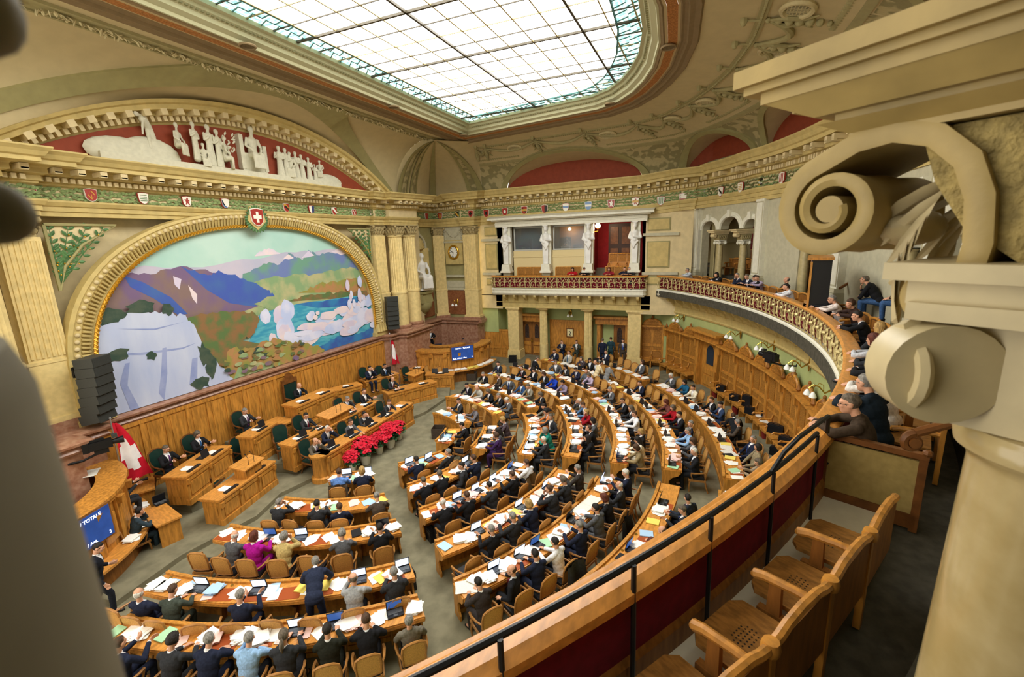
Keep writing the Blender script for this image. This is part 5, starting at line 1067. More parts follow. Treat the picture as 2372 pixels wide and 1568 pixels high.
for i, px in enumerate(((1585, 735), (1717, 773), (1795, 800), (1877, 845), (1935, 905), None, None)):
    if px: p = onr(*px, GCX, GCY, 21.12); a = degrees(atan2(p.y - GCY, p.x - GCX)); loc, rz = p, rad(a + 270)
    elif i == 5: loc, rz = (29.58, 8.4, 3.1), rad(-90)
    else: loc, rz = (27.4, 15.9, 3.95), rad(-90)
    if i == 0: SCN.location = loc; SCN.rotation_euler = (0, 0, rz); SCN['label'] = SLB[0]
    else: copy_tree(SCN, loc, rz, SLB[i])
# ================================================================ DESKS IN ARCS
BN = {'A': 'front left block', 'B': 'front middle block', 'C': 'right middle block', 'D': 'far right block'}
ROWS = {'A1': (-152, 3.45, -133, 3.75), 'A2': (-164, 4.95, -131.3, 5.4), 'A3': (-170, 6.35, -131, 6.87), 'A4': (-170, 8.15, -131.5, 8.62), 'A5': (-167.5, 9.35, -132, 9.78),
        'B1': (-119.5, 3.75, -98, 4.2), 'B2': (-123.5, 5.25, -99, 5.3), 'B3': (-125.2, 6.7, -93.6, 6.85), 'B4': (-126.4, 8.27, -92.6, 8.37), 'B5': (-127.2, 9.74, -92.8, 9.72), 'B6': (-124, 11.45, -90.8, 11.5), 'B7': (-97, 13.15, -90.3, 13.15),
        'C1': (-88, 3.5, -69, 3.5), 'C2': (-88.5, 5.0, -67, 5.0), 'C3': (-88, 6.75, -56.5, 6.68), 'C4': (-86, 8.27, -53, 8.33), 'C5': (-86, 9.89, -50.5, 10.14), 'C6': (-86, 11.53, -49, 11.87), 'C7': (-86.5, 13.3, -47.6, 13.85),
        'D1': (-60.7, 3.9, -36.4, 3.12), 'D2': (-53.5, 5.4, -15.8, 4.69), 'D3': (-51.5, 7.0, -11.8, 6.61), 'D4': (-49.2, 8.7, -9.9, 8.54), 'D5': (-47.7, 10.44, -11.8, 10.49), 'D6': (-47, 11.8, -15, 12.65), 'D7': (-44.5, 13.75, -27, 14.2)}
def RF(k, a): a0, r0, a1, r1 = ROWS[k]; return r0 + (r1 - r0) * (a - a0) / (a1 - a0)
def dpt(a, r): return (DCX + r * cos(rad(a)), DCY + r * sin(rad(a)))
for k, (a0, r0, a1, r1) in ROWS.items():
    n = max(4, int((a1 - a0) * r0 * pi / 180 / .35)); R_ = empty('desk', (0, 0, 0), 0, f'curved wooden desk of the {ORD[int(k[1]) - 1]} row in the {BN[k[0]]}', 'desk', 'curved desks of the members')
    def arcbar(mb, da, db, z0, z1, u0=0., u1=1., m=0, nn=None):
        nn = nn or n; V = []
        for i in range(nn + 1):
            a = a0 + (a1 - a0) * (u0 + (u1 - u0) * i / nn); r = RF(k, a)
            V += [(*dpt(a, r + d), z) for d, z in ((da, z0), (db, z0), (db, z1), (da, z1))]
        F = [(i * 4 + j, i * 4 + (j + 1) % 4, i * 4 + 4 + (j + 1) % 4, i * 4 + 4 + j) for i in range(nn) for j in range(4)] + [(0, 1, 2, 3), (nn * 4 + 3, nn * 4 + 2, nn * 4 + 1, nn * 4)]
        mb.add(V, F, m)
    mb = MB(); arcbar(mb, -.03, .57, .745, .785); arcbar(mb, .55, .58, .68, .75); mb.build('desk_top', OAKTOP, R_)
    mb = MB(); arcbar(mb, -.05, .03, .76, .835); mb.build('front_lip', OAK, R_)
    mb = MB(); arcbar(mb, .02, .07, .04, .745); arcbar(mb, -.03, .1, 0, .11); arcbar(mb, -.02, .03, .66, .745); np_ = max(2, round((a1 - a0) * r0 * pi / 180 / .8))
    for i in range(np_ + 1): arcbar(mb, .0, .03, .1, .7, max(0, i / np_ - .025), min(1, i / np_ + .025), nn=1)
    for i in range(np_): arcbar(mb, .012, .03, .2, .58, (i + .16) / np_, (i + .84) / np_, nn=2)
    arcbar(mb, .0, .03, .11, .16); mb.build('front_panel', OAK, R_)
    for u, nm in ((.0, 'end_panel'), (1., 'end_panel')):
        mb = MB(); a = a0 + (a1 - a0) * u; r = RF(k, a); M = M3((*dpt(a, r), 0), (cos(rad(a)), sin(rad(a)), 0), (0, 0, 1)); sg = -1 if u else 1
        mb.prism([(.0, 0), (.3, 0), (.3, .12), (.24, .2), (.2, .36), (.3, .5), (.46, .56), (.54, .66), (.54, .745), (0, .745)], M @ Matrix.Translation((0, 0, -.02)), .045); mb.build(nm, OAK, R_)
    for i in range(1, np_):
        if i % 2 == 0: mb = MB(); a = a0 + (a1 - a0) * i / np_; r = RF(k, a); M = M3((*dpt(a, r), 0), (cos(rad(a)), sin(rad(a)), 0), (0, 0, 1)); mb.prism([(.06, 0), (.3, 0), (.22, .3), (.5, .6), (.5, .72), (.06, .72)], M, .04); mb.build('support', OAKD, R_)
    mb = MB(); na = max(1, round((a1 - a0) * r0 * pi / 180 / .74))
    for i in range(na): a = a0 + (a1 - a0) * (i + .3) / na; x, y = dpt(a, RF(k, a) + .09); mb.lathe([(.035, .785), (.035, .8)], (x, y, 0), 10)
    mb.build('inkwells', BRASS, R_)
# ================================================================ CHAIRS
def make_chair(kind):
    ug = kind == 'green'; R_ = empty('green_armchair' if ug else 'cane_chair', (0, 0, 0), 0, 'x', 'chair'); wm = WALNUT if ug else mat('chair_wood', '#a0703a', .4, .2, 10)
    mb = MB(); mb.box((0, -.02, .45), (.46, .46, .07), taper=.94); mb.box((0, -.02, .49), (.4, .4, .03), taper=.85); mb.build('seat', GREENL if ug else LEATHER, R_)
    mb = MB(); mb.box((0, -.02, .4), (.5, .5, .06)); mb.build('seat_frame', wm, R_)
    h = .62 if not ug else .66; y0, y1 = .23, .33; z0 = .5
    O = [(-.2, .02), (-.22, .3), (-.2, .46), (-.12, .52), (.0, .535), (.12, .52), (.2, .46), (.22, .3), (.2, .02), (.0, .0)] if not ug else [(-.22, .02), (-.24, .4), (-.21, .54), (-.1, .59), (0, .6), (.1, .59), (.21, .54), (.24, .4), (.22, .02), (0, 0)]
    mp = lambda x, z: Vector((x, y0 + (y1 - y0) * z / .55 - .25 * x * x, z0 + z))
    mb = MB(); mb.tube([mp(x, z) for x, z in O] + [mp(*O[0])], .024, 6); mb.build('back_frame', wm, R_, True)
    mb = MB(); V = [mp(x * .95, .01 + z * .97) for x, z in O]; c = mp(0, .27); q = Vector((0, .012, 0)); N_ = len(V)
    if ug: q = Vector((0, .03, 0))
    mb.add([c - q] + [v - q * .6 for v in V] + [c + q] + [v + q * .6 for v in V], [(0, 1 + i, 1 + (i + 1) % N_) for i in range(N_)] + [(N_ + 1, N_ + 2 + (i + 1) % N_, N_ + 2 + i) for i in range(N_)]); mb.build('backrest', GREENL if ug else CANE, R_, True)
    for s in (-1, 1):
        mb = MB(); mb.tube([mp(s * .215, .2), (s * .27, .1, .69), (s * .285, -.1, .67), (s * .27, -.2, .66), (s * .25, -.2, .58), (s * .235, -.16, .45)], [.02, .022, .026, .028, .02, .02], 6); mb.build('armrest', wm, R_, True)
        mb = MB(); mb.tube([(s * .22, -.22, .42), (s * .235, -.25, .2), (s * .22, -.24, 0)], [.028, .022, .018], 6); mb.build('leg', wm, R_, True)
        mb = MB(); mb.tube([(s * .2, .2, .45), (s * .205, .25, .2), (s * .21, .32, 0)], [.028, .022, .02], 6); mb.build('leg', wm, R_, True)
    return R_
CH = make_chair('cane'); CHU = [False]; GC = make_chair('green'); GCU = [False]
def chair(x, y, rz, label, group, z=0, kind='cane', sc=1.0):
    pr_, fl = (CH, CHU) if kind == 'cane' else (GC, GCU)
    if not fl[0]: fl[0] = True; kids(pr_); pr_.location = (x, y, z); pr_.rotation_euler = (0, 0, rz); pr_['label'] = label; o = pr_
    else: o = copy_tree(pr_, (x, y, z), rz, label)
    o['group'] = group; o.scale = (sc, sc, sc); return o
# ================================================================ PODIUM DESKS AND TRIBUNES
def straight_desk(pl, pr, depth, z0, z1, label, panels=3, name='podium_desk', parts=True, strip=True, group='desks on the podium', rounded=False):
    """pl, pr: front corners of the top, as seen from the hall; the sitter's side lies behind."""
    a, b = Vector((pl[0], pl[1])), Vector((pr[0], pr[1])); c = (a + b) / 2; L = (b - a).length; rz = atan2((b - a).y, (b - a).x); H = z1 - z0
    R_ = empty(name, (c.x, c.y, z0), rz, label, 'desk', group)
    mb = MB(); mb.box((0, depth / 2, H - .03), (L + .08, depth + .06, .06)); mb.box((0, depth / 2, H - .08), (L + .02, depth, .05)); mb.build('desk_top', OAKTOP, R_)
    mb = MB(); mb.box((0, .05, (H - .1) / 2), (L - .06, .06, H - .1)); mb.box((0, .04, .09), (L + .02, .14, .18)); mb.box((0, .03, H - .16), (L - .02, .08, .1)); w_ = L / panels
    for i in range(panels + 1): x = -L / 2 + w_ * i; mb.box((max(-L / 2 + .05, min(L / 2 - .05, x)), .02, H / 2), (.1, .05, H - .14)); mb.box((max(-L / 2 + .05, min(L / 2 - .05, x)), .0, H - .2), (.08, .1, .16), taper=1.3)
    for i in range(panels): x = -L / 2 + w_ * (i + .5); mb.box((x, .015, H * .5), (w_ - .26, .03, H * .42)); 
    mb.build('front_panel', OAK, R_)
    for s in (-1, 1):
        mb = MB(); mb.box((s * (L / 2 - .05), depth * .5, (H - .1) / 2), (.06, depth * .9, H - .1)); mb.box((s * (L / 2 - .02), depth * .45, H * .5), (.03, depth * .5, H * .42)); mb.build('end_panel', OAK, R_)
    if rounded: mb = MB(); mb.lathe([(depth / 2 + .04, 0), (depth / 2 + .04, .16), (depth / 2 - .04, .2), (depth / 2 - .05, H - .2), (depth / 2, H - .12), (depth / 2, H - .06), (depth / 2 + .04, H - .05), (depth / 2 + .04, H)], (-L / 2, depth / 2, 0), 24); mb.build('rounded_end', OAK, R_, 40)
    return R_
def lectern(p, rz, w, d, h, lab):
    R_ = empty('lectern', p, rz, lab, 'lectern'); mb = MB(); mb.box((0, 0, h / 2), (w * .85, d * .8, h), taper=1.02); [mb.box((x, -d * .4, h * .5), (w * .32, .03, h * .6)) for x in (-w * .2, w * .2)]; mb.build('body', OAK, R_)
    mb = MB(); M = Matrix.Rotation(rad(10), 3, 'X'); mb.box((0, 0, h + .03), (w * 1.12, d * 1.15, .04), M=M); mb.build('top', OAKTOP, R_)
    for s in (-1, 1): mb = MB(); mb.tube([(s * .12, -d * .3, h + .02), (s * .12, -d * .32, h + .25), (s * .1, -d * .15, h + .36)], .008, 5); mb.ball((s * .1, -d * .12, h + .37), (.02, .03, .02), 6, 4); mb.build('microphone', BLACK, R_)
    return R_
def P2(x, y, z): p = onz(x, y, z); return (p.x, p.y)
DK = {}
DK['front'] = straight_desk((10.75, 11.78), (16.05, 11.95), .62, .0, 1.0, 'long front podium desk behind the red poinsettias, with rounded end', 7, rounded=True)
DK['second'] = straight_desk((10.4, 12.95), (15.1, 13.05), .62, .3, 1.3, 'second long podium desk with a lectern in the middle', 6)
DK['pres'] = straight_desk((12.1, 14.5), (14.2, 14.55), .75, .9, 1.95, 'tall desk of the presiding man in the high-backed chair', 2)
mb = MB()
R_ = empty('side_cabinet', (11.5, 15.0, .5), 0, 'low wooden cabinet at the left of the presiding desk', 'cabinet'); mb.box((0, 0, .45), (.9, .9, .9)); [mb.box((x, -.46, .5), (.32, .03, .5)) for x in (-.2, .2)]; mb.build('body', OAK, R_); mb = MB(); mb.box((0, 0, .93), (1.0, 1.0, .06)); mb.build('top', OAKTOP, R_)
DK['l3'] = straight_desk(P2(585, 1012, 1.6), P2(640, 978, 1.6), .6, .5, 1.6, 'single podium desk of the grey-haired man left of the presiding desk', 1)
DK['l2'] = straight_desk((7.5, 14.0), (9.45, 14.75), .7, .5, 1.45, 'two-seat podium desk near the left flag with a man and a woman', 2)
DK['l1'] = straight_desk((7.5, 12.6), (9.8, 13.15), .65, .14, .98, 'left speaker desk with a lectern and two empty green chairs', 3)
DK['r7'] = straight_desk(P2(777, 905, 1.6), P2(838, 890, 1.6), .6, .5, 1.6, 'single podium desk with an empty green chair right of the presiding desk', 1)
DK['r8'] = straight_desk(P2(846, 883, 1.4), P2(922, 864, 1.4), .65, .3, 1.4, 'two-seat podium desk with black monitors near the right flag', 2)
DK['r9'] = straight_desk(P2(899, 912, 1.0), P2(1010, 884, 1.0), .65, .14, 1.0, 'right speaker desk with a lectern and a bald man reading', 3)
DK['r10'] = straight_desk(P2(921, 856, 1.0), P2(978, 854, 1.0), .6, .0, 1.0, 'small desk with papers under the right press box, farther one', 1)
DK['r11'] = straight_desk(P2(986, 868, .9), P2(1050, 866, .9), .6, .0, .9, 'small desk with laptops under the right press box, nearer one', 2)
lectern((12.8, 13.25, 1.3), rad(2), 1.25, .55, .32, 'broad lectern standing on the second podium desk'); lectern((8.9, 13.2, .98), rad(13), .8, .5, .34, 'lectern standing on the left speaker desk'); p = P2(968, 880, 1.0); lectern((p[0], p[1] + .15, 1.0), rad(-2), .8, .5, .34, 'lectern standing on the right speaker desk')
for px, z, rz, lab in (((330, 1120), .9, 62, 'small usher desk with a computer beside the left press box'), ((372, 1190), .85, 78, 'small usher desk of the man in uniform beside the left press box')):
    p = onz(*px, z); R_ = empty('usher_desk', (p.x, p.y, 0), rad(rz), lab, 'desk', 'usher desks at the left'); mb = MB(); mb.box((0, .0, z - .03), (1.25, .6, .05)); mb.build('desk_top', OAKTOP, R_); mb = MB(); mb.box((0, -.22, z / 2 - .02), (1.1, .05, z - .08)); mb.box((0, -.25, z * .5), (.8, .03, z * .5)); mb.box((0, -.25, .06), (1.2, .14, .12)); mb.build('front_panel', OAK, R_)
    for s in (-1, 1): mb = MB(); mb.box((s * .54, .0, z / 2 - .02), (.05, .5, z - .08)); mb.build('end_panel', OAK, R_)
TRB = {}
for sx, lab, nm in ((1, 'curved wooden press box with a blue screen on the far right of the mural', 'r'), (-1, 'curved wooden press box with a blue screen at the left edge', 'l')):
    c = (24.4, 15.2) if sx > 0 else (3.6, 15.9); R0 = 2.75 if sx > 0 else 2.95; H = 1.9 if sx > 0 else 2.1
    A = arcp(c[0], c[1], R0, 128, 292, 30) if sx > 0 else arcp(c[0], c[1], R0, -112, 52, 30)
    A = A if sx < 0 else A
    R_ = empty('press_box', (0, 0, 0), 0, lab, 'tribune', 'press boxes'); flip = -1
    prof = [(0, 0), (0, .5), (-.1, .52), (-.1, .6), (.02, .62), (.02, H - .25), (.1, H - .2), (.1, H - .12), (.16, H - .08), (.16, H), (-.5, H), (-.5, H - .08)]
    pth = A if True else A
    # travel so that the right-hand side is outwards (away from the centre)
    pth = A[::-1] if False else A
    prof2 = [(d, z) for d, z in prof]
    mb = MB(); mb.sweep(pth, prof2); mb.build('wall', OAK, R_)
    mb = MB()
    for i in range(0, 31, 3):
        x, y, _ = A[i]; o = Vector((x - c[0], y - c[1])).normalized(); ang = atan2(o.y, o.x); mb.box((x + o.x * .05, y + o.y * .05, H * .62), (.08, .22, H * .62), ang); mb.box((x + o.x * .12, y + o.y * .12, H - .28), (.16, .14, .2), ang, taper=1.3)
        if i < 30: x2, y2, _ = A[i + 1]; x3, y3, _ = A[min(30, i + 2)]; mb.box(((x2 + x3) / 2 + o.x * .03, (y2 + y3) / 2 + o.y * .03, H * .6), (.05, .5, .7), ang + rad(8))
    mb.build('panelling', CARVE if False else OAK, R_); TRB[nm] = (c, R0, H)
    # inner tiers
    mb = MB(); disc_sector(mb, c[0], c[1], 0, R0 - .05, 128 if sx > 0 else -112, 292 if sx > 0 else 52, 24, 0, .75); disc_sector(mb, c[0], c[1], 0, R0 - 1.7, 128 if sx > 0 else -112, 292 if sx > 0 else 52, 24, .75, 1.15); mb.build('platform', CARPET, R_)
    mb = MB(); mb.sweep(arcp(c[0], c[1], R0 - 1.35, 140 if sx > 0 else -100, 270 if sx > 0 else 40, 20), [(0, .7), (0, 1.75), (.06, 1.78), (.06, 1.84), (-.4, 1.84)]); mb.build('inner_desk', OAK, R_)
def monitor(p, rz, w, h, lab, tilt=0, texts=(), d=.12):
    R_ = empty('vote_screen', p, rz, lab, 'screen', 'blue vote screens'); mb = MB(); mb.box((0, .03, 0), (w + .1, d, h + .1)); mb.build('frame', OAKD, R_); mb = MB(); mb.box((0, -d / 2 + .025, 0), (w, .02, h)); mb.build('display', MONITOR, R_)
    for s, x, z, sz, al in texts: text(s, (x, -d / 2 + .01, z), (rad(90), 0, 0), sz, mat('screen_text', '#e8eefc', .4, emit=1.2), 'lettering', R_, al)
    return R_
TX = lambda w, h: (('TOTAL / TOTALE', 0, h * .36, h * .15, 'CENTER'), ('Enth. / Abst. / Ast.', -w * .46, -h * .38, h * .15, 'LEFT'), ('5', w * .45, -h * .38, h * .15, 'RIGHT'))
def onarc(x, y, c, r):                                    # nearer hit of a pixel's ray with a round wall
    d = ray(x, y); a = d.x**2 + d.y**2; b = 2 * ((EYE.x - c[0]) * d.x + (EYE.y - c[1]) * d.y); q = (EYE.x - c[0])**2 + (EYE.y - c[1])**2 - r * r; D = b * b - 4 * a * q
    return EYE + d * ((-b - sqrt(max(0, D))) / (2 * a))
c, r, H = TRB['r']; p = onarc(1071, 817, c, r + .14); n = Vector((p.x - c[0], p.y - c[1])); a = atan2(n.y, n.x); monitor((p.x, p.y, p.z), a + pi / 2, 1.35, .78, 'blue vote screen on the front of the right press box', texts=TX(1.35, .78))
c, r, H = TRB['l']; p = onarc(192, 1240, c, r + .14); n = Vector((p.x - c[0], p.y - c[1])); a = atan2(n.y, n.x); monitor((p.x, p.y, p.z), a + pi / 2, 1.35, .78, 'blue vote screen on the front of the left press box', texts=TX(1.35, .78))
LDG = MB(); c, r, H = TRB['r']
for sx, k in ((1, 'r'), (-1, 'l')):
    c, r, H = TRB[k]; R_ = empty('paper_shelf', (0, 0, 0), 0, f'curved wooden shelf with papers along the {"right" if sx > 0 else "left"} press box', 'shelf'); mb = MB(); disc_sector(mb, c[0], c[1], r, r + .5, 205 if sx > 0 else -75, 285 if sx > 0 else -5, 16, .66, .72); mb.build('shelf_board', OAKTOP, R_); mb = MB(); disc_sector(mb, c[0], c[1], r + .05, r + .25, 206 if sx > 0 else -74, 284 if sx > 0 else -6, 16, 0, .66); mb.build('shelf_base', OAKD, R_)
# ================================================================ PEOPLE
def RX(a): return Matrix.Rotation(rad(a), 3, 'X')
def RZ(a): return Matrix.Rotation(rad(a), 3, 'Z')
def head_shapes(mb):                                      # head-local: faces -y, origin at the middle of the head
    mb.ball((0, .012, .03), (.077, .095, .088), 18, 12); mb.ball((0, -.02, -.03), (.066, .078, .085), 16, 10); mb.ball((0, -.052, -.078), (.042, .042, .038), 12, 8); mb.ball((0, -.075, .032), (.06, .022, .018), 10, 6)
    cap(mb, (0, -.088, .018), (0, -.112, -.022), .009, .013, 8); mb.ball((0, -.106, -.024), (.018, .013, .01), 8, 6)
    for s in (-1, 1): mb.ball((s * .079, .008, -.005), (.012, .026, .034), 8, 6); mb.ball((s * .042, -.066, -.012), (.024, .022, .022), 8, 6)
    mb.ball((0, -.091, -.052), (.026, .01, .009), 8, 5); mb.ball((0, -.09, -.062), (.022, .01, .008), 8, 5)
def xf(mb, start, M):
    for i in range(start, len(mb.v)): mb.v[i] = tuple(M @ Vector(mb.v[i]))
def hand(mb, W, d, n, s, curl=.5):                        # palm and five separate fingers, thumb on the inner side
    W = Vector(W); d = Vector(d).normalized(); n = (Vector(n) - d * Vector(n).dot(d)).normalized(); x = d.cross(n) * s; P = lambda a, b, c: W + x * a + d * b + n * c
    cap(mb, P(-.018, .0, 0), P(-.024, .075, 0), .019, .018, 8); cap(mb, P(.016, .0, 0), P(.024, .075, 0), .019, .017, 8); cap(mb, P(0, .01, .002), P(0, .07, .002), .02, .019, 8)
    for i, (a, L) in enumerate(((-.034, .072), (-.012, .082), (.011, .076), (.032, .06))):
        k = P(a, .085, 0); m = k + d * L * .5 * (1 - .3 * curl) - n * L * .35 * curl; e = m + d * L * .42 * (1 - .75 * curl) - n * L * .45 * curl; cap(mb, k, m, .0098, .0092, 7); cap(mb, m, e, .0092, .0082, 7)
    k = P(-.03, .02, -.004); m = P(-.056, .05, -.014); cap(mb, k, m, .0125, .011, 7); cap(mb, m, P(-.056, .083, -.024), .011, .009, 7)
POSES = {}
def make_pose(name, stand=False, lean=8, yaw=0, pitch=15, twist=0, armL=None, armR=None, legs=None, vox=.0095, hz=None):
    """arms: (elbow, wrist, hand direction, palm normal, curl) in body space."""
    H0 = Vector((0, 0, .93 if stand else .53)); T = lambda v: H0 + RX(lean) @ (RZ(twist) @ Vector(v))   # torso space to body space
    lean_v = RX(lean)
    HC = T((0, -.035, .735)) if hz is None else Vector(hz); HR = RZ(yaw + twist) @ RX(pitch)
    body, jac, shi, tro, sho = MB(), MB(), MB(), MB(), MB()
    head_shapes(body); xf(body, 0, Matrix.Translation(HC) @ HR.to_4x4())
    cap(body, T((0, .0, .5)), HC + HR @ Vector((0, .03, -.05)), .055, .05, 10)
    R3 = RX(lean) @ RZ(twist)
    for mb, k in ((body, .93), (jac, 1.06), (shi, .99)):
        mb.ball(T((0, 0, .02)), (.175 * k, .125 * k, .13 * k), 14, 8, R=R3); mb.ball(T((0, -.008, .2)), (.16 * k, .118 * k, .2 * k), 14, 8, R=R3); mb.ball(T((0, -.005, .38)), (.185 * k, .122 * k, .19 * k), 14, 8, R=R3)
        cap(mb, T((-.13, .012, .5)), T((.13, .012, .5)), .068 * k, .068 * k, 12); cap(mb, T((-.07, .015, .53)), T((.07, .015, .53)), .06 * k, .06 * k, 10)
    for s, arm in ((-1, armL), (1, armR)):
        S = T((s * .185, .01, .495)); E, W, d, n, c = arm; E, W = Vector(E), Vector(W)
        cap(body, S, E, .05, .042); cap(body, E, W, .041, .028); hand(body, W + Vector(d).normalized() * .015, d, n, s, c)
        cap(jac, S, E, .066, .056); cap(jac, E, E + (W - E) * .9, .056, .043); cap(shi, E + (W - E) * .86, E + (W - E) * .97, .034, .034)
    for s in (-1, 1):
        hip = H0 + Vector((s * .095, 0, -.02)); K, A = (legs[0 if s < 0 else 1] if legs else ((s * .13, -.43, .51), (s * .13, -.4, .09))); K, A = Vector(K), Vector(A)
        cap(body, hip, K, .07, .05); cap(body, K, A, .05, .036); cap(tro, hip, K, .093, .07); cap(tro, K, A + Vector((0, 0, .0)), .068, .055)
        f = Vector((s * .02, -.15, -.05)); cap(body, A, A + f, .035, .03); cap(sho, A + Vector((0, .05, -.05)), A + Vector((s * .025, -.17, -.055)), .038, .036, 8); cap(sho, A, A + Vector((0, 0, -.04)), .042, .04, 8)
    mb = tro; mb.ball(H0 + Vector((0, 0, -.03)), (.178, .135, .12), 12, 8)
    bm_ = remesh(body, vox, 2, 'body_' + name); jm, sm_, tm, om = remesh(jac, .014, 3, 'jacket_' + name), remesh(shi, .014, 2, 'shirt_' + name), remesh(tro, .017, 3, 'trousers_' + name), remesh(sho, .013, 2, 'shoe_' + name)
    for me, n_ in ((bm_, 3), (jm, 1), (sm_, 1), (tm, 1), (om, 1)):
        for _ in range(n_): me.materials.append(PAPER)
    # face details on the skin: eyes, lips
    inv = HR.transposed(); pts = [(HC + HR @ Vector(p), r, m) for p, r, m in (((.03, -.083, .016), .0125, 1), ((-.03, -.083, .016), .0125, 1), ((.012, -.1, -.057), .0125, 2), ((-.012, -.1, -.057), .0125, 2))]
    for p in bm_.polygons:
        for c, r, m in pts:
            if (p.center - c).length < r: p.material_index = m
    # jacket open in a V over the shirt
    bm = bmesh.new(); bm.from_mesh(jm); iR = R3.transposed(); kill = []
    for f in bm.faces:
        q = iR @ (f.calc_center_median() - H0)
        if .22 < q.z < .62 and q.y < -.0 and abs(q.x) < .012 + .2 * (q.z - .22) and f.normal.dot(R3 @ Vector((0, -1, .15))) > .1: kill.append(f)
    bmesh.ops.delete(bm, geom=kill, context='FACES'); bm.to_mesh(jm); bm.free()
    tie = MB(); V = []
    for z, w_ in ((.53, .012), (.5, .018), (.4, .024), (.3, .03), (.2, .034), (.17, .0)):
        for x in (-w_, w_): V.append(T((x, -.118 - .02 * (1 - abs(z - .38) * 3) if z < .52 else -.085, z)))
    tie.add(V, [(2 * i, 2 * i + 1, 2 * i + 3, 2 * i + 2) for i in range(5)]); tie.add([v + R3 @ Vector((0, -.008, 0)) for v in V], [(2 * i, 2 * i + 2, 2 * i + 3, 2 * i + 1) for i in range(5)])
    col = MB(); cap(col, T((0, .005, .535)), T((0, .0, .585)), .066, .06, 12); tiem = tie.mesh('tie_' + name, [PAPER]); colm = col.mesh('collar_' + name, [PAPER], True)
    POSES[name] = dict(body=bm_, jacket=jm, shirt=sm_, trousers=tm, shoes=om, tie=tiem, collar=colm, HM=Matrix.Translation(HC) @ HR.to_4x4(), stand=stand, HR=HR, HC=HC)
DN = (0, -1, -.15)
def arm(s, E, W, d, n=(0, 0, 1), c=.4): return ((s * E[0], E[1], E[2]), (s * W[0], W[1], W[2]), (s * d[0], d[1], d[2]), n, c)
DESKL, DESKR = arm(-1, (.28, -.24, .86), (.13, -.5, .82), (-.3, -1, -.1)), arm(1, (.28, -.24, .86), (.13, -.5, .82), (-.3, -1, -.1))
LAPL, LAPR = arm(-1, (.27, -.08, .78), (.12, -.3, .64), (-.5, -1, -.3)), arm(1, (.27, -.08, .78), (.12, -.3, .64), (-.5, -1, -.3))
make_pose('write', lean=14, pitch=28, armL=DESKL, armR=arm(1, (.3, -.22, .86), (.08, -.48, .82), (-.5, -1, -.1), c=.8))
make_pose('type', lean=8, pitch=14, armL=arm(-1, (.25, -.22, .83), (.09, -.54, .84), (-.05, -1, -.1), c=.5), armR=arm(1, (.25, -.22, .83), (.09, -.54, .84), (-.05, -1, -.1), c=.5))
make_pose('chin', lean=16, yaw=18, pitch=4, armL=arm(-1, (.28, -.3, .84), (.02, -.42, .82), (.9, -.5, -.1)), armR=arm(1, (.24, -.42, .84), (.1, -.34, 1.1), (-.2, .1, 1), (0, -1, 0), .9))
make_pose('back', lean=-8, yaw=-25, pitch=2, armL=LAPL, armR=LAPR)
make_pose('read', lean=4, pitch=22, armL=arm(-1, (.27, -.2, .82), (.13, -.46, .95), (.2, -1, .2), (1, 0, 0), .7), armR=arm(1, (.27, -.2, .82), (.13, -.46, .95), (.2, -1, .2), (-1, 0, 0), .7))
make_pose('turn', lean=4, yaw=25, pitch=8, twist=30, armL=arm(-1, (.28, -.26, .86), (.1, -.5, .82), (-.2, -1, -.1)), armR=arm(1, (.24, .12, .8), (.3, -.1, .7), (.1, -1, -.1)))
make_pose('rail', lean=20, yaw=8, pitch=10, armL=arm(-1, (.3, -.38, .92), (-.02, -.56, .93), (-1, -.25, -.05)), armR=arm(1, (.3, -.38, .92), (.0, -.6, .93), (-1, -.2, -.05)))
make_pose('hunch', lean=34, yaw=0, pitch=-4, armL=arm(-1, (.22, -.42, .62), (.05, -.52, .85), (-.2, .0, 1), (0, -1, 0), .7), armR=arm(1, (.22, -.42, .62), (.05, -.46, .66), (-.6, -.6, -.2)))
SL_ = [((-.1, -.03, .5), (-.1, .02, .09)), ((.1, -.03, .5), (.1, .02, .09))]
make_pose('stand', True, 2, 0, 6, legs=SL_, armL=arm(-1, (.26, .03, 1.12), (.25, -.1, .88), (0, -.3, -1), (1, 0, 0)), armR=arm(1, (.26, .03, 1.12), (.25, -.1, .88), (0, -.3, -1), (-1, 0, 0)))
make_pose('bendover', True, 52, 0, -20, legs=[((-.12, -.06, .5), (-.12, .05, .09)), ((.12, -.06, .5), (.12, .05, .09))], armL=arm(-1, (.3, -.5, 1.0), (.2, -.62, .83), (-.2, -1, -.2)), armR=arm(1, (.3, -.5, 1.0), (.2, -.62, .83), (-.2, -1, -.2)))
make_pose('leanin', True, 24, 0, 18, legs=SL_, armL=arm(-1, (.27, -.28, 1.1), (.16, -.5, .9), (-.2, -1, -.3)), armR=arm(1, (.27, -.28, 1.1), (.16, -.5, .9), (-.2, -1, -.3)))
make_pose('walk', True, 10, -10, 20, legs=[((-.1, -.2, .52), (-.1, -.18, .09)), ((.1, .02, .5), (.1, .22, .12))], armL=arm(-1, (.27, .0, 1.1), (.26, -.16, .88), (0, -.4, -1), (1, 0, 0)), armR=arm(1, (.3, .02, 1.1), (.3, -.22, 1.02), (0, -1, -.1), (-1, 0, 0), .8))
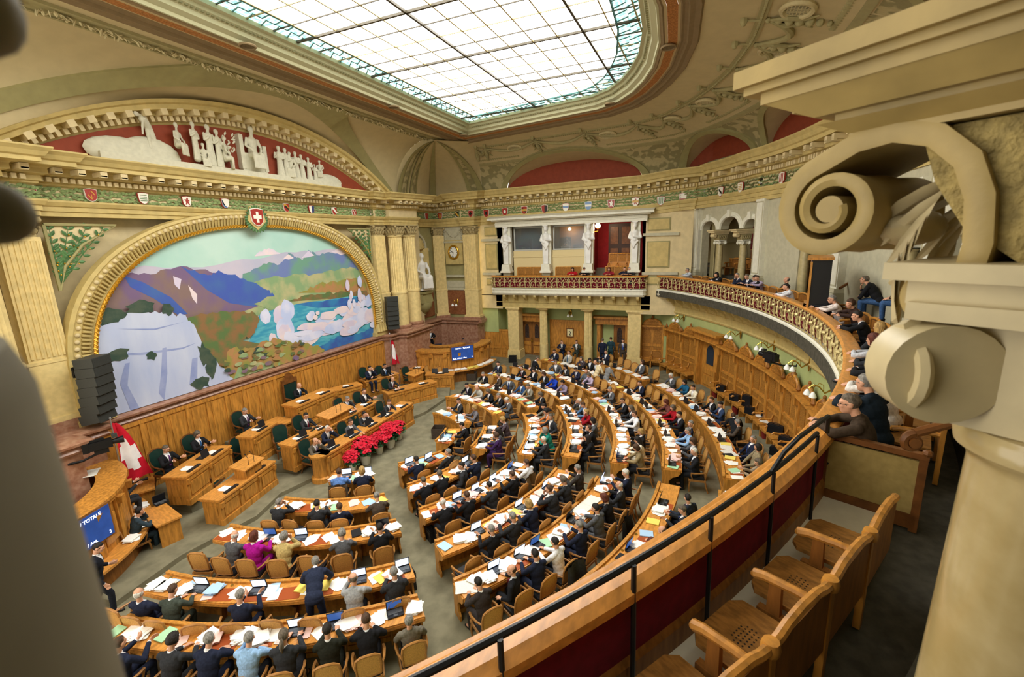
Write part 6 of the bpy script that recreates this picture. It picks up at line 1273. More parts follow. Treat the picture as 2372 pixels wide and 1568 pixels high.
# ---- hair: a shell over the skull, sunk below the skin where there is none
def make_hair(kind):
    mb = MB(); nu, nv = 40, 26; V = []; r_ = random.Random(hash(kind) % 99)
    for j in range(nv + 1):
        th = pi * j / nv
        for i in range(nu):
            a = 2 * pi * i / nu; d = Vector((sin(th) * cos(a), sin(th) * sin(a), cos(th))); front = -d.y; z = d.z; side = abs(d.x)
            line = {'short': .30 + .3 * max(0, front) - (.55 * max(0, -front)) - .2 * side * (front < .2), 'recede': .62 + .35 * max(0, front) - 1.0 * max(0, -front) - .45 * side * (front < .25), 'bald': 9, 'bob': .45 * max(0, front) - .75 * (front < .35) - .1, 'long': .45 * max(0, front) - 1.2 * (front < .35), 'curly': .35 + .3 * max(0, front) - 1.0 * (front < .3), 'tail': .35 + .3 * max(0, front) - .9 * max(0, -front) - .2 * side}[kind]
            on = 1 / (1 + math.exp(-(z - line) * 14))
            if kind == 'bald': on = (1 / (1 + math.exp(-(-.02 + .5 * max(0, -front) - abs(z + .08) * 1.2 + .25 * (front < .1)) * 16))) * (front < .35) * (z > -.62)
            k = .93 + on * {'short': .12, 'recede': .11, 'bald': .1, 'bob': .22, 'long': .22, 'curly': .3, 'tail': .14}[kind]
            nz = mnoise.noise(d * (9 if kind == 'curly' else 7) + Vector((len(kind), 0, 0))) * on * (.12 if kind == 'curly' else .045) + mnoise.noise(Vector((a * 6, th * 1.5, 3))) * .02 * on
            p = Vector((d.x * .08 * (k + nz), .012 + d.y * .1 * (k + nz), .02 + d.z * .1 * (k + nz)))
            if kind == 'long' and z < -.1 and front < .3: p.z -= .2 * min(1, (-.1 - z) * 1.4); p.y += .03 * min(1, -z); p.x *= 1 + .15 * min(1, -z)
            if kind == 'bob' and z < -.2 and front < .3: p.z -= .05; p.x *= 1.12
            V.append(p)
    F = [(j * nu + i, (j + 1) * nu + i, (j + 1) * nu + (i + 1) % nu, j * nu + (i + 1) % nu) for j in range(nv) for i in range(nu)]
    mb.add(V, F)
    if kind == 'tail': mb.tube([(0, .1, .0), (0, .135, -.04), (0, .14, -.12), (0, .12, -.22)], [.025, .035, .04, .015], 10); mb.ball((0, .115, -.01), .022, 8, 6, 0)
    return mb.mesh('hair_' + kind, [PAPER], 'all')
HAIR = {k: make_hair(k) for k in ('short', 'recede', 'bald', 'bob', 'long', 'curly', 'tail')}
HC_ = {'d': '#221d1a', 'b': '#4a3526', 'g': '#7f7c76', 'w': '#c9c6bd', 'l': '#a5854f', 'r': '#5a2c1f', 'n': '#5f5548'}
HMAT = {k: mat('hair_' + k, v, .6, .45, 40, bump=.5, bscale=90, stretch=(1, 1, .25)) for k, v in HC_.items()}
SKIN = mat('skin', '#cf9c7f', .5, .06, 12); SKIND = mat('skin_dark', '#5b3a2a', .5, .06, 12); EYE_M = mat('eye', '#2a2320', .2); LIP = mat('lip', '#b0695a', .5)
CLOTH = {}
def cloth(c): 
    if c not in CLOTH: CLOTH[c] = mat('cloth_' + c.strip('#'), c, .85, .18, 30, spec=.15, bump=.15, bscale=200)
    return CLOTH[c]
WHITE_S = cloth('#e9e9ec')
gl = MB()
for s in (-1, 1): gl.tube([(s * .034 + .023 * cos(2 * pi * i / 12), -.108, .014 + .018 * sin(2 * pi * i / 12)) for i in range(13)], .0022, 4); gl.tube([(s * .057, -.106, .016), (s * .083, -.02, .014), (s * .084, .015, .008)], .002, 4)
gl.tube([(-.012, -.11, .018), (.012, -.11, .018)], .0022, 4); GLM = gl.mesh('glasses', [BLACK])
NP = [0]
def person(x, y, z, rz, pose, jac, hair, label, group=None, shirt='#e9e9ec', tie=None, tro=None, skin=SKIN, sc=1.0, glasses=False, mirror=False):
    P = POSES[pose]; R_ = bpy.data.objects.new('person', None); C.objects.link(R_); R_.location = (x, y, z); R_.rotation_euler = (0, 0, rz); R_.scale = (-sc if mirror else sc, sc, sc); R_.empty_display_size = .1; tag(R_, label, 'person', group)
    def part(nm, me, ms, M=None):
        o = bpy.data.objects.new(nm, me); C.objects.link(o); o.parent = R_
        if M: o.matrix_local = M
        for i, m in enumerate(ms):
            if i < len(o.material_slots): o.material_slots[i].link = 'OBJECT'; o.material_slots[i].material = m
        return o
    part('body', P['body'], [skin, EYE_M, LIP]); part('jacket', P['jacket'], [cloth(jac)]); part('shirt', P['shirt'], [cloth(shirt)]); part('collar', P['collar'], [cloth(shirt)]); part('trousers', P['trousers'], [cloth(tro or jac)]); part('shoes', P['shoes'], [LEATHER])
    if tie: part('tie', P['tie'], [cloth(tie)])
    part('hair', HAIR[hair[0]], [HMAT[hair[1]]], P['HM'])
    if glasses: part('glasses', GLM, [BLACK], P['HM'])
    NP[0] += 1; return R_
K_, N_, DG, MG, BR, DB = '#1c1d21', '#20263a', '#2e3034', '#54565a', '#4a4038', '#262c38'
CN = {K_: 'black suit', N_: 'navy suit', DG: 'charcoal suit', MG: 'grey suit', BR: 'brown jacket', DB: 'dark blue suit', '#e4e6ea': 'white shirt', '#8fb4dc': 'sky-blue shirt', '#5f86c8': 'blue shirt', '#a3168c': 'magenta jacket', '#b8a36a': 'beige jacket', '#9c9fa2': 'pale-grey shirt', '#6c675c': 'grey-brown jacket', '#a9a69c': 'pale-grey jacket', '#3a2450': 'purple jacket', '#4a3f46': 'plum-grey jacket', '#b9703c': 'orange jacket', '#1f7f70': 'teal shawl', '#4c6d94': 'denim shirt', '#9e1824': 'red jacket', '#8a1420': 'dark-red jacket', '#8b7a58': 'patterned blouse', '#1f3fae': 'royal-blue jacket', '#2d4a74': 'blue jacket', '#7a7668': 'taupe cardigan', '#b9a9c4': 'lilac top', '#d9c8a0': 'cream sweater', '#7d7f80': 'tweed jacket', '#1f5a7e': 'teal-blue jacket', '#e3dcc6': 'cream jacket', '#8d8064': 'olive-beige jacket', '#a2917a': 'beige-grey jacket', '#31404a': 'blue-green uniform', '#3e463f': 'olive uniform', '#c4ccd6': 'pale shirt', '#a89bb8': 'light purple shirt', '#5f666e': 'grey sweater', '#3a2a26': 'dark brown jacket', '#6d3f3a': 'patterned blouse'}
ACT = {'write': 'writing', 'type': 'typing', 'chin': 'resting chin', 'back': 'leaning back', 'read': 'reading', 'turn': 'turned aside', 'hunch': 'hunched', 'bendover': 'bending over', 'leanin': 'leaning in', 'stand': 'standing', 'rail': 'leaning on the rail'}
S_, R_C, BA, BO, LO, CU, TA = 'short', 'recede', 'bald', 'bob', 'long', 'curly', 'tail'
# (head pixel, pose, jacket, hair kind, hair colour, options)
PPL = {
 'A1': [(786, 1092, 'type', '#5f86c8', S_, 'b', 's'), (838, 1094, 'type', N_, BO, 'l')],
 'A2': [(652, 1153, 'chin', DG, S_, 'g'), (743.7, 1150, 'read', DG, S_, 'd'), (785, 1173.7, 'back', N_, R_C, 'b'), (872, 1141, 'write', BR, S_, 'g')],
 'A3': [(524.5, 1251.6, 'chin', MG, BA, 'w'), (595, 1238, 'type', '#a3168c', BO, 'r'), (643.4, 1263.7, 'chin', '#b8a36a', CU, 'g', 'b'), (792.4, 1232.7, 'write', MG, CU, 'g'), (881, 1231, 'read', K_, R_C, 'd')],
 'A4': [(347.5, 1362, 'back', N_, BA, 'w'), (437.5, 1331, 'write', '#3e463f', S_, 'b'), (583.5, 1341.6, 'read', N_, S_, 'g'), (816, 1337.5, 'chin', '#9c9fa2', BA, 'n', 's'), (904.5, 1290, 'type', DG, S_, 'g')],
 'A5': [(226, 1471, 'write', N_, S_, 'n'), (286, 1484, 'read', N_, R_C, 'b'), (392.6, 1494, 'write', DG, CU, 'd'), (469, 1505, 'chin', N_, S_, 'g', 'g'), (569.6, 1487, 'chin', '#8fb4dc', S_, 'g', 's'), (658.8, 1476, 'type', DG, TA, 'n'), (760, 1456, 'type', '#24261f', S_, 'd'), (846, 1440.6, 'write', K_, R_C, 'b'), (951.5, 1448, 'back', '#6c675c', S_, 'g', 'b')],
 'B1': [(954.5, 1069, 'type', N_, R_C, 'd'), (1027.5, 1045, 'back', DG, S_, 'g')],
 'B2': [(970.4, 1120.4, 'write', K_, S_, 'n'), (1035.5, 1110, 'chin', K_, R_C, 'n'), (1088.6, 1090, 'turn', DG, S_, 'd'), (1108.6, 1069, 'type', N_, S_, 'b')],
 'B3': [(1027.5, 1168.8, 'write', K_, BA, 'w'), (1074, 1143.5, 'type', K_, R_C, 'b'), (1137.8, 1122, 'write', DG, S_, 'd'), (1169.7, 1092, 'read', K_, S_, 'b'), (1202.9, 1067.8, 'type', '#e4e6ea', S_, 'b', 's')],
 'B4': [(1120.5, 1210, 'read', K_, S_, 'g'), (1168, 1187, 'read', DG, S_, 'g'), (1234.7, 1172.8, 'write', N_, BO, 'l'), (1295, 1143, 'chin', DG, S_, 'b'), (1293.7, 1108, 'write', DG, CU, 'n'), (1321.8, 1084, 'read', '#3a3634', S_, 'g')],
 'B5': [(1102, 1337, 'write', '#35302f', S_, 'd'), (1185, 1319, 'turn', K_, BA, 'b'), (1232.7, 1282, 'type', N_, S_, 'd'), (1279.6, 1252, 'type', '#e4e6ea', S_, 'd', 's'), (1341.9, 1220.7, 'read', N_, S_, 'g'), (1362, 1175, 'type', MG, S_, 'd'), (1400.8, 1152.4, 'write', K_, BO, 'r'), (1433, 1123, 'read', DG, BA, 'w'), (1439.7, 1097.5, 'read', N_, S_, 'w')],
 'B6': [(1505, 1259, 'write', '#2b2226', BO, 'r'), (1536, 1230, 'write', '#c4ccd6', BA, 'b', 's'), (1561.7, 1174.5, 'read', DG, S_, 'n'), (1593.7, 1153.7, 'turn', DB, S_, 'd')],
 'C1': [(1072.8, 982.8, 'write', K_, S_, 'd')],
 'C2': [(1150.6, 1009.8, 'type', '#3a2450', CU, 'b'), (1151.9, 997.5, 'write', '#4a4a4c', LO, 'd'), (1162.2, 974, 'write', '#4a3f46', CU, 'l')],
 'C3': [(1249.2, 1019.5, 'type', DG, R_C, 'w'), (1263.3, 998.4, 'chin', '#1f7f70', BO, 'g', 'b'), (1276, 963.3, 'turn', DG, S_, 'n'), (1252.7, 958.6, 'write', '#b9703c', CU, 'd'), (1257.4, 942.2, 'write', '#7a7668', S_, 'd')],
 'C4': [(1351.2, 1012.5, 'chin', K_, LO, 'd'), (1375.8, 992.6, 'chin', K_, R_C, 'b'), (1352.3, 976.2, 'read', MG, BO, 'd'), (1340.6, 955, 'chin', '#8a1420', CU, 'l', 'b'), (1348.8, 936.3, 'write', '#4c6d94', S_, 'b'), (1321.9, 931.6, 'chin', MG, S_, 'w')],
 'C5': [(1469.3, 1039.9, 'write', '#8b7a58', BO, 'b', 'b'), (1470.6, 1016.8, 'write', '#e3dcc6', LO, 'd'), (1467.2, 997.5, 'read', K_, BO, 'l'), (1450, 961.6, 'type', '#e4e6ea', S_, 'b', 's'), (1441, 948.8, 'type', DG, LO, 'n'), (1428.7, 929.5, 'write', K_, S_, 'b'), (1412, 902.3, 'write', MG, S_, 'g')],
 'C6': [(1583.5, 1046.3, 'read', K_, R_C, 'w'), (1582.2, 1023.2, 'read', MG, BO, 'b'), (1592.5, 1000, 'type', '#8fb4dc', S_, 'g', 's'), (1596.4, 983.4, 'back', N_, S_, 'g', 't'), (1561.2, 962.9, 'type', K_, S_, 'd'), (1542.5, 943.6, 'type', '#9e1824', BO, 'n', 'b'), (1543.7, 933.4, 'write', '#6d3f3a', BO, 'r', 'b'), (1469, 888.8, 'write', N_, R_C, 'b')],
 'C7': [(1762.3, 1073.3, 'read', '#a2917a', CU, 'n', 'b'), (1750.3, 1037, 'back', '#8d8064', BO, 'd', 'b'), (1735.2, 1016, 'back', N_, S_, 'g'), (1690, 980, 'turn', BR, S_, 'g'), (1654.7, 940.5, 'read', '#2f3f5e', S_, 'd', 't'), (1640.7, 925.4, 'type', K_, S_, 'b'), (1591.5, 897.3, 'type', '#e3dcc6', S_, 'd'), (1574.4, 886.3, 'type', '#1f5a7e', BO, 'd', 'b'), (1543.9, 872.6, 'write', MG, CU, 'w')],
 'D1': [(1034, 933.7, 'read', DG, S_, 'd'), (1074.5, 946, 'read', '#6d6a70', BO, 'l', 'b')],
 'D2': [(1064, 898, 'write', K_, S_, 'd'), (1077, 905.4, 'write', '#a9a69c', BA, 'b', 's'), (1107.2, 910.3, 'write', K_, BO, 'n'), (1130.3, 920, 'write', K_, S_, 'g'), (1140.8, 931, 'write', MG, S_, 'w')],
 'D3': [(1107.7, 870.3, 'write', K_, S_, 'g'), (1140.8, 875.2, 'turn', BR, S_, 'n'), (1153, 883.3, 'turn', MG, S_, 'b', 't'), (1185.7, 892, 'type', '#2d4a74', S_, 'd', 'k'), (1208.3, 899.3, 'write', '#7a7668', S_, 'n'), (1223, 916.5, 'write', K_, BO, 'n')],
 'D4': [(1146.4, 845.5, 'type', DB, S_, 'd'), (1191, 858, 'type', K_, R_C, 'b'), (1217.5, 863.4, 'read', K_, CU, 'd'), (1239.5, 872.3, 'write', K_, BO, 'b'), (1259.5, 878.6, 'type', '#1f3fae', BO, 'n', 'b'), (1274.6, 890, 'write', '#8a7f98', CU, 'd', 'b')],
 'D5': [(1286.3, 841, 'turn', MG, CU, 'n'), (1301.4, 851, 'write', DG, LO, 'd'), (1306, 865, 'write', '#20243c', S_, 'd'), (1335, 862, 'back', '#5f666e', R_C, 'b', 's'), (1347.7, 871, 'write', '#b9a9c4', BO, 'n', 'b')],
 'D6': [(1284.5, 815, 'write', N_, S_, 'b', 't'), (1304, 823, 'back', '#a9a69c', S_, 'b', 't'), (1334.3, 834.4, 'chin', '#4a4046', BO, 'n'), (1346.9, 838.5, 'turn', '#2a2624', LO, 'd'), (1366, 843.6, 'write', K_, BA, 'n')],
 'D7': [(1405.8, 816.8, 'read', N_, R_C, 'b'), (1472.4, 843.6, 'back', MG, BO, 'b')],
}
SEATS = {}                                                # row -> list of (angle, occupied)
for k, L in PPL.items():
    occ = []
    for i, t in enumerate(L):
        p = onz(t[0], t[1], 1.24); a = degrees(atan2(p.y - DCY, p.x - DCX)); occ.append((a, i))
    SEATS[k] = occ
def place_row(k):
    a0, r0, a1, r1 = ROWS[k]; occ = sorted(SEATS.get(k, [])); rm = (r0 + r1) / 2 + .98; st = degrees(.74 / rm)
    # keep neighbours at least .5 m apart
    A = [a for a, _ in occ]
    for _ in range(12):
        for i in range(len(A) - 1):
            d = degrees(.56 / rm) - (A[i + 1] - A[i])
            if d > 0: A[i] -= d / 2; A[i + 1] += d / 2
    A = [min(max(a, a0 + st * .35), a1 - st * .35) for a in A]
    seats = [(a, occ[i][1]) for i, a in enumerate(A)]
    if k != 'B6' and k != 'A5' or k == 'A5':
        marks = [a0 - st * .55] + A + [a1 + st * .55] if A else [a0 - st * .5, a1 + st * .5]
        for p, q in zip(marks, marks[1:]):
            n = int(round((q - p) / st)) - 1
            for j in range(n): seats.append((p + (q - p) * (j + 1) / (n + 1), None))
    seats.sort(key=lambda s: s[0]); return seats
ALLSEATS = {k: place_row(k) for k in ROWS}
r_ = random.Random(21)
TIES = ['#7a1c2c', '#2b3f7a', '#4a2a5c', '#365c82']
for k, seats in ALLSEATS.items():
    for j, (a, i) in enumerate(seats):
        r = RF(k, a); rz = rad(a + 270); where = f'{ORD[min(j, 13)]} seat from left, {ORD[int(k[1]) - 1]} row, {BN[k[0]]}'
        if i is None:
            x, y = dpt(a, r + .98 + r_.uniform(-.03, .12)); chair(x, y, rz + rad(r_.uniform(-14, 14)), f'empty cane-backed armchair, {where}', 'cane chairs of the members'); continue
        t = PPL[k][i]; f = t[6] if len(t) > 6 else ''
        x, y = dpt(a, r + 1.0); tw = r_.uniform(-6, 6)
        chair(*dpt(a, r + 1.04), rz, f'occupied cane-backed armchair, {where}', 'cane chairs of the members')
        nm = CN.get(t[3], 'dark suit')
        person(x, y, 0, rz + rad(tw), t[2], t[3], (t[4], t[5]), f'person in {nm} {ACT[t[2]]}, {where}', 'members seated at the curved desks', shirt=t[3] if ('s' in f or 'b' in f) else r_.choice(['#e9e9ec', '#dfe5f0', '#e9e9ec']), tie=r_.choice(TIES) if ('t' in f or (not f and t[4] in (S_, R_C, BA) and r_.random() < .6)) else None, tro=K_ if f in ('s', 'b') else None, skin=SKIND if 'k' in f else SKIN, sc=r_.uniform(.97, 1.04), glasses='g' in f or r_.random() < .2, mirror=r_.random() < .4)
# ---- people standing in the hall: (head pixel, head height, facing degrees, ...)
def standing(px, hz, rz, pose, jac, hair, lab, **kw):
    p = onz(*px, hz); H = Matrix.Rotation(rad(rz), 3, 'Z') @ POSES[pose]['HC']; return person(p.x - H.x, p.y - H.y, kw.pop('z', 0), rad(rz), pose, jac, hair, lab, kw.pop('grp', 'people standing in the hall'), **kw)
standing((230, 1277), 1.55, 60, 'walk', '#1d2029', (S_, 'd'), 'person in dark suit walking past the left press box with a folder')
standing((732, 1303.5), 1.3, 128, 'bendover', '#262d42', (S_, 'g'), 'person in navy suit bent over the fourth-row desk, front left block')
standing((1244.3, 834), 1.5, 50, 'leanin', K_, (S_, 'n'), 'person in black coat standing at the fifth-row desk, far right block')
standing((1393, 844), 1.5, 40, 'leanin', '#d9c8a0', (S_, 'd'), 'person in cream sweater standing over the sixth-row desk, far right block')
standing((1415.5, 849.4), 1.5, 50, 'leanin', '#7d7f80', (BO, 'l'), 'person in tweed jacket standing over the sixth-row desk, far right block')
standing((1697, 975), 1.12, 100, 'bendover', K_, (R_C, 'b'), 'person in black suit bending over toward the seventh row, right middle block')
standing((1396, 789), 1.62, -90 + 180, 'stand', N_, (S_, 'n'), 'person in navy suit seen from behind in the open doorway, left one')
standing((1415, 785.5), 1.64, 100, 'stand', '#27424c', (S_, 'b'), 'person in blue-green suit seen from behind in the open doorway')
standing((1443, 790.7), 1.62, -80, 'stand', BR, (S_, 'd'), 'person in grey-brown suit and blue tie standing by the right stone pillar', tie='#2b4fae')
for px, jac, hr, lab, t in (((1301.5, 793), N_, R_C, 'person in navy suit, hand at mouth, on the bench under the calendar', 'chin'), ((1334.4, 800), '#3e463f', S_, 'person in olive uniform reading on the bench under the calendar', 'read')):
    p = onx(px[0], px[1], 28.75); person(28.95, p.y, 0, rad(-90), t, jac, (hr, 'b'), lab, 'people on the bench under the calendar', sc=1.0)
# ---- officials on the podium: head pixel, platform height, facing
OFF = [((692.7, 892.5), 1.1, 0, 'write', K_, BA, 'b', 'person in black suit presiding in the high-backed carved chair', 1.45), ((567.4, 953), .85, 6, 'read', DG, S_, 'g', 'person in dark suit with red tie behind a laptop, left of the presiding desk', 1.2), ((709, 963.2), .5, 0, 'type', DG, S_, 'd', 'person in dark suit at the left end of the second podium desk', 1.2), ((804.8, 923.4), .5, 0, 'write', DG, S_, 'g', 'person in dark suit right of the lectern on the second podium desk', 1.2), ((843.2, 907.2), .5, 0, 'read', K_, R_C, 'b', 'person in black suit at the right end of the second podium desk', 1.2),
       ((731, 1020.8), .15, 0, 'chin', '#5a5348', BA, 'b', 'person in grey-brown jacket, hand at head, left end of front podium desk', 1.2), ((759, 991.3), .2, 0, 'chin', N_, R_C, 'w', 'person in dark suit and purple tie, chin on hand, front podium desk', 1.2), ((812.2, 978), .15, 0, 'type', MG, S_, 'b', 'person in grey suit and purple tie at the front podium desk', 1.2), ((844, 958.8), .15, 0, 'chin', DG, S_, 'd', 'person in dark suit, hand at face, behind laptop, front podium desk', 1.2), ((901.3, 930.8), .15, 0, 'write', DG, S_, 'b', 'person in dark suit at the right end of the front podium desk', 1.2),
       ((909.6, 877.7), .3, -8, 'write', DG, BA, 'n', 'person in dark suit reading at the right speaker desk', 1.2), ((856.7, 852.4), .75, -10, 'chin', N_, S_, 'd', 'person in navy suit, hand at face, behind a monitor near the right flag', 1.2), ((891, 848), .65, -10, 'type', K_, S_, 'd', 'person in black suit behind the second monitor near the right flag', 1.2), ((384.4, 1040.6), .75, 10, 'read', K_, S_, 'n', 'person in black suit and blue tie reading near the left flag', 1.2), ((457.4, 1007), .75, 10, 'read', K_, BO, 'n', 'person in black jacket reading papers beside the blue-tied one', 1.2)]
for px, z, rz, pose, jac, hk, hc, lab, hh in OFF:
    p = onz(*px, z + 1.24); H = Matrix.Rotation(rad(rz), 3, 'Z') @ POSES[pose]['HC']; x, y = p.x - H.x, p.y - H.y
    person(x, y, z, rad(rz), pose, jac, (hk, hc), lab, 'officials on the podium', tie={0: '#5c2a6a', 1: '#7a1c2c', 2: '#2b5f9a', 3: None}[len(lab) % 4], sc=1.0, glasses=len(lab) % 3 == 0)
    if hh < 1.4: chair(x, y + .04, rad(rz), 'green leather armchair of the ' + lab.replace('person in ', '').split(',')[0][:70], 'green leather armchairs of the podium', z, 'green', 1.08)
    else:
        R_ = empty('carved_throne', (x, y + .05, z), rad(rz), 'high-backed green chair with carved crest behind the presiding person', 'chair'); mb = MB(); mb.box((0, 0, .42), (.62, .6, .12)); mb.build('seat', GREENL, R_); mb = MB(); mb.box((0, .3, .85), (.6, .1, .85)); mb.build('backrest', GREENL, R_)
        mb = MB(); [mb.box((s * .34, .3, .75), (.07, .09, 1.45)) for s in (-1, 1)]; mb.box((0, .3, 1.36), (.74, .1, .12)); mb.prism([(-.34, 1.4), (.34, 1.4), (.2, 1.55), (.08, 1.72), (0, 1.76), (-.08, 1.72), (-.2, 1.55)], Matrix(((1, 0, 0, 0), (0, 0, -1, .34), (0, 1, 0, 0), (0, 0, 0, 1))), .08); mb.build('frame', WALNUT, R_)
        for s in (-1, 1): mb = MB(); mb.tube([(s * .34, .28, .7), (s * .36, -.05, .7), (s * .35, -.28, .66)], .04, 6); mb.box((s * .33, -.24, .3), (.06, .06, .6)); mb.build('armrest', WALNUT, R_)
for px, z, rz, lab in (((560, 1040), .14, 20, 'empty green armchair at the left speaker desk beside its lectern'), ((480, 1095), .14, 25, 'empty green armchair at the left end of the left speaker desk'), ((763, 890), .7, 20, 'empty green armchair at the single desk right of the presiding desk'), ((649, 1015), .4, -30, 'empty green armchair standing left of the second podium desk'), ((866, 952), 0, 0, 'empty green chair between two seated officials, front podium desk'), ((945, 868), .14, -10, 'empty green armchair at the right speaker desk')):
    p = onz(*px, z + .75); chair(p.x, p.y - .1, rad(rz), lab, 'green leather armchairs of the podium', z, 'green', 1.08)
for px, lab in (((916, 846), 'pale empty chair'),): pass
for px, z, rz, pose, jac, hk, hc, lab in (((172.6, 1101), .75, 50, 'turn', MG, BA, 'w', 'person in grey suit with newspaper in the left press box'), ((966.4, 777.8), .75, -50, 'chin', K_, S_, 'd', 'person in black suit, hand at mouth, in the right press box'), ((996.4, 766.3), 1.15, -50, 'write', K_, S_, 'd', 'person in black top bent over a desk in the right press box'), ((270.8, 1109.4), .55, 75, 'read', DG, S_, 'b', 'person in charcoal suit at the usher desk by the left flag'), ((322.7, 1182.3), 0, 82, 'chin', '#31404a', S_, 'd', 'person in blue-green uniform, hand at chin, at the usher desk')):
    p = onz(*px, z + 1.24); H = Matrix.Rotation(rad(rz), 3, 'Z') @ POSES[pose]['HC']; person(p.x - H.x, p.y - H.y, z, rad(rz), pose, jac, (hk, hc), lab, 'people at the press boxes')
    chair(p.x - H.x, p.y - H.y, rad(rz), 'chair under the ' + lab.replace('person in ', ''), 'chairs at the press boxes', z)
# ---- visitors on the gallery and in the loggia: (head pixel, pose, jacket, hair, colour, clothes, turn)
GALL = [((1618, 628), 'rail', '#c4ccd6', S_, 'g', 'pale vest at the far end of the ring gallery'), ((1661, 640), 'rail', K_, LO, 'd', 'black top leaning on the ring gallery rail, far part'), ((1709.4, 643.3), 'chin', N_, S_, 'g', 'dark suit, first of a group of four on the gallery'), ((1732.6, 644.9), 'rail', N_, S_, 'n', 'dark jacket, second of the group of four on the gallery'), ((1751.7, 648), 'rail', K_, BO, 'd', 'black jacket, third of the group of four on the gallery'), ((1769.6, 648), 'rail', '#a89bb8', S_, 'b', 'light purple shirt, last of the group of four on the gallery'), ((1822, 669.6), 'rail', '#d9dbe0', S_, 'd', 'white shirt leaning on the rail left of the gallery screen'),
        ((1908.5, 692.7), 'rail', K_, S_, 'd', 'black top just right of the gallery screen'), ((1932, 700), 'rail', '#ddd2cc', S_, 'g', 'pale striped shirt with arms over the gallery rail'), ((1974.9, 711.2), 'rail', '#3a2a26', CU, 'b', 'dark clothes behind the pale striped shirt on the gallery'), ((1991.9, 740.6), 'rail', K_, S_, 'd', 'black jacket with forearms on the gallery rail'), ((2044, 776), 'back', DG, LO, 'l', 'dark clothes and long fair hair on the gallery'), ((2032, 799), 'rail', '#b8bcc4', BO, 'r', 'light grey top on the gallery'), ((2044, 818), 'rail', '#2a2c30', BO, 'd', 'charcoal top on the gallery'), ((2041, 838), 'rail', K_, S_, 'd', 'black jacket and glasses on the gallery'), ((2038, 872), 'rail', '#dcdad6', BO, 'd', 'white blouse behind the blue jacket on the gallery'), ((2016, 899), 'rail', '#1a2530', S_, 'g', 'dark blue jacket beside the brown-jacketed one on the gallery'), ((1966, 946), 'rail', '#41352a', S_, 'n', 'brown jacket and glasses nearest the black railing')]
for i, (px, pose, jac, hk, hc, lab) in enumerate(GALL):
    p = onz(*px, 5.97 if i < 16 else 6.0); a = degrees(atan2(p.y - GCY, p.x - GCX)); r = max(20.75, min(21.3, hypot(p.x - GCX, p.y - GCY))) + .16
    tw = 5 if i == 17 else -35 if i >= 11 else (10 if i % 2 else -15); x, y = ringpt(a, r); H = Matrix.Rotation(rad(a + 270 + tw), 3, 'Z') @ POSES[pose]['HC']; q = ringpt(a, r - .22); 
    person(q[0] - H.x, q[1] - H.y, 4.85, rad(a + 270 + tw), pose, jac, (hk, hc), 'person in ' + lab, 'visitors on the ring gallery', shirt='#e9e9ec' if jac in (N_, K_) else jac, tro='#23262c', glasses=('glasses' in lab) or i % 4 == 0, sc=1.0)
for px, R, zf, tw, pose, jac, hk, hc, lab, tro in (((2002.7, 648), 22.0, 5.3, -40, 'hunch', K_, S_, 'n', 'person in black jacket hunched with hand over mouth, upper gallery seats', '#3c5a86'), ((2112, 636), 22.5, 5.5, -20, 'back', '#3a2a26', S_, 'd', 'person in dark brown jacket with folded arms by the arcade column', '#3c5a86'), ((2124, 648), 22.1, 5.3, -35, 'hunch', '#5f666e', S_, 'g', 'person in grey sweater and jeans sitting by the arcade column', '#5f80a8'), ((1822, 648), 21.9, 5.3, 0, 'back', '#4a3f34', BA, 'g', 'bald person in brown seated just left of the gallery screen', '#23262c'), ((1893, 560), 23.5, 5.9, 0, 'back', '#e4e6ea', S_, 'd', 'person in white shirt with clasped hands behind the arcade columns', '#23262c')):
    p = onr(*px, GCX, GCY, R - .2); a = degrees(atan2(p.y - GCY, p.x - GCX)); H = Matrix.Rotation(rad(a + 270 + tw), 3, 'Z') @ POSES[pose]['HC']
    person(p.x - H.x, p.y - H.y, p.z - H.z, rad(a + 270 + tw), pose, jac, (hk, hc), lab, 'visitors higher on the gallery', shirt=jac, tro=tro, glasses='hunched' in lab)
for px, jac, hk, hc, lab in (((1327, 632), '#b01a24', BO, 'd', 'person in red jacket left on the loggia balcony'), ((1354, 632), '#2a2426', BO, 'b', 'person in dark clothes beside the red jacket on the loggia balcony'), ((1411, 635), '#8a2430', BO, 'r', 'person in dark red top reading on the loggia balcony'), ((1447, 635), N_, S_, 'b', 'person in navy suit at the right of the loggia balcony'), ((1458, 633), DG, S_, 'g', 'person in charcoal jacket, rightmost on the loggia balcony')):
    p = onx(*px, 27.72); person(27.95, p.y, 4.93, rad(-90), 'rail', jac, (hk, hc), lab, 'visitors on the loggia balcony', shirt=jac, sc=1.0)
p = onx(1313, 562, 28.9); person(29.1, p.y, 6.9, rad(-90), 'type', '#2e3034', (BO, 'd'), 'person working inside the right glazed booth', sc=.9)
# ================================================================ THINGS ON THE DESKS
def make_laptop(scr, name='laptop'):
    R_ = empty(name, (0, 0, 0), 0, 'x', 'laptop', 'laptops on the desks'); mb = MB(); mb.box((0, .0, .012), (.32, .24, .024)); mb.build('base', PLASTIC, R_); mb = MB(); mb.box((0, -.02, .026), (.28, .12, .006)); mb.box((0, .08, .025), (.08, .05, .004)); mb.build('keyboard', KEYS, R_)
    M = RX(-14); mb = MB(); mb.box(Vector((0, -.12, .03)) + M @ Vector((0, 0, .115)), (.32, .014, .23), M=M); mb.build('lid', PLASTIC, R_); mb = MB(); mb.box(Vector((0, -.12, .03)) + M @ Vector((0, .009, .118)), (.285, .004, .19), M=M); mb.build('screen', scr, R_); return R_
LP = {k: make_laptop(m) for k, m in (('b', SCREENB), ('d', SCREEND), ('w', SCREENW), ('o', SCREENO))}; LPU = {k: False for k in LP}
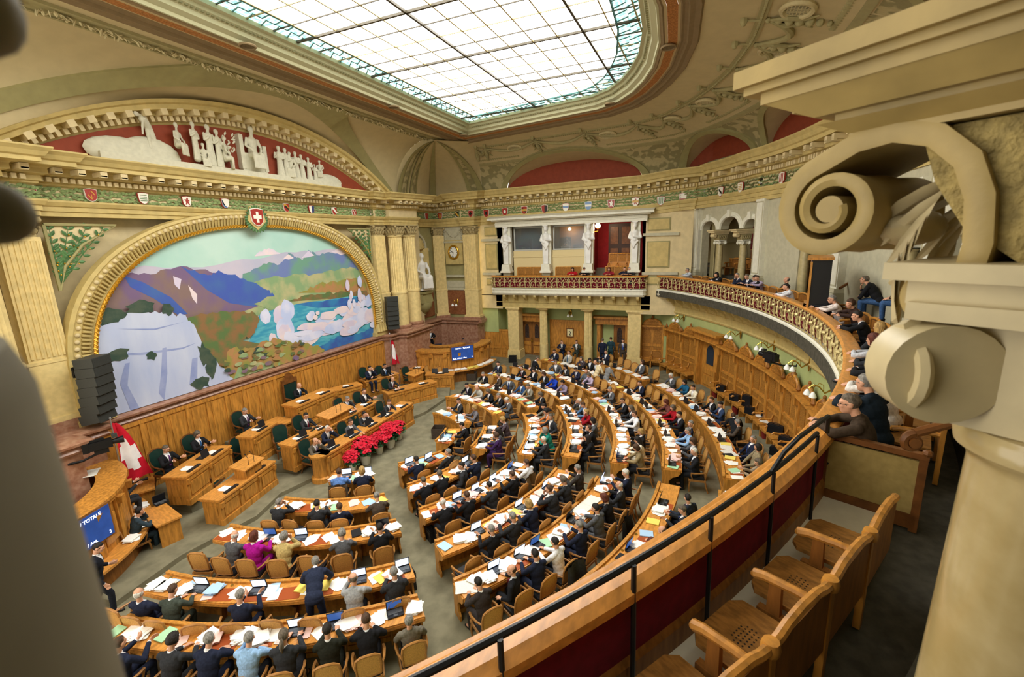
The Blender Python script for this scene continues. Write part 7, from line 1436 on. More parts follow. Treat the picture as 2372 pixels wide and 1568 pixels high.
def laptop(x, y, z, rz, k, lab, g='laptops on the desks'):
    pr_ = LP[k]
    if not LPU[k]: LPU[k] = True; kids(pr_); pr_.location = (x, y, z); pr_.rotation_euler = (0, 0, rz); pr_['label'] = lab; o = pr_
    else: o = copy_tree(pr_, (x, y, z), rz, lab)
    o['group'] = g
PM_ = {}
def papers(kind, v):
    key = (kind, v)
    if key in PM_: return PM_[key]
    mb = MB(); r = random.Random(v * 7 + len(kind)); n = {'sheets': 3, 'stack': 9, 'pad': 1, 'folder': 1, 'news': 2}[kind]
    for i in range(n):
        w_, h_ = {'sheets': (.21, .297), 'stack': (.22, .3), 'pad': (.5, .36), 'folder': (.24, .32), 'news': (.5, .36)}[kind]; t = {'sheets': .002, 'stack': .007, 'pad': .006, 'folder': .018, 'news': .005}[kind]
        mb.box((r.uniform(-.07, .07) * (n > 1), r.uniform(-.04, .04) * (n > 1), t * (i + .5)), (w_, h_, t), r.uniform(-.35, .35) * (n > 1), m=0 if kind != 'sheets' or i else 0)
    PM_[key] = mb.mesh('paper_' + kind, [PAPER]); return PM_[key]
def paper(x, y, z, rz, kind, v, m, lab, g='papers on the desks', cat='papers'):
    nm = {'sheets': 'loose_papers', 'stack': 'paper_stack', 'pad': 'desk_pad', 'folder': 'folder', 'news': 'newspaper'}[kind]; o = bpy.data.objects.new(nm, papers(kind, v)); C.objects.link(o); o.location = (x, y, z); o.rotation_euler = (0, 0, rz); o.material_slots[0].link = 'OBJECT'; o.material_slots[0].material = m; tag(o, lab, cat, g)
LAP = [(805, 1085, 'b'), (855, 1085, 'b'), (631, 1227, 'd'), (694, 1239, 'b'), (884, 1205, 'o'), (499, 1316, 'w'), (615, 1330, 'b'), (831, 1306, 'b'), (922, 1276, 'w'), (686, 1448, 'w'), (777, 1434, 'd'), (912, 1397, 'd'), (949, 1068, 'b'), (981, 1052, 'b'), (1080, 1067, 'b'), (1054, 1145, 'b'), (1095, 1126, 'b'), (1136, 1105, 'b'), (1177, 1077, 'd'), (1097, 1215, 'w'), (1197, 1164, 'w'), (1259, 1120, 'b'), (1149, 1314, 'b'), (1209, 1280, 'w'), (1246, 1258, 'd'), (1322, 1194, 'o'), (1397, 1099, 'b'), (1452, 1258, 'd'), (1524, 1153, 'o'), (1295, 1375, 'b'), (1223, 1032, 'b'), (1425, 1048, 'd'), (1422, 1060, 'd'), (1330, 1030, 'o'), (1035, 1025, 'o'), (1120, 1022, 'o'), (1045, 1002, 'o'), (1043, 975, 'o')]
taken = {}
for x, y, k in LAP:
    p = onz(x, y, .9); a = degrees(atan2(p.y - DCY, p.x - DCX)); r = hypot(p.x - DCX, p.y - DCY); best = None
    for row in ROWS:
        a0, r0, a1, r1 = ROWS[row]
        if a0 - 1 <= a <= a1 + 1:
            e = abs(r - RF(row, a) - .22)
            if e < .6 and (best is None or e < best[0]): best = (e, row)
    if best: taken.setdefault(best[1], []).append((a, k))
r_ = random.Random(33); HT = .787
for k, seats in ALLSEATS.items():
    for j, (a, i) in enumerate(seats):
        where = f'{ORD[min(j, 13)]} seat from left, {ORD[int(k[1]) - 1]} row, {BN[k[0]]}'; r = RF(k, a); st = degrees(.72 / (r + .5)); rz = rad(a + 270)
        lap = [q for q in taken.get(k, []) if abs(q[0] - a) < st * .6]
        if not lap and k[0] in 'CD' and r_.random() < .42: lap = [(a + r_.uniform(-.2, .2) * st, 'o')]
        la = None
        if r_.random() < .55: x, y = dpt(a, r + .36); paper(x, y, HT, rz, 'pad', 0, ORANGEP, f'red-brown leather desk pad, {where}', 'leather desk pads', 'desk pad')
        if lap:
            la, c = lap[0]; la = max(ROWS[k][0] + st * .25, min(ROWS[k][2] - st * .25, la)); x, y = dpt(la, r + .27); laptop(x, y, HT + .007, rz, c, f'open black laptop, {where}')
        for q in range(r_.choice((2, 2, 3)) if k != 'B6' else 2):
            u = (-.36, .34, .02)[q] + r_.uniform(-.06, .06)
            if la is not None and abs(u * st + a - la) < .3 * st: u += .32 if u * st + a >= la else -.32
            aa = a + u * st; aa = max(ROWS[k][0] + st * .2, min(ROWS[k][2] - st * .2, aa)); kind = r_.choice(('sheets', 'sheets', 'stack', 'stack', 'news' if r_.random() < .3 else 'sheets', 'folder')); m = NEWS if kind == 'news' else (r_.choice((YELP, BLUEP, GRNP, PLASTIC, YELP)) if kind == 'folder' else r_.choice((PAPER,) * 8 + (PINKP, BLUEP)))
            x, y = dpt(aa, r + r_.uniform(.24, .36)); nm = {PAPER: 'white', PINKP: 'pink', BLUEP: 'blue', YELP: 'yellow', GRNP: 'green', PLASTIC: 'black', NEWS: 'open'}[m]; kn = {'sheets': 'sheets of paper', 'stack': 'stack of papers', 'news': 'newspaper', 'folder': 'folder'}[kind]
            paper(x, y, HT + .008 + .003 * q, rz + r_.uniform(-.5, .5), kind, r_.randrange(4), m, f'{nm} {kn}, {("left", "right", "middle")[q]} of {where}')
# papers and laptops of the officials
for key, n in (('front', 5), ('second', 4), ('pres', 2), ('l3', 1), ('l2', 2), ('l1', 2), ('r7', 1), ('r8', 2), ('r9', 2), ('r10', 2), ('r11', 1)):
    d = DK[key]; bb = d.children[0].bound_box; L = bb[4][0] - bb[0][0]; H = max(c[2] for c in bb); M = Matrix.Translation(d.location) @ Matrix.Rotation(d.rotation_euler.z, 4, 'Z'); nm = d['label']
    nm = ' '.join(nm.split()[:6])
    for q in range(n):
        u = -L / 2 + L * (q + .5) / n
        if key == 'second' and abs(u) < .7: u = .8 if u > 0 else -.8
        p = M @ Vector((u, .32, H)); paper(p.x, p.y, p.z + .002, d.rotation_euler.z + r_.uniform(-.2, .2), 'sheets', q % 4, PAPER, f'white sheets, {ORD[q]} from left on the {nm}', 'papers on the podium desks')
        p = M @ Vector((u, .1, H + .02)); o = MB().box((0, 0, 0), (min(.5, L / n * .6), .1, .04)).build('desk_console', PLASTIC); o.location = p; o.rotation_euler = d.rotation_euler; tag(o, f'black desk console strip, {ORD[q]} from left on the {nm}', 'console', 'black consoles on the podium desks')
    if key in ('front', 'second', 'r11'):
        for q, u in enumerate({'front': (-2.1, -1.1, -.1, .9), 'second': (-1.6,), 'r11': (-.3, .3)}[key]): p = M @ Vector((u, .36, H)); laptop(p.x, p.y, p.z + .004, d.rotation_euler.z, 'o', f'black laptop, {ORD[q]} from left on the {nm}', 'laptops on the podium')
    if key in ('l3', 'l2', 'l1'): p = M @ Vector((.2, .36, H)); laptop(p.x, p.y, p.z + .004, d.rotation_euler.z, 'o', f'black laptop on the {nm}', 'laptops on the podium')
    if key == 'r8':
        for q, u in enumerate((-.35, .4)):
            p = M @ Vector((u, .2, H)); R_ = empty('computer_monitor', p, d.rotation_euler.z, f'black computer monitor seen from behind, {"left" if q == 0 else "right"} one near the right flag', 'monitor', 'monitors near the right flag'); mb = MB(); mb.box((0, 0, .24), (.46, .05, .32)); mb.build('screen', PLASTIC, R_); mb = MB(); mb.box((0, 0, .05), (.08, .04, .1)); mb.box((0, 0, .01), (.22, .16, .02)); mb.build('stand', PLASTIC, R_)
# ================================================================ FLAGS, SPEAKERS, PLANTS, BINS, CAMERAS
FR_ = mat('flag_red', '#c3122b', .75, .12, 5); FW = mat('flag_white', '#f1eeee', .75, .05, 6)
def flag(px, zp, Y, z0, z1, zt, lab, w=.62):
    p = ony(px[0], px[1], Y); R_ = empty('flag', (p.x, Y, z0), 0, lab, 'flag', 'flags beside the podium'); H = z1 - z0
    mb = MB(); mb.tube([(-.05, 0, 0), (.0, 0, H)], .018, 6); mb.ball((0, 0, H + .03), (.03, .03, .05), 6, 5); mb.lathe([(.16, 0), (.14, .05), (.03, .1)], n=12); mb.build('pole', mat('steel', '#b9bcc0', .3, metal=.8), R_)
    mb = MB(); h = H - zt; W = 16; Hh = 26
    def P(u, v): sp = .12 + .95 * v**.8; return Vector((.01 - .05 * v + u * w * sp + .03 * sin(7 * u + 3 * v), -.05 * sin(9 * u + 4 * v) * (.3 + v), H - .12 - h * v * (1 - .02 * u) + (-.12 * u * (v > .5) * v) + .14 * u * (v - .2) * (1 - v)))
    V = [P(i / W, j / Hh) for j in range(Hh + 1) for i in range(W + 1)]; F, Mi = [], []
    for j in range(Hh):
        for i in range(W): F.append((j * (W + 1) + i, j * (W + 1) + i + 1, (j + 1) * (W + 1) + i + 1, (j + 1) * (W + 1) + i)); u, v = (i + .5) / W, (j + .5) / Hh; v += (u - .5) * -.06; a, b = abs(u - .5), abs(v - .56); Mi.append(1 if (a < .17 and b < .27) or (a < .46 and b < .105) else 0)
    mb.v, mb.f, mb.m = V, F, Mi; mb.build('cloth', [FR_, FW], R_, 'all')
flag((262, 1000), 0, 15.6, .14, 3.35, 1.35, 'red flag with a white cross near the left press box', w=.75)
flag((905, 800), 0, 15.9, .14, 3.2, 1.45, 'red flag with a white cross near the right press box', w=.62)
def line_array(p, rz, lab, n=7, w=.62, h=.28):
    R_ = empty('loudspeaker', p, rz, lab, 'loudspeaker', 'tall loudspeakers beside the mural')
    for k in range(n):
        t = rad(3 + k * 1.6); mb = MB(); M = RX(-degrees(t) * .8); mb.box((0, .02 * k * k * .25 - .0, -h * (k + .5)), (w, .5, h * .96), M=M); o = mb.build('cabinet', DGREY, R_); mb = MB(); mb.box((0, .02 * k * k * .25 - .25, -h * (k + .5)), (w * .94, .02, h * .86), M=M); mb.build('grille', mat('speaker_grille', '#2e302d', .7, .3, 90), o)
    mb = MB(); mb.box((0, .3, -h * 1.5), (.08, .3, .08)); mb.box((0, .45, -h * 1.5), (.3, .05, .3)); mb.build('wall_bracket', BLACK, R_)
p = ony(196, 822, 15.95); line_array((p.x + .05, 15.75, p.z - .05), rad(28), 'tall dark loudspeaker column left of the mural', 7, .66, .27)
p = ony(903, 686, 15.9); line_array((p.x - .1, 15.75, p.z), rad(-38), 'tall dark loudspeaker column right of the mural', 7, .62, .26)
PET = mat('poinsettia_red', '#c51430', .55, .25, 9); PLF = mat('poinsettia_green', '#2f5a36', .6, .3, 9); POT = mat('pot_white', '#dcdccf', .5); 
for i, (px, s, lab) in enumerate((((818, 1082), .8, 'red poinsettia in a pot, leftmost of five'), ((847, 1068), 1.12, 'red poinsettia in a white pot, second of five from left'), ((879, 1044), .92, 'red poinsettia in a white pot, middle of five'), ((905, 1030), 1.1, 'red poinsettia in a white pot, fourth of five from left'), ((924, 1012), .85, 'red poinsettia in a pot, rightmost of five'))):
    p = onz(*px, .1); R_ = empty('poinsettia', (p.x, p.y, 0), 0, lab, 'potted plant', 'poinsettias before the front podium desk'); rr = random.Random(i); R_.scale = (s, s, s)
    mb = MB(); mb.lathe([(.13, 0), (.19, .32), (.2, .34), (.17, .34)], n=18); mb.build('pot', POT, R_, 40); mb = MB(); [mb.tube([(0, 0, .3), (rr.uniform(-.12, .12), rr.uniform(-.12, .12), .55), (rr.uniform(-.25, .25), rr.uniform(-.25, .25), .75)], .012, 5) for _ in range(8)]; mb.build('stems', PLF, R_)
    mb = MB(); g = MB()
    for k in range(30):
        a = rr.uniform(0, 2 * pi); e = rr.uniform(.1, 1.45); R0 = Vector((.34 * cos(a) * cos(e), .34 * sin(a) * cos(e), .6 + .3 * sin(e)))
        o = (R0 - Vector((0, 0, .45))).normalized(); q = o.orthogonal().normalized(); w_ = o.cross(q)
        for j in range(7): b = 2 * pi * j / 7 + rr.random(); d = q * cos(b) + w_ * sin(b); leaf(mb, R0, d + o * .25, .17, .05, o)
    for k in range(60): a = rr.uniform(0, 2 * pi); z = rr.uniform(.34, .7); leaf(g, (.16 * cos(a), .16 * sin(a), z), (cos(a), sin(a), rr.uniform(-.5, .3)), .22, .06, (cos(a) * .3, sin(a) * .3, 1))
    mb.build('bracts', PET, R_); g.build('leaves', PLF, R_)
def bin_(p, lab, c=BLACK, r=.2, h=.42, sq=True):
    R_ = empty('waste_basket', p, .3, lab, 'waste basket', 'waste baskets on the floor'); mb = MB()
    if sq: [mb.box((x, y, h / 2), (w_, d_, h)) for x, y, w_, d_ in ((-r, 0, .02, 2 * r), (r, 0, .02, 2 * r), (0, -r, 2 * r, .02), (0, r, 2 * r, .02))]; mb.box((0, 0, .02), (2 * r, 2 * r, .04))
    else: mb.lathe([(r * .8, 0), (r, h), (r * .93, h), (r * .75, .03)], n=16)
    mb.build('basket', c, R_); return R_
BRB = mat('bin_brown', '#40362d', .7, .2, 30); RDB = mat('bin_red', '#7d2620', .5)
bin_(onz(1017, 1012, 0), 'square brown waste basket beside the first desk of the far right block', BRB, .24, .45); bin_(onz(1094, 880, 0), 'square brown waste basket below the right press box', BRB, .26, .45); bin_(onz(672, 975, .3), 'square black waste basket behind the presiding desk', BLACK, .28, .5); bin_(onz(1188, 838, 0), 'low dark box at the foot of the left stone pillar', BLACK, .25, .4)
for px, lab in (((1616, 882), 'round red bin under the stalls left of the ring door'), ((1655, 920), 'round red bin under the stalls right of the ring door'), ((1703, 958), 'round red bin under the middle stalls'), ((1772, 1015), 'round red bin under the nearer stalls')): bin_(onz(*px, 0), lab, RDB, .15, .32, False)
def bag(p, rz, w, d, h, lab, name='briefcase', cat='bag'):
    R_ = empty(name, p, rz, lab, cat, 'bags lying about the hall'); mb = MB(); mb.box((0, 0, h / 2), (w, d, h), taper=.9); mb.box((0, 0, h * .75), (w * .96, d * 1.06, h * .3)); mb.build('body', LEATHER, R_); mb = MB(); mb.tube([(-w * .2, 0, h), (-w * .18, 0, h + .06), (w * .18, 0, h + .06), (w * .2, 0, h)], .012, 5); mb.build('handle', LEATHER, R_)
for px, z, w, h, lab in (((1670, 903), .5, .42, .3, 'black briefcase on the first stall right of the ring door'), ((1702, 925), .5, .44, .3, 'open black bag on the second stall right of the ring door'), ((1730, 938), .5, .4, .5, 'tall black bag on the third stall right of the ring door'), ((1736, 955), .5, .36, .3, 'dark bag with blue papers on the stall beside the tall bag'), ((1775, 963), .5, .36, .24, 'black pouch with white papers on a middle stall'), ((1797, 1001), .5, .6, .36, 'large black travel bag on a nearer stall'), ((1820, 1029), .5, .46, .34, 'black briefcase on the nearest visible stall'), ((1797, 1052), 0, .4, .34, 'black backpack on the floor before the nearest stalls'), ((1533, 925), .5, .42, .26, 'black handbag on an empty chair, sixth row, right middle block'), ((1045, 1053), .0, .36, .4, 'black backpack on the floor at the first row, front middle block'), ((1000, 1246), 0, .3, .36, 'black briefcase standing beside the third-row desk, front middle block'), ((950, 1355), 0, .36, .5, 'black trolley case beside the fourth-row desk, front left block')):
    p = onz(*px, z + .05); bag((p.x, p.y, z), 1.0, w, .2, h, lab)
p = onz(1760, 963, .5); paper(p.x, p.y, .5, .4, 'sheets', 1, PAPER, 'white papers lying on a middle stall'); p = onz(1778, 977, .5); paper(p.x, p.y, .5, .8, 'news', 1, NEWS, 'newspaper lying on a stall beside the black pouch'); p = onz(1840, 1046, .5); paper(p.x, p.y, .5, .3, 'folder', 1, YELP, 'yellow folder on the nearest stall by the railing')
def coat(px, c, lab): p = onz(*px, .75); a = degrees(atan2(p.y - DCY, p.x - DCX)); M = mat('coat_' + c[1:], c, .9, .2, 25); mb = MB(); mb.grid(lambda u, v: Vector((.27 * (u - .5) * 2 * (1 + .15 * v), .03 + .05 * sin(9 * u + 2 * v) + .12 * v, .28 - .75 * v)), 14, 10); mb.grid(lambda u, v: Vector((.27 * (u - .5) * 2, -.05 + .08 * v, .1 + .18 * v)), 8, 3); o = mb.build('coat', M, None, 'all'); o.location = p; o.rotation_euler = (0, 0, rad(a + 270)); tag(o, lab, 'coat', 'coats hung over chairs')
coat((1228, 1118), '#6e5a3c', 'brown coat hung over the chair of the white-shirted person, third row, front middle block'); coat((1330, 1325), '#2f3234', 'dark grey coat hung over the chair of the white-shirted person, fifth row, front middle block'); coat((1447, 1220), '#1d1e22', 'black jacket hung over a chair, fifth row, front middle block'); coat((785, 1142), '#4c4032', 'dark brown coat hung over the chair of the blue-shirted person'); coat((1477, 985), '#22262e', 'dark jacket hung over a chair, fifth row, right middle block')
def tvcam(p, rz, lab, arm_pts):
    R_ = empty('television_camera', p, rz, lab, 'camera', 'television cameras'); mb = MB(); mb.box((0, 0, 0), (.2, .5, .22)); mb.box((0, .1, .15), (.08, .4, .06)); mb.box((0, .3, 0), (.18, .14, .26)); mb.build('body', BLACK, R_); mb = MB(); M = Matrix.Rotation(pi / 2, 3, 'X'); mb.lathe([(.06, .22), (.075, .32), (.09, .42), (.1, .5), (.085, .5)], n=14, M=M); mb.build('lens', BLACK, R_); mb = MB(); mb.box((.0, -.32, .16), (.14, .12, .1)); mb.build('viewfinder', DGREY, R_); mb = MB(); mb.tube(arm_pts, .035, 6); mb.box((0, 0, -.18), (.16, .3, .12)); mb.build('mount', BLACK, R_)
p = ony(232, 1030, 15.0); tvcam((p.x, 15.0, p.z), rad(70), 'black television camera on an arm in front of the left flag', [(0, 0, -.2), (.0, .4, -.32), (.1, 1.0, -.34)])
p = onr(1783, 825, GCX, GCY, 20.3); a = degrees(atan2(p.y - GCY, p.x - GCX)); tvcam(p, rad(a + 270 - 70), 'black television camera on an arm above the carved stalls', [(0, 0, -.2), (-.3, .3, -.3), (-.7, .5, -.3), (-.9, .55, .1), (-.9, .45, .9)])
p = onz(1200, 822, .0); mb = MB(); mb.box((0, 0, .3), (.34, .34, .6)); o = mb.build('speaker_box', BLACK); o.location = (p.x, p.y, 0); tag(o, 'black floor loudspeaker beside the left stone pillar under the loggia', 'loudspeaker')
c, r, H = TRB['r']
for k in range(9): a = 215 + 7.5 * k; paper(c[0] + (r + .28) * cos(rad(a)), c[1] + (r + .28) * sin(rad(a)), .722, rad(a), 'stack', k % 4, YELP if k in (3, 4) else PAPER, f'{"yellow" if k in (3, 4) else "white"} paper stack, {ORD[k]} on the right press box shelf', 'papers on the press box shelves')
c, r, H = TRB['l']
for k in range(4): a = -50 + 11 * k; paper(c[0] + (r + .28) * cos(rad(a)), c[1] + (r + .28) * sin(rad(a)), .722, rad(a), 'stack', k % 4, PAPER, f'white paper stack, {ORD[k]} on the left press box shelf', 'papers on the press box shelves')
p = onz(215, 1118, 1.8); paper(p.x, p.y, TRB['l'][2] + .005, rad(55), 'news', 2, NEWS, 'newspaper spread on the left press box top', 'papers on the press box shelves')
for px, rz, k, lab in (((328, 1110), 152, 'w', 'open laptop with pale screen on the usher desk by the left flag'), ((372, 1160), 170, 'o', 'black laptop on the usher desk of the uniformed person')): p = onz(*px, .92); laptop(p.x, p.y, .9 if k == 'w' else .85, rad(rz), k, lab, 'laptops of the ushers')
for i, px in enumerate(((966, 838), (984, 836), (1005, 858), (1033, 860))): p = onz(*px, .8); chair(p.x, p.y + .2, rad(-5), f'pale empty chair below the right press box, {ORD[i]} from left', 'empty chairs below the right press box')
c, r, H = TRB['r']
for i, px in enumerate(((990, 800), (1015, 803), (1005, 766), (1078, 778), (1110, 772), (1122, 763), (1135, 757))):
    p = onz(*px, 1.6); R_ = empty('press_chair', (p.x, p.y, .75 if i < 2 else 1.0), rad(-60), f'dark blue chair in the right press box, {ORD[i]} from left', 'chair', 'chairs in the right press box'); mb = MB(); mb.box((0, 0, .45), (.46, .46, .07)); mb.build('seat', mat('blue_fabric', '#23283a', .9), R_); mb = MB(); mb.box((0, .22, .75), (.46, .06, .48)); mb.build('backrest', MATS['blue_fabric'], R_); mb = MB(); mb.tube([(0, 0, .42), (0, 0, .05)], .03, 6); mb.box((0, 0, .03), (.45, .45, .05)); mb.build('pedestal', BLACK, R_)
p = onz(150, 1095, 1.6); R_ = empty('press_chair', (p.x - .6, p.y + .2, .75), rad(60), 'dark blue chair in the left press box', 'chair'); mb = MB(); mb.box((0, 0, .45), (.5, .5, .08)); mb.build('seat', MATS['blue_fabric'], R_); mb = MB(); mb.box((0, .25, .85), (.5, .07, .65)); mb.build('backrest', MATS['blue_fabric'], R_)
# ================================================================ GALLERY FURNITURE
def make_gseat():
    R_ = empty('theatre_chair', (0, 0, 0), 0, 'x', 'seat', 'folding wooden seats of the gallery'); W = .77
    mb = MB(); mb.prism([(-.3, -.3), (-.22, -.36), (.22, -.36), (.3, -.3), (.31, .12), (-.31, .12)], Matrix.Translation((0, 0, .4)), .035); mb.build('seat', mat('seat_oak', '#8f6530', .45, .3, 9, stretch=(3, 1, 1)), R_)
    mb = MB(); [mb.lathe([(.007, .4355), (.007, .437)], (x * .03, -.12 + y * .03, 0), 6) for x in range(-3, 4) for y in range(-2, 3) if abs(x) + abs(y) < 5]; mb.build('perforations', BLACK, R_)
    mb = MB(); mb.box((0, .2, .6), (W, .03, .5)); mb.build('backrest', OAKD, R_)
    mb = MB(); mb.tube([(-W / 2, .2, .86), (-W * .38, .2, .87), (-W * .25, .2, .9), (0, .2, .915), (W * .25, .2, .9), (W * .38, .2, .87), (W / 2, .2, .86)], .034, 8); mb.lathe([(.05, .82), (.055, .86), (.045, .9)], (W / 2, .2, 0), 10); mb.box((W / 2, .2, .45), (.06, .05, .85)); mb.build('back_rail', OAK, R_, 40)
    mb = MB(); mb.tube([(W / 2, .18, .66), (W / 2, .0, .67), (W / 2, -.2, .66), (W / 2, -.27, .64), (W / 2, -.29, .62)], [.03, .032, .036, .04, .02], 8); mb.build('armrest', OAK, R_, True); mb = MB(); mb.box((W / 2, -.12, .5), (.05, .1, .3), taper=.8); mb.box((W / 2, -.08, .2), (.06, .3, .4)); mb.build('support', OAKD, R_); return R_
GSP = make_gseat(); kids(GSP); gi = 0
GAN = [(a, 21.12, 4.85, 0) for a in (-117.4, -119.55, -121.7, -123.85, -126)] + [(-50 - 2.1 * k, 21.3, 4.85, 1) for k in range(29)] + [(-49.5 - 2.0 * k, 23.35, 5.75, 2) for k in range(18)] + [(-49.5 - 2.0 * k, 24.5, 6.2, 3) for k in range(15)]
for n_, (a, r, z, row) in enumerate(GAN):
    k = sum(1 for q in GAN[:n_] if q[3] == row)
    lab = [f'folding oak gallery seat in the foreground, {ORD[k % 14]} from the yellow side panel', f'front-row gallery seat behind the curved rail, {k + 1} along from the loggia', f'middle-row gallery seat behind the arcade, {k + 1} along from the loggia', f'back-row gallery seat behind the arcade, {k + 1} along from the loggia'][row]
    x, y = ringpt(a, r); o = GSP if n_ == 0 else copy_tree(GSP, (x, y, z), rad(a + 270), lab); o.location = (x, y, z); o.rotation_euler = (0, 0, rad(a + 270)); o['label'] = lab
# side panel at the end of the seat row
a = -113.4; x, y = ringpt(a, 20.97); R_ = empty('side_screen', (x, y, 4.85), rad(a), 'yellowish fabric panel in a wooden frame at the end of the gallery seats', 'screen panel'); mb = MB(); mb.box((0, 0, .5), (.78, .03, .6)); mb.build('panel', mat('panel_fabric', '#a08a52', .85, .1, 14), R_); mb = MB(); mb.box((0, 0, .86), (.92, .07, .06)); mb.box((-.42, 0, .44), (.07, .06, .86)); mb.box((.42, 0, .44), (.07, .06, .86)); mb.box((0, 0, .12), (.86, .06, .16)); mb.ball((.44, 0, .9), (.05, .05, .04), 8, 6); mb.build('frame', WALNUT, R_)
# inner side of the parapet near the camera
mb = MB(); P_ = [(x, y, 4.85) for x, y, _ in arcp(GCX, GCY, 20.56, -150, -46, 100)]; mb.sweep(P_, [(0, .3), (0, .8)], 0); mb.sweep(P_, [(-.02, 0), (.03, 0), (.03, .27), (.0, .32)], 1); o = struct(mb.build('wall_parapet_inner', [VELVET, OAKD]))
mb = MB(); P_ = [(x, y, 4.85) for x, y, _ in arcp(GCX, GCY, 20.45, -150, -113, 40)]; mb.sweep(P_, [(-.14, .78), (-.14, .86), (-.05, .91), (.1, .915), (.17, .87), (.17, .8), (.1, .77)]); mb.build('x', OAKTOP).name = 'trim_parapet_rail'; struct(bpy.data.objects['trim_parapet_rail'])
R_ = empty('safety_railing', (0, 0, 0), 0, 'thin black metal safety railing along the gallery parapet in the foreground', 'railing'); at_ = lambda a, r, z: Vector((*ringpt(a, r), z))
mb = MB(); mb.tube([at_(-150 + i * 1.0, 20.58, 5.92) for i in range(36)], .022, 6, flat=.6); mb.build('top_bar', BLACK, R_); mb = MB(); mb.tube([at_(-118.35, 20.58, 5.92), at_(-118.0, 20.62, 6.08), at_(-117.6, 20.68, 6.2), at_(-115.6, 20.7, 6.2), at_(-115.0, 20.66, 5.95)], .022, 6); mb.build('raised_bar', BLACK, R_)
for a in (-115.2, -118.35, -121.2, -123.6, -126.4, -129): mb = MB(); mb.tube([at_(a, 20.62, 4.86), at_(a, 20.6, 5.92)], .018, 6); mb.box(at_(a, 20.64, 4.88), (.14, .1, .03), rad(a)); mb.build('post', BLACK, R_)
p = onr(1872, 660, GCX, GCY, 20.62); a = degrees(atan2(p.y - GCY, p.x - GCX)); R_ = empty('gallery_screen', (*ringpt(a, 20.7), 5.75), rad(a + 270 - 18), 'blue vote screen in a dark wooden box standing on the gallery rail', 'screen'); w_, h_ = 1.5, 1.35
mb = MB(); mb.box((0, .22, h_ / 2), (w_ + .12, .5, h_ + .1)); mb.build('cabinet', BLACK, R_); mb = MB(); mb.box((0, .18, h_ + .08), (w_ + .26, .66, .08)); mb.box((0, .1, -.05), (w_ + .2, .5, .1)); [mb.box((s * (w_ / 2 + .05), -.04, h_ / 2), (.08, .06, h_)) for s in (-1, 1)]; mb.build('frame', OAK, R_); mb = MB(); mb.box((0, -.04, h_ / 2), (w_, .02, h_ - .04)); mb.build('display', MONITOR, R_)
text('Enth. / Abst. / Ast.', (-w_ * .45, -.055, .16), (rad(90), 0, 0), .15, MATS['screen_text'], 'lettering', R_, 'LEFT'); text('5', (w_ * .44, -.055, .16), (rad(90), 0, 0), .15, MATS['screen_text'], 'lettering', R_, 'RIGHT')
def stair_rail(pts, lab, scrolled=False):
    R_ = empty('stair_handrail', pts[0], 0, lab, 'handrail', 'wooden stair handrails of the gallery'); P = [Vector(p) - Vector(pts[0]) for p in pts]; mb = MB(); mb.tube(P, .045, 8); mb.build('rail', WALNUT, R_, True)
    if scrolled: mb = MB(); d = (P[1] - P[0]).normalized(); s_ = d.cross(Vector((0, 0, 1))).normalized(); volute(mb, P[0] + Vector((0, 0, -.09)), .09, s_, (0, 0, 1), .08, 20, 1.6, .42); drum(mb, P[0] + Vector((0, 0, -.09)), .05, s_, .09); mb.build('scroll', WALNUT, R_, True)
q0, q1 = onr(1945, 668, GCX, GCY, 21.9), onr(2075, 590, GCX, GCY, 24.0); stair_rail([q0, q1], 'brown stair handrail behind the man with hand over mouth')
q0, q1 = onz(2118, 1003, 6.1), onz(2235, 972, 6.25); stair_rail([q0, q0.lerp(q1, .3) + Vector((0, 0, .0)), q1 + (q1 - q0) * .6], 'scroll-ended wooden handrail beside the foreground column', True)
q0, q1 = onz(2113, 745, 6.3), onz(2150, 730, 6.4); stair_rail([q0, q1 + (q1 - q0)], 'short scroll-ended wooden handrail farther along the gallery', True)
# stone stair blocks beside the seats
mb = MB(); A_ = [(-115.5, 21.75, 22.6, 5.3), (-115.5, 22.2, 23.5, 5.75), (-110, 21.8, 22.6, 5.75), (-105, 21.8, 22.7, 6.0)]
for a, r0, r1, z1 in A_: disc_sector(mb, GCX, GCY, r0, r1, a + 2.2, a - .3, 6, 4.85, z1)
for k in range(4): disc_sector(mb, GCX, GCY, 21.9 + .32 * k, 22.3 + .32 * k, -113.2, -110.4, 4, 4.85, 5.1 + .2 * k)
struct(mb.build('trim_gallery_steps', mat('stair_stone', '#8d8566', .7, .12, 6)))
# ================================================================ FOREGROUND: arcade column, its carved capital, and the pier at the left
RADI = Vector((GCX, GCY)).normalized(); TANG = Vector((RADI.y, -RADI.x))      # into the hall, and to the right along the arcade
STN = mat('near_stone', '#a5905a', .45, .16, 5, bump=.06, bscale=60, spec=.4); STL = mat('near_stone_pale', '#c2b48d', .4, .1, 7, spec=.45); STR = mat('near_stone_rough', '#9c8a56', .7, .25, 30, bump=.8, bscale=60); STS = mat('near_shaft', '#bfae82', .16, .12, 6, spec=.6, col2='#a79464')
FM = Matrix(((TANG.x, RADI.x, 0, 0), (TANG.y, RADI.y, 0, 0), (0, 0, 1, 8.0), (0, 0, 0, 1)))  # local: x right along the arcade, y into the hall, z height above the eye
R_ = empty('arcade_column', (0, 0, 0), 0, 'big blurred stone column with carved scroll capital at the right edge', 'column', 'foreground stonework'); R_.matrix_world = FM
u0, v0 = .25, 1.56
mb = MB(); mb.lathe([(.235, -2.7), (.235, -2.55), (.2, -2.5), (.185, -1.4), (.165, -.56), (.17, -.54), (.195, -.52), (.2, -.49), (.19, -.465), (.17, -.46)], (v0, u0, 0), 40); mb.build('shaft', STS, R_, True)
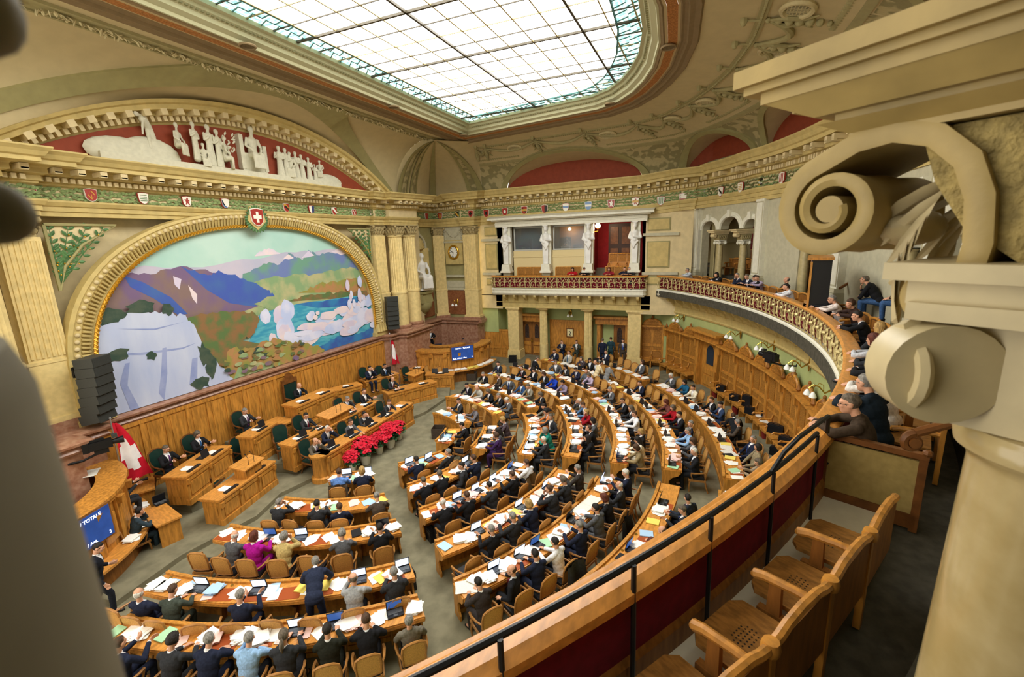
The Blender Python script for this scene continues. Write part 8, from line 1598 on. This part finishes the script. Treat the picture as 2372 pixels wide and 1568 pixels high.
mb = MB(); mb.box((v0, u0, -.33), (.34, .34, .26))
for sx in (-1, 1):
    for sy in (-1, 1): c = (v0 + sx * .2, u0 + sy * .2, -.33); drum(mb, c, .115, (1, 1 * sx * sy * -1, 0), .11, 24); volute(mb, Vector(c) + Vector((sx * .035, sy * .035, 0)), .1, (sx, sy, 0), (0, 0, 1), .05, 40, 2.4, .2)
mb.box((v0, u0, -.19), (.5, .5, .04)); mb.build('ionic_capital', STL, R_, True)
mb = MB(); mb.box((v0, u0, -.13), (.46, .52, .09)); mb.box((v0, u0, -.1), (.52, .6, .04)); mb.build('abacus', STL, R_)
# scrolled bracket: an S from the small volute up and out to the big one
mb = MB(); W = .4
prof = [(u0 - .3, -.08), (u0 + .1, -.08), (u0 + .2, .0), (u0 + .26, .1), (u0 + .3, .22), (u0 - .3, .22)]
for s in (-1,): pass
mb.prism([(a, b) for a, b in prof], Matrix(((0, 0, 1, v0 - W / 2 + .03), (1, 0, 0, 0), (0, 1, 0, 0), (0, 0, 0, 1))), W - .06); mb.build('carved_core', STR, R_)
def spiral_band(cy, cz, r, a0, turns, tail, w, t0):       # thick band running in a spiral in the local y-z plane, width w along x
    P = []
    n = 46
    for i in range(n + 1): f = i / n; a = a0 + turns * 2 * pi * f; q = r * (1 - .72 * f); P.append((cy + q * cos(a), cz + q * sin(a)))
    return tail + P
def ribbon(mb, P, w, t, x0):
    V = []; N_ = len(P)
    for i, (y, z) in enumerate(P):
        a = Vector(P[min(i + 1, N_ - 1)]) - Vector(P[max(i - 1, 0)]); n = Vector((-a.y, a.x)).normalized(); tt = t[i] if isinstance(t, list) else t
        for dx, dn in ((-w / 2, -tt / 2), (-w / 2 * 1.04, 0), (-w / 2, tt / 2), (-w * .2, tt * .36), (0, tt * .5), (w * .2, tt * .36), (w / 2, tt / 2), (w / 2 * 1.04, 0), (w / 2, -tt / 2), (0, -tt * .4)): V.append((x0 + dx, y + n.x * dn, z + n.y * dn))
    k = 10; mb.add(V, [(i * k + j, i * k + (j + 1) % k, (i + 1) * k + (j + 1) % k, (i + 1) * k + j) for i in range(N_ - 1) for j in range(k)] + [tuple(range(k)), tuple((N_ - 1) * k + j for j in range(k - 1, -1, -1))])
mb = MB(); cy, cz = u0 + .47, .055
tail = [(u0 + .17, -.12), (u0 + .16, -.04), (u0 + .17, .06), (u0 + .2, .14), (u0 + .26, .2), (u0 + .34, .225), (u0 + .42, .215)]
P_ = spiral_band(cy, cz, .125, pi * .42, -1.75, tail, W, .05); ribbon(mb, P_, W, [.05] * len(tail) + [.05 - .03 * i / 46 for i in range(47)], v0); drum(mb, (v0, cy, cz), .035, (1, 0, 0), W * .98, 20); mb.build('big_volute', STN, R_, 50)
mb = MB(); P_ = spiral_band(u0 + .22, -.155, .07, pi * .75, 1.6, [], W, .04); ribbon(mb, P_, W * .95, [.045 - .025 * i / 46 for i in range(47)], v0); drum(mb, (v0, u0 + .22, -.155), .03, (1, 0, 0), W * .93, 18); mb.build('small_volute', STN, R_, 50)
mb = MB()
for k in range(7):
    b = -.12 + .05 * k
    for sx in (-1, 1): leaf(mb, (v0 + sx * .12, u0 + .24 + .015 * k, .12 - .03 * k), (sx * -.15, .55 - .1 * k, -.35 - .1 * k), .2, .07, (0, .6, -.8))
mb.ball((v0, u0 + .36, .0), (.11, .07, .05), 12, 8)
for k in range(5): leaf(mb, (v0 - W / 2 - .0, u0 - .05 + .0 * k, -.02 + .03 * k), (-.12, .25 - .16 * k, .6), .2, .07, (-1, 0, .1))
leaf(mb, (v0 - W / 2, u0 + .05, .0), (-.1, -.35, .9), .24, .09, (-1, 0, .1)); mb.build('acanthus', STL, R_, True)
mb = MB(); x1 = v0 - .24
def impost(prof): mb.sweep([(v0 + .3, u0 + .0, 0), (v0 + .3, u0 - 1.2, 0), (v0 - .2, u0 - 1.2, 0), (v0 - .2, u0 + .42, 0), (v0 + .3, u0 + .42, 0)][::-1], prof)
mb = MB(); L0, L1 = u0 - 1.0, u0 + .44
for w_, e, z0, z1 in ((.2, .0, .225, .262), (.215, .03, .262, .29), (.24, .07, .29, .31), (.255, .12, .31, .345), (.29, .19, .345, .375), (.31, .23, .375, .395), (.33, .25, .395, .44)):
    mb.box((v0, (L0 + L1 + e) / 2, (z0 + z1) / 2), (w_ * 2, L1 + e - L0, z1 - z0))
mb.build('impost', STN, R_)
mb = MB()
for (wa, ea, z0), (wb_, eb, z1) in (((.24, .07, .29), (.29, .19, .35)), ((.2, .0, .24), (.24, .06, .27))):
    V = [(v0 + s * w_, y, z) for w_, e, z in ((wa, ea, z0), (wb_, eb, z1)) for s, y in ((-1, L0), (-1, L1 + e), (1, L1 + e), (1, L0))]; mb.add(V, [(0, 1, 5, 4), (1, 2, 6, 5), (2, 3, 7, 6)])
mb.build('impost_cyma', STN, R_)
mb = MB(); mb.box((v0, u0 - .15, 1.5), (.42, .62, 2.12)); o = mb.build('arch_springer', mat('near_pier', '#8f8d70', .7, .12, 5), R_)
mb = MB(); mb.box((v0 + .02, u0 + .0, -2.75), (.62, .62, .5)); mb.box((v0 + .3, u0 + .25, -3.0), (1.2, .9, .5)); mb.build('pedestal', STN, R_)
R2 = empty('arcade_pier', (0, 0, 0), 0, 'dark blurred grey stone column cut by the left edge of the photo', 'column', 'foreground stonework'); R2.matrix_world = FM
vl = -.275; PST = mat('near_pier_shade', '#86816d', .7, .15, 6)
mb = MB(); mb.lathe([(.185, -3.2), (.183, -1.4), (.18, -.2), (.176, -.06), (.17, -.04)], (vl, u0, 0), 40); mb.build('shaft', PST, R2, True)
mb = MB(); mb.box((vl - .1, u0 - .05, .0), (.24, .3, .12)); mb.ball((vl + .157, u0 + .085, .022), .016, 12, 8); mb.ball((vl + .163, u0 + .09, .118), .022, 12, 8); mb.box((vl - .1, u0 - .05, .25), (.2, .3, .4)); mb.build('capital', PST, R2, True)
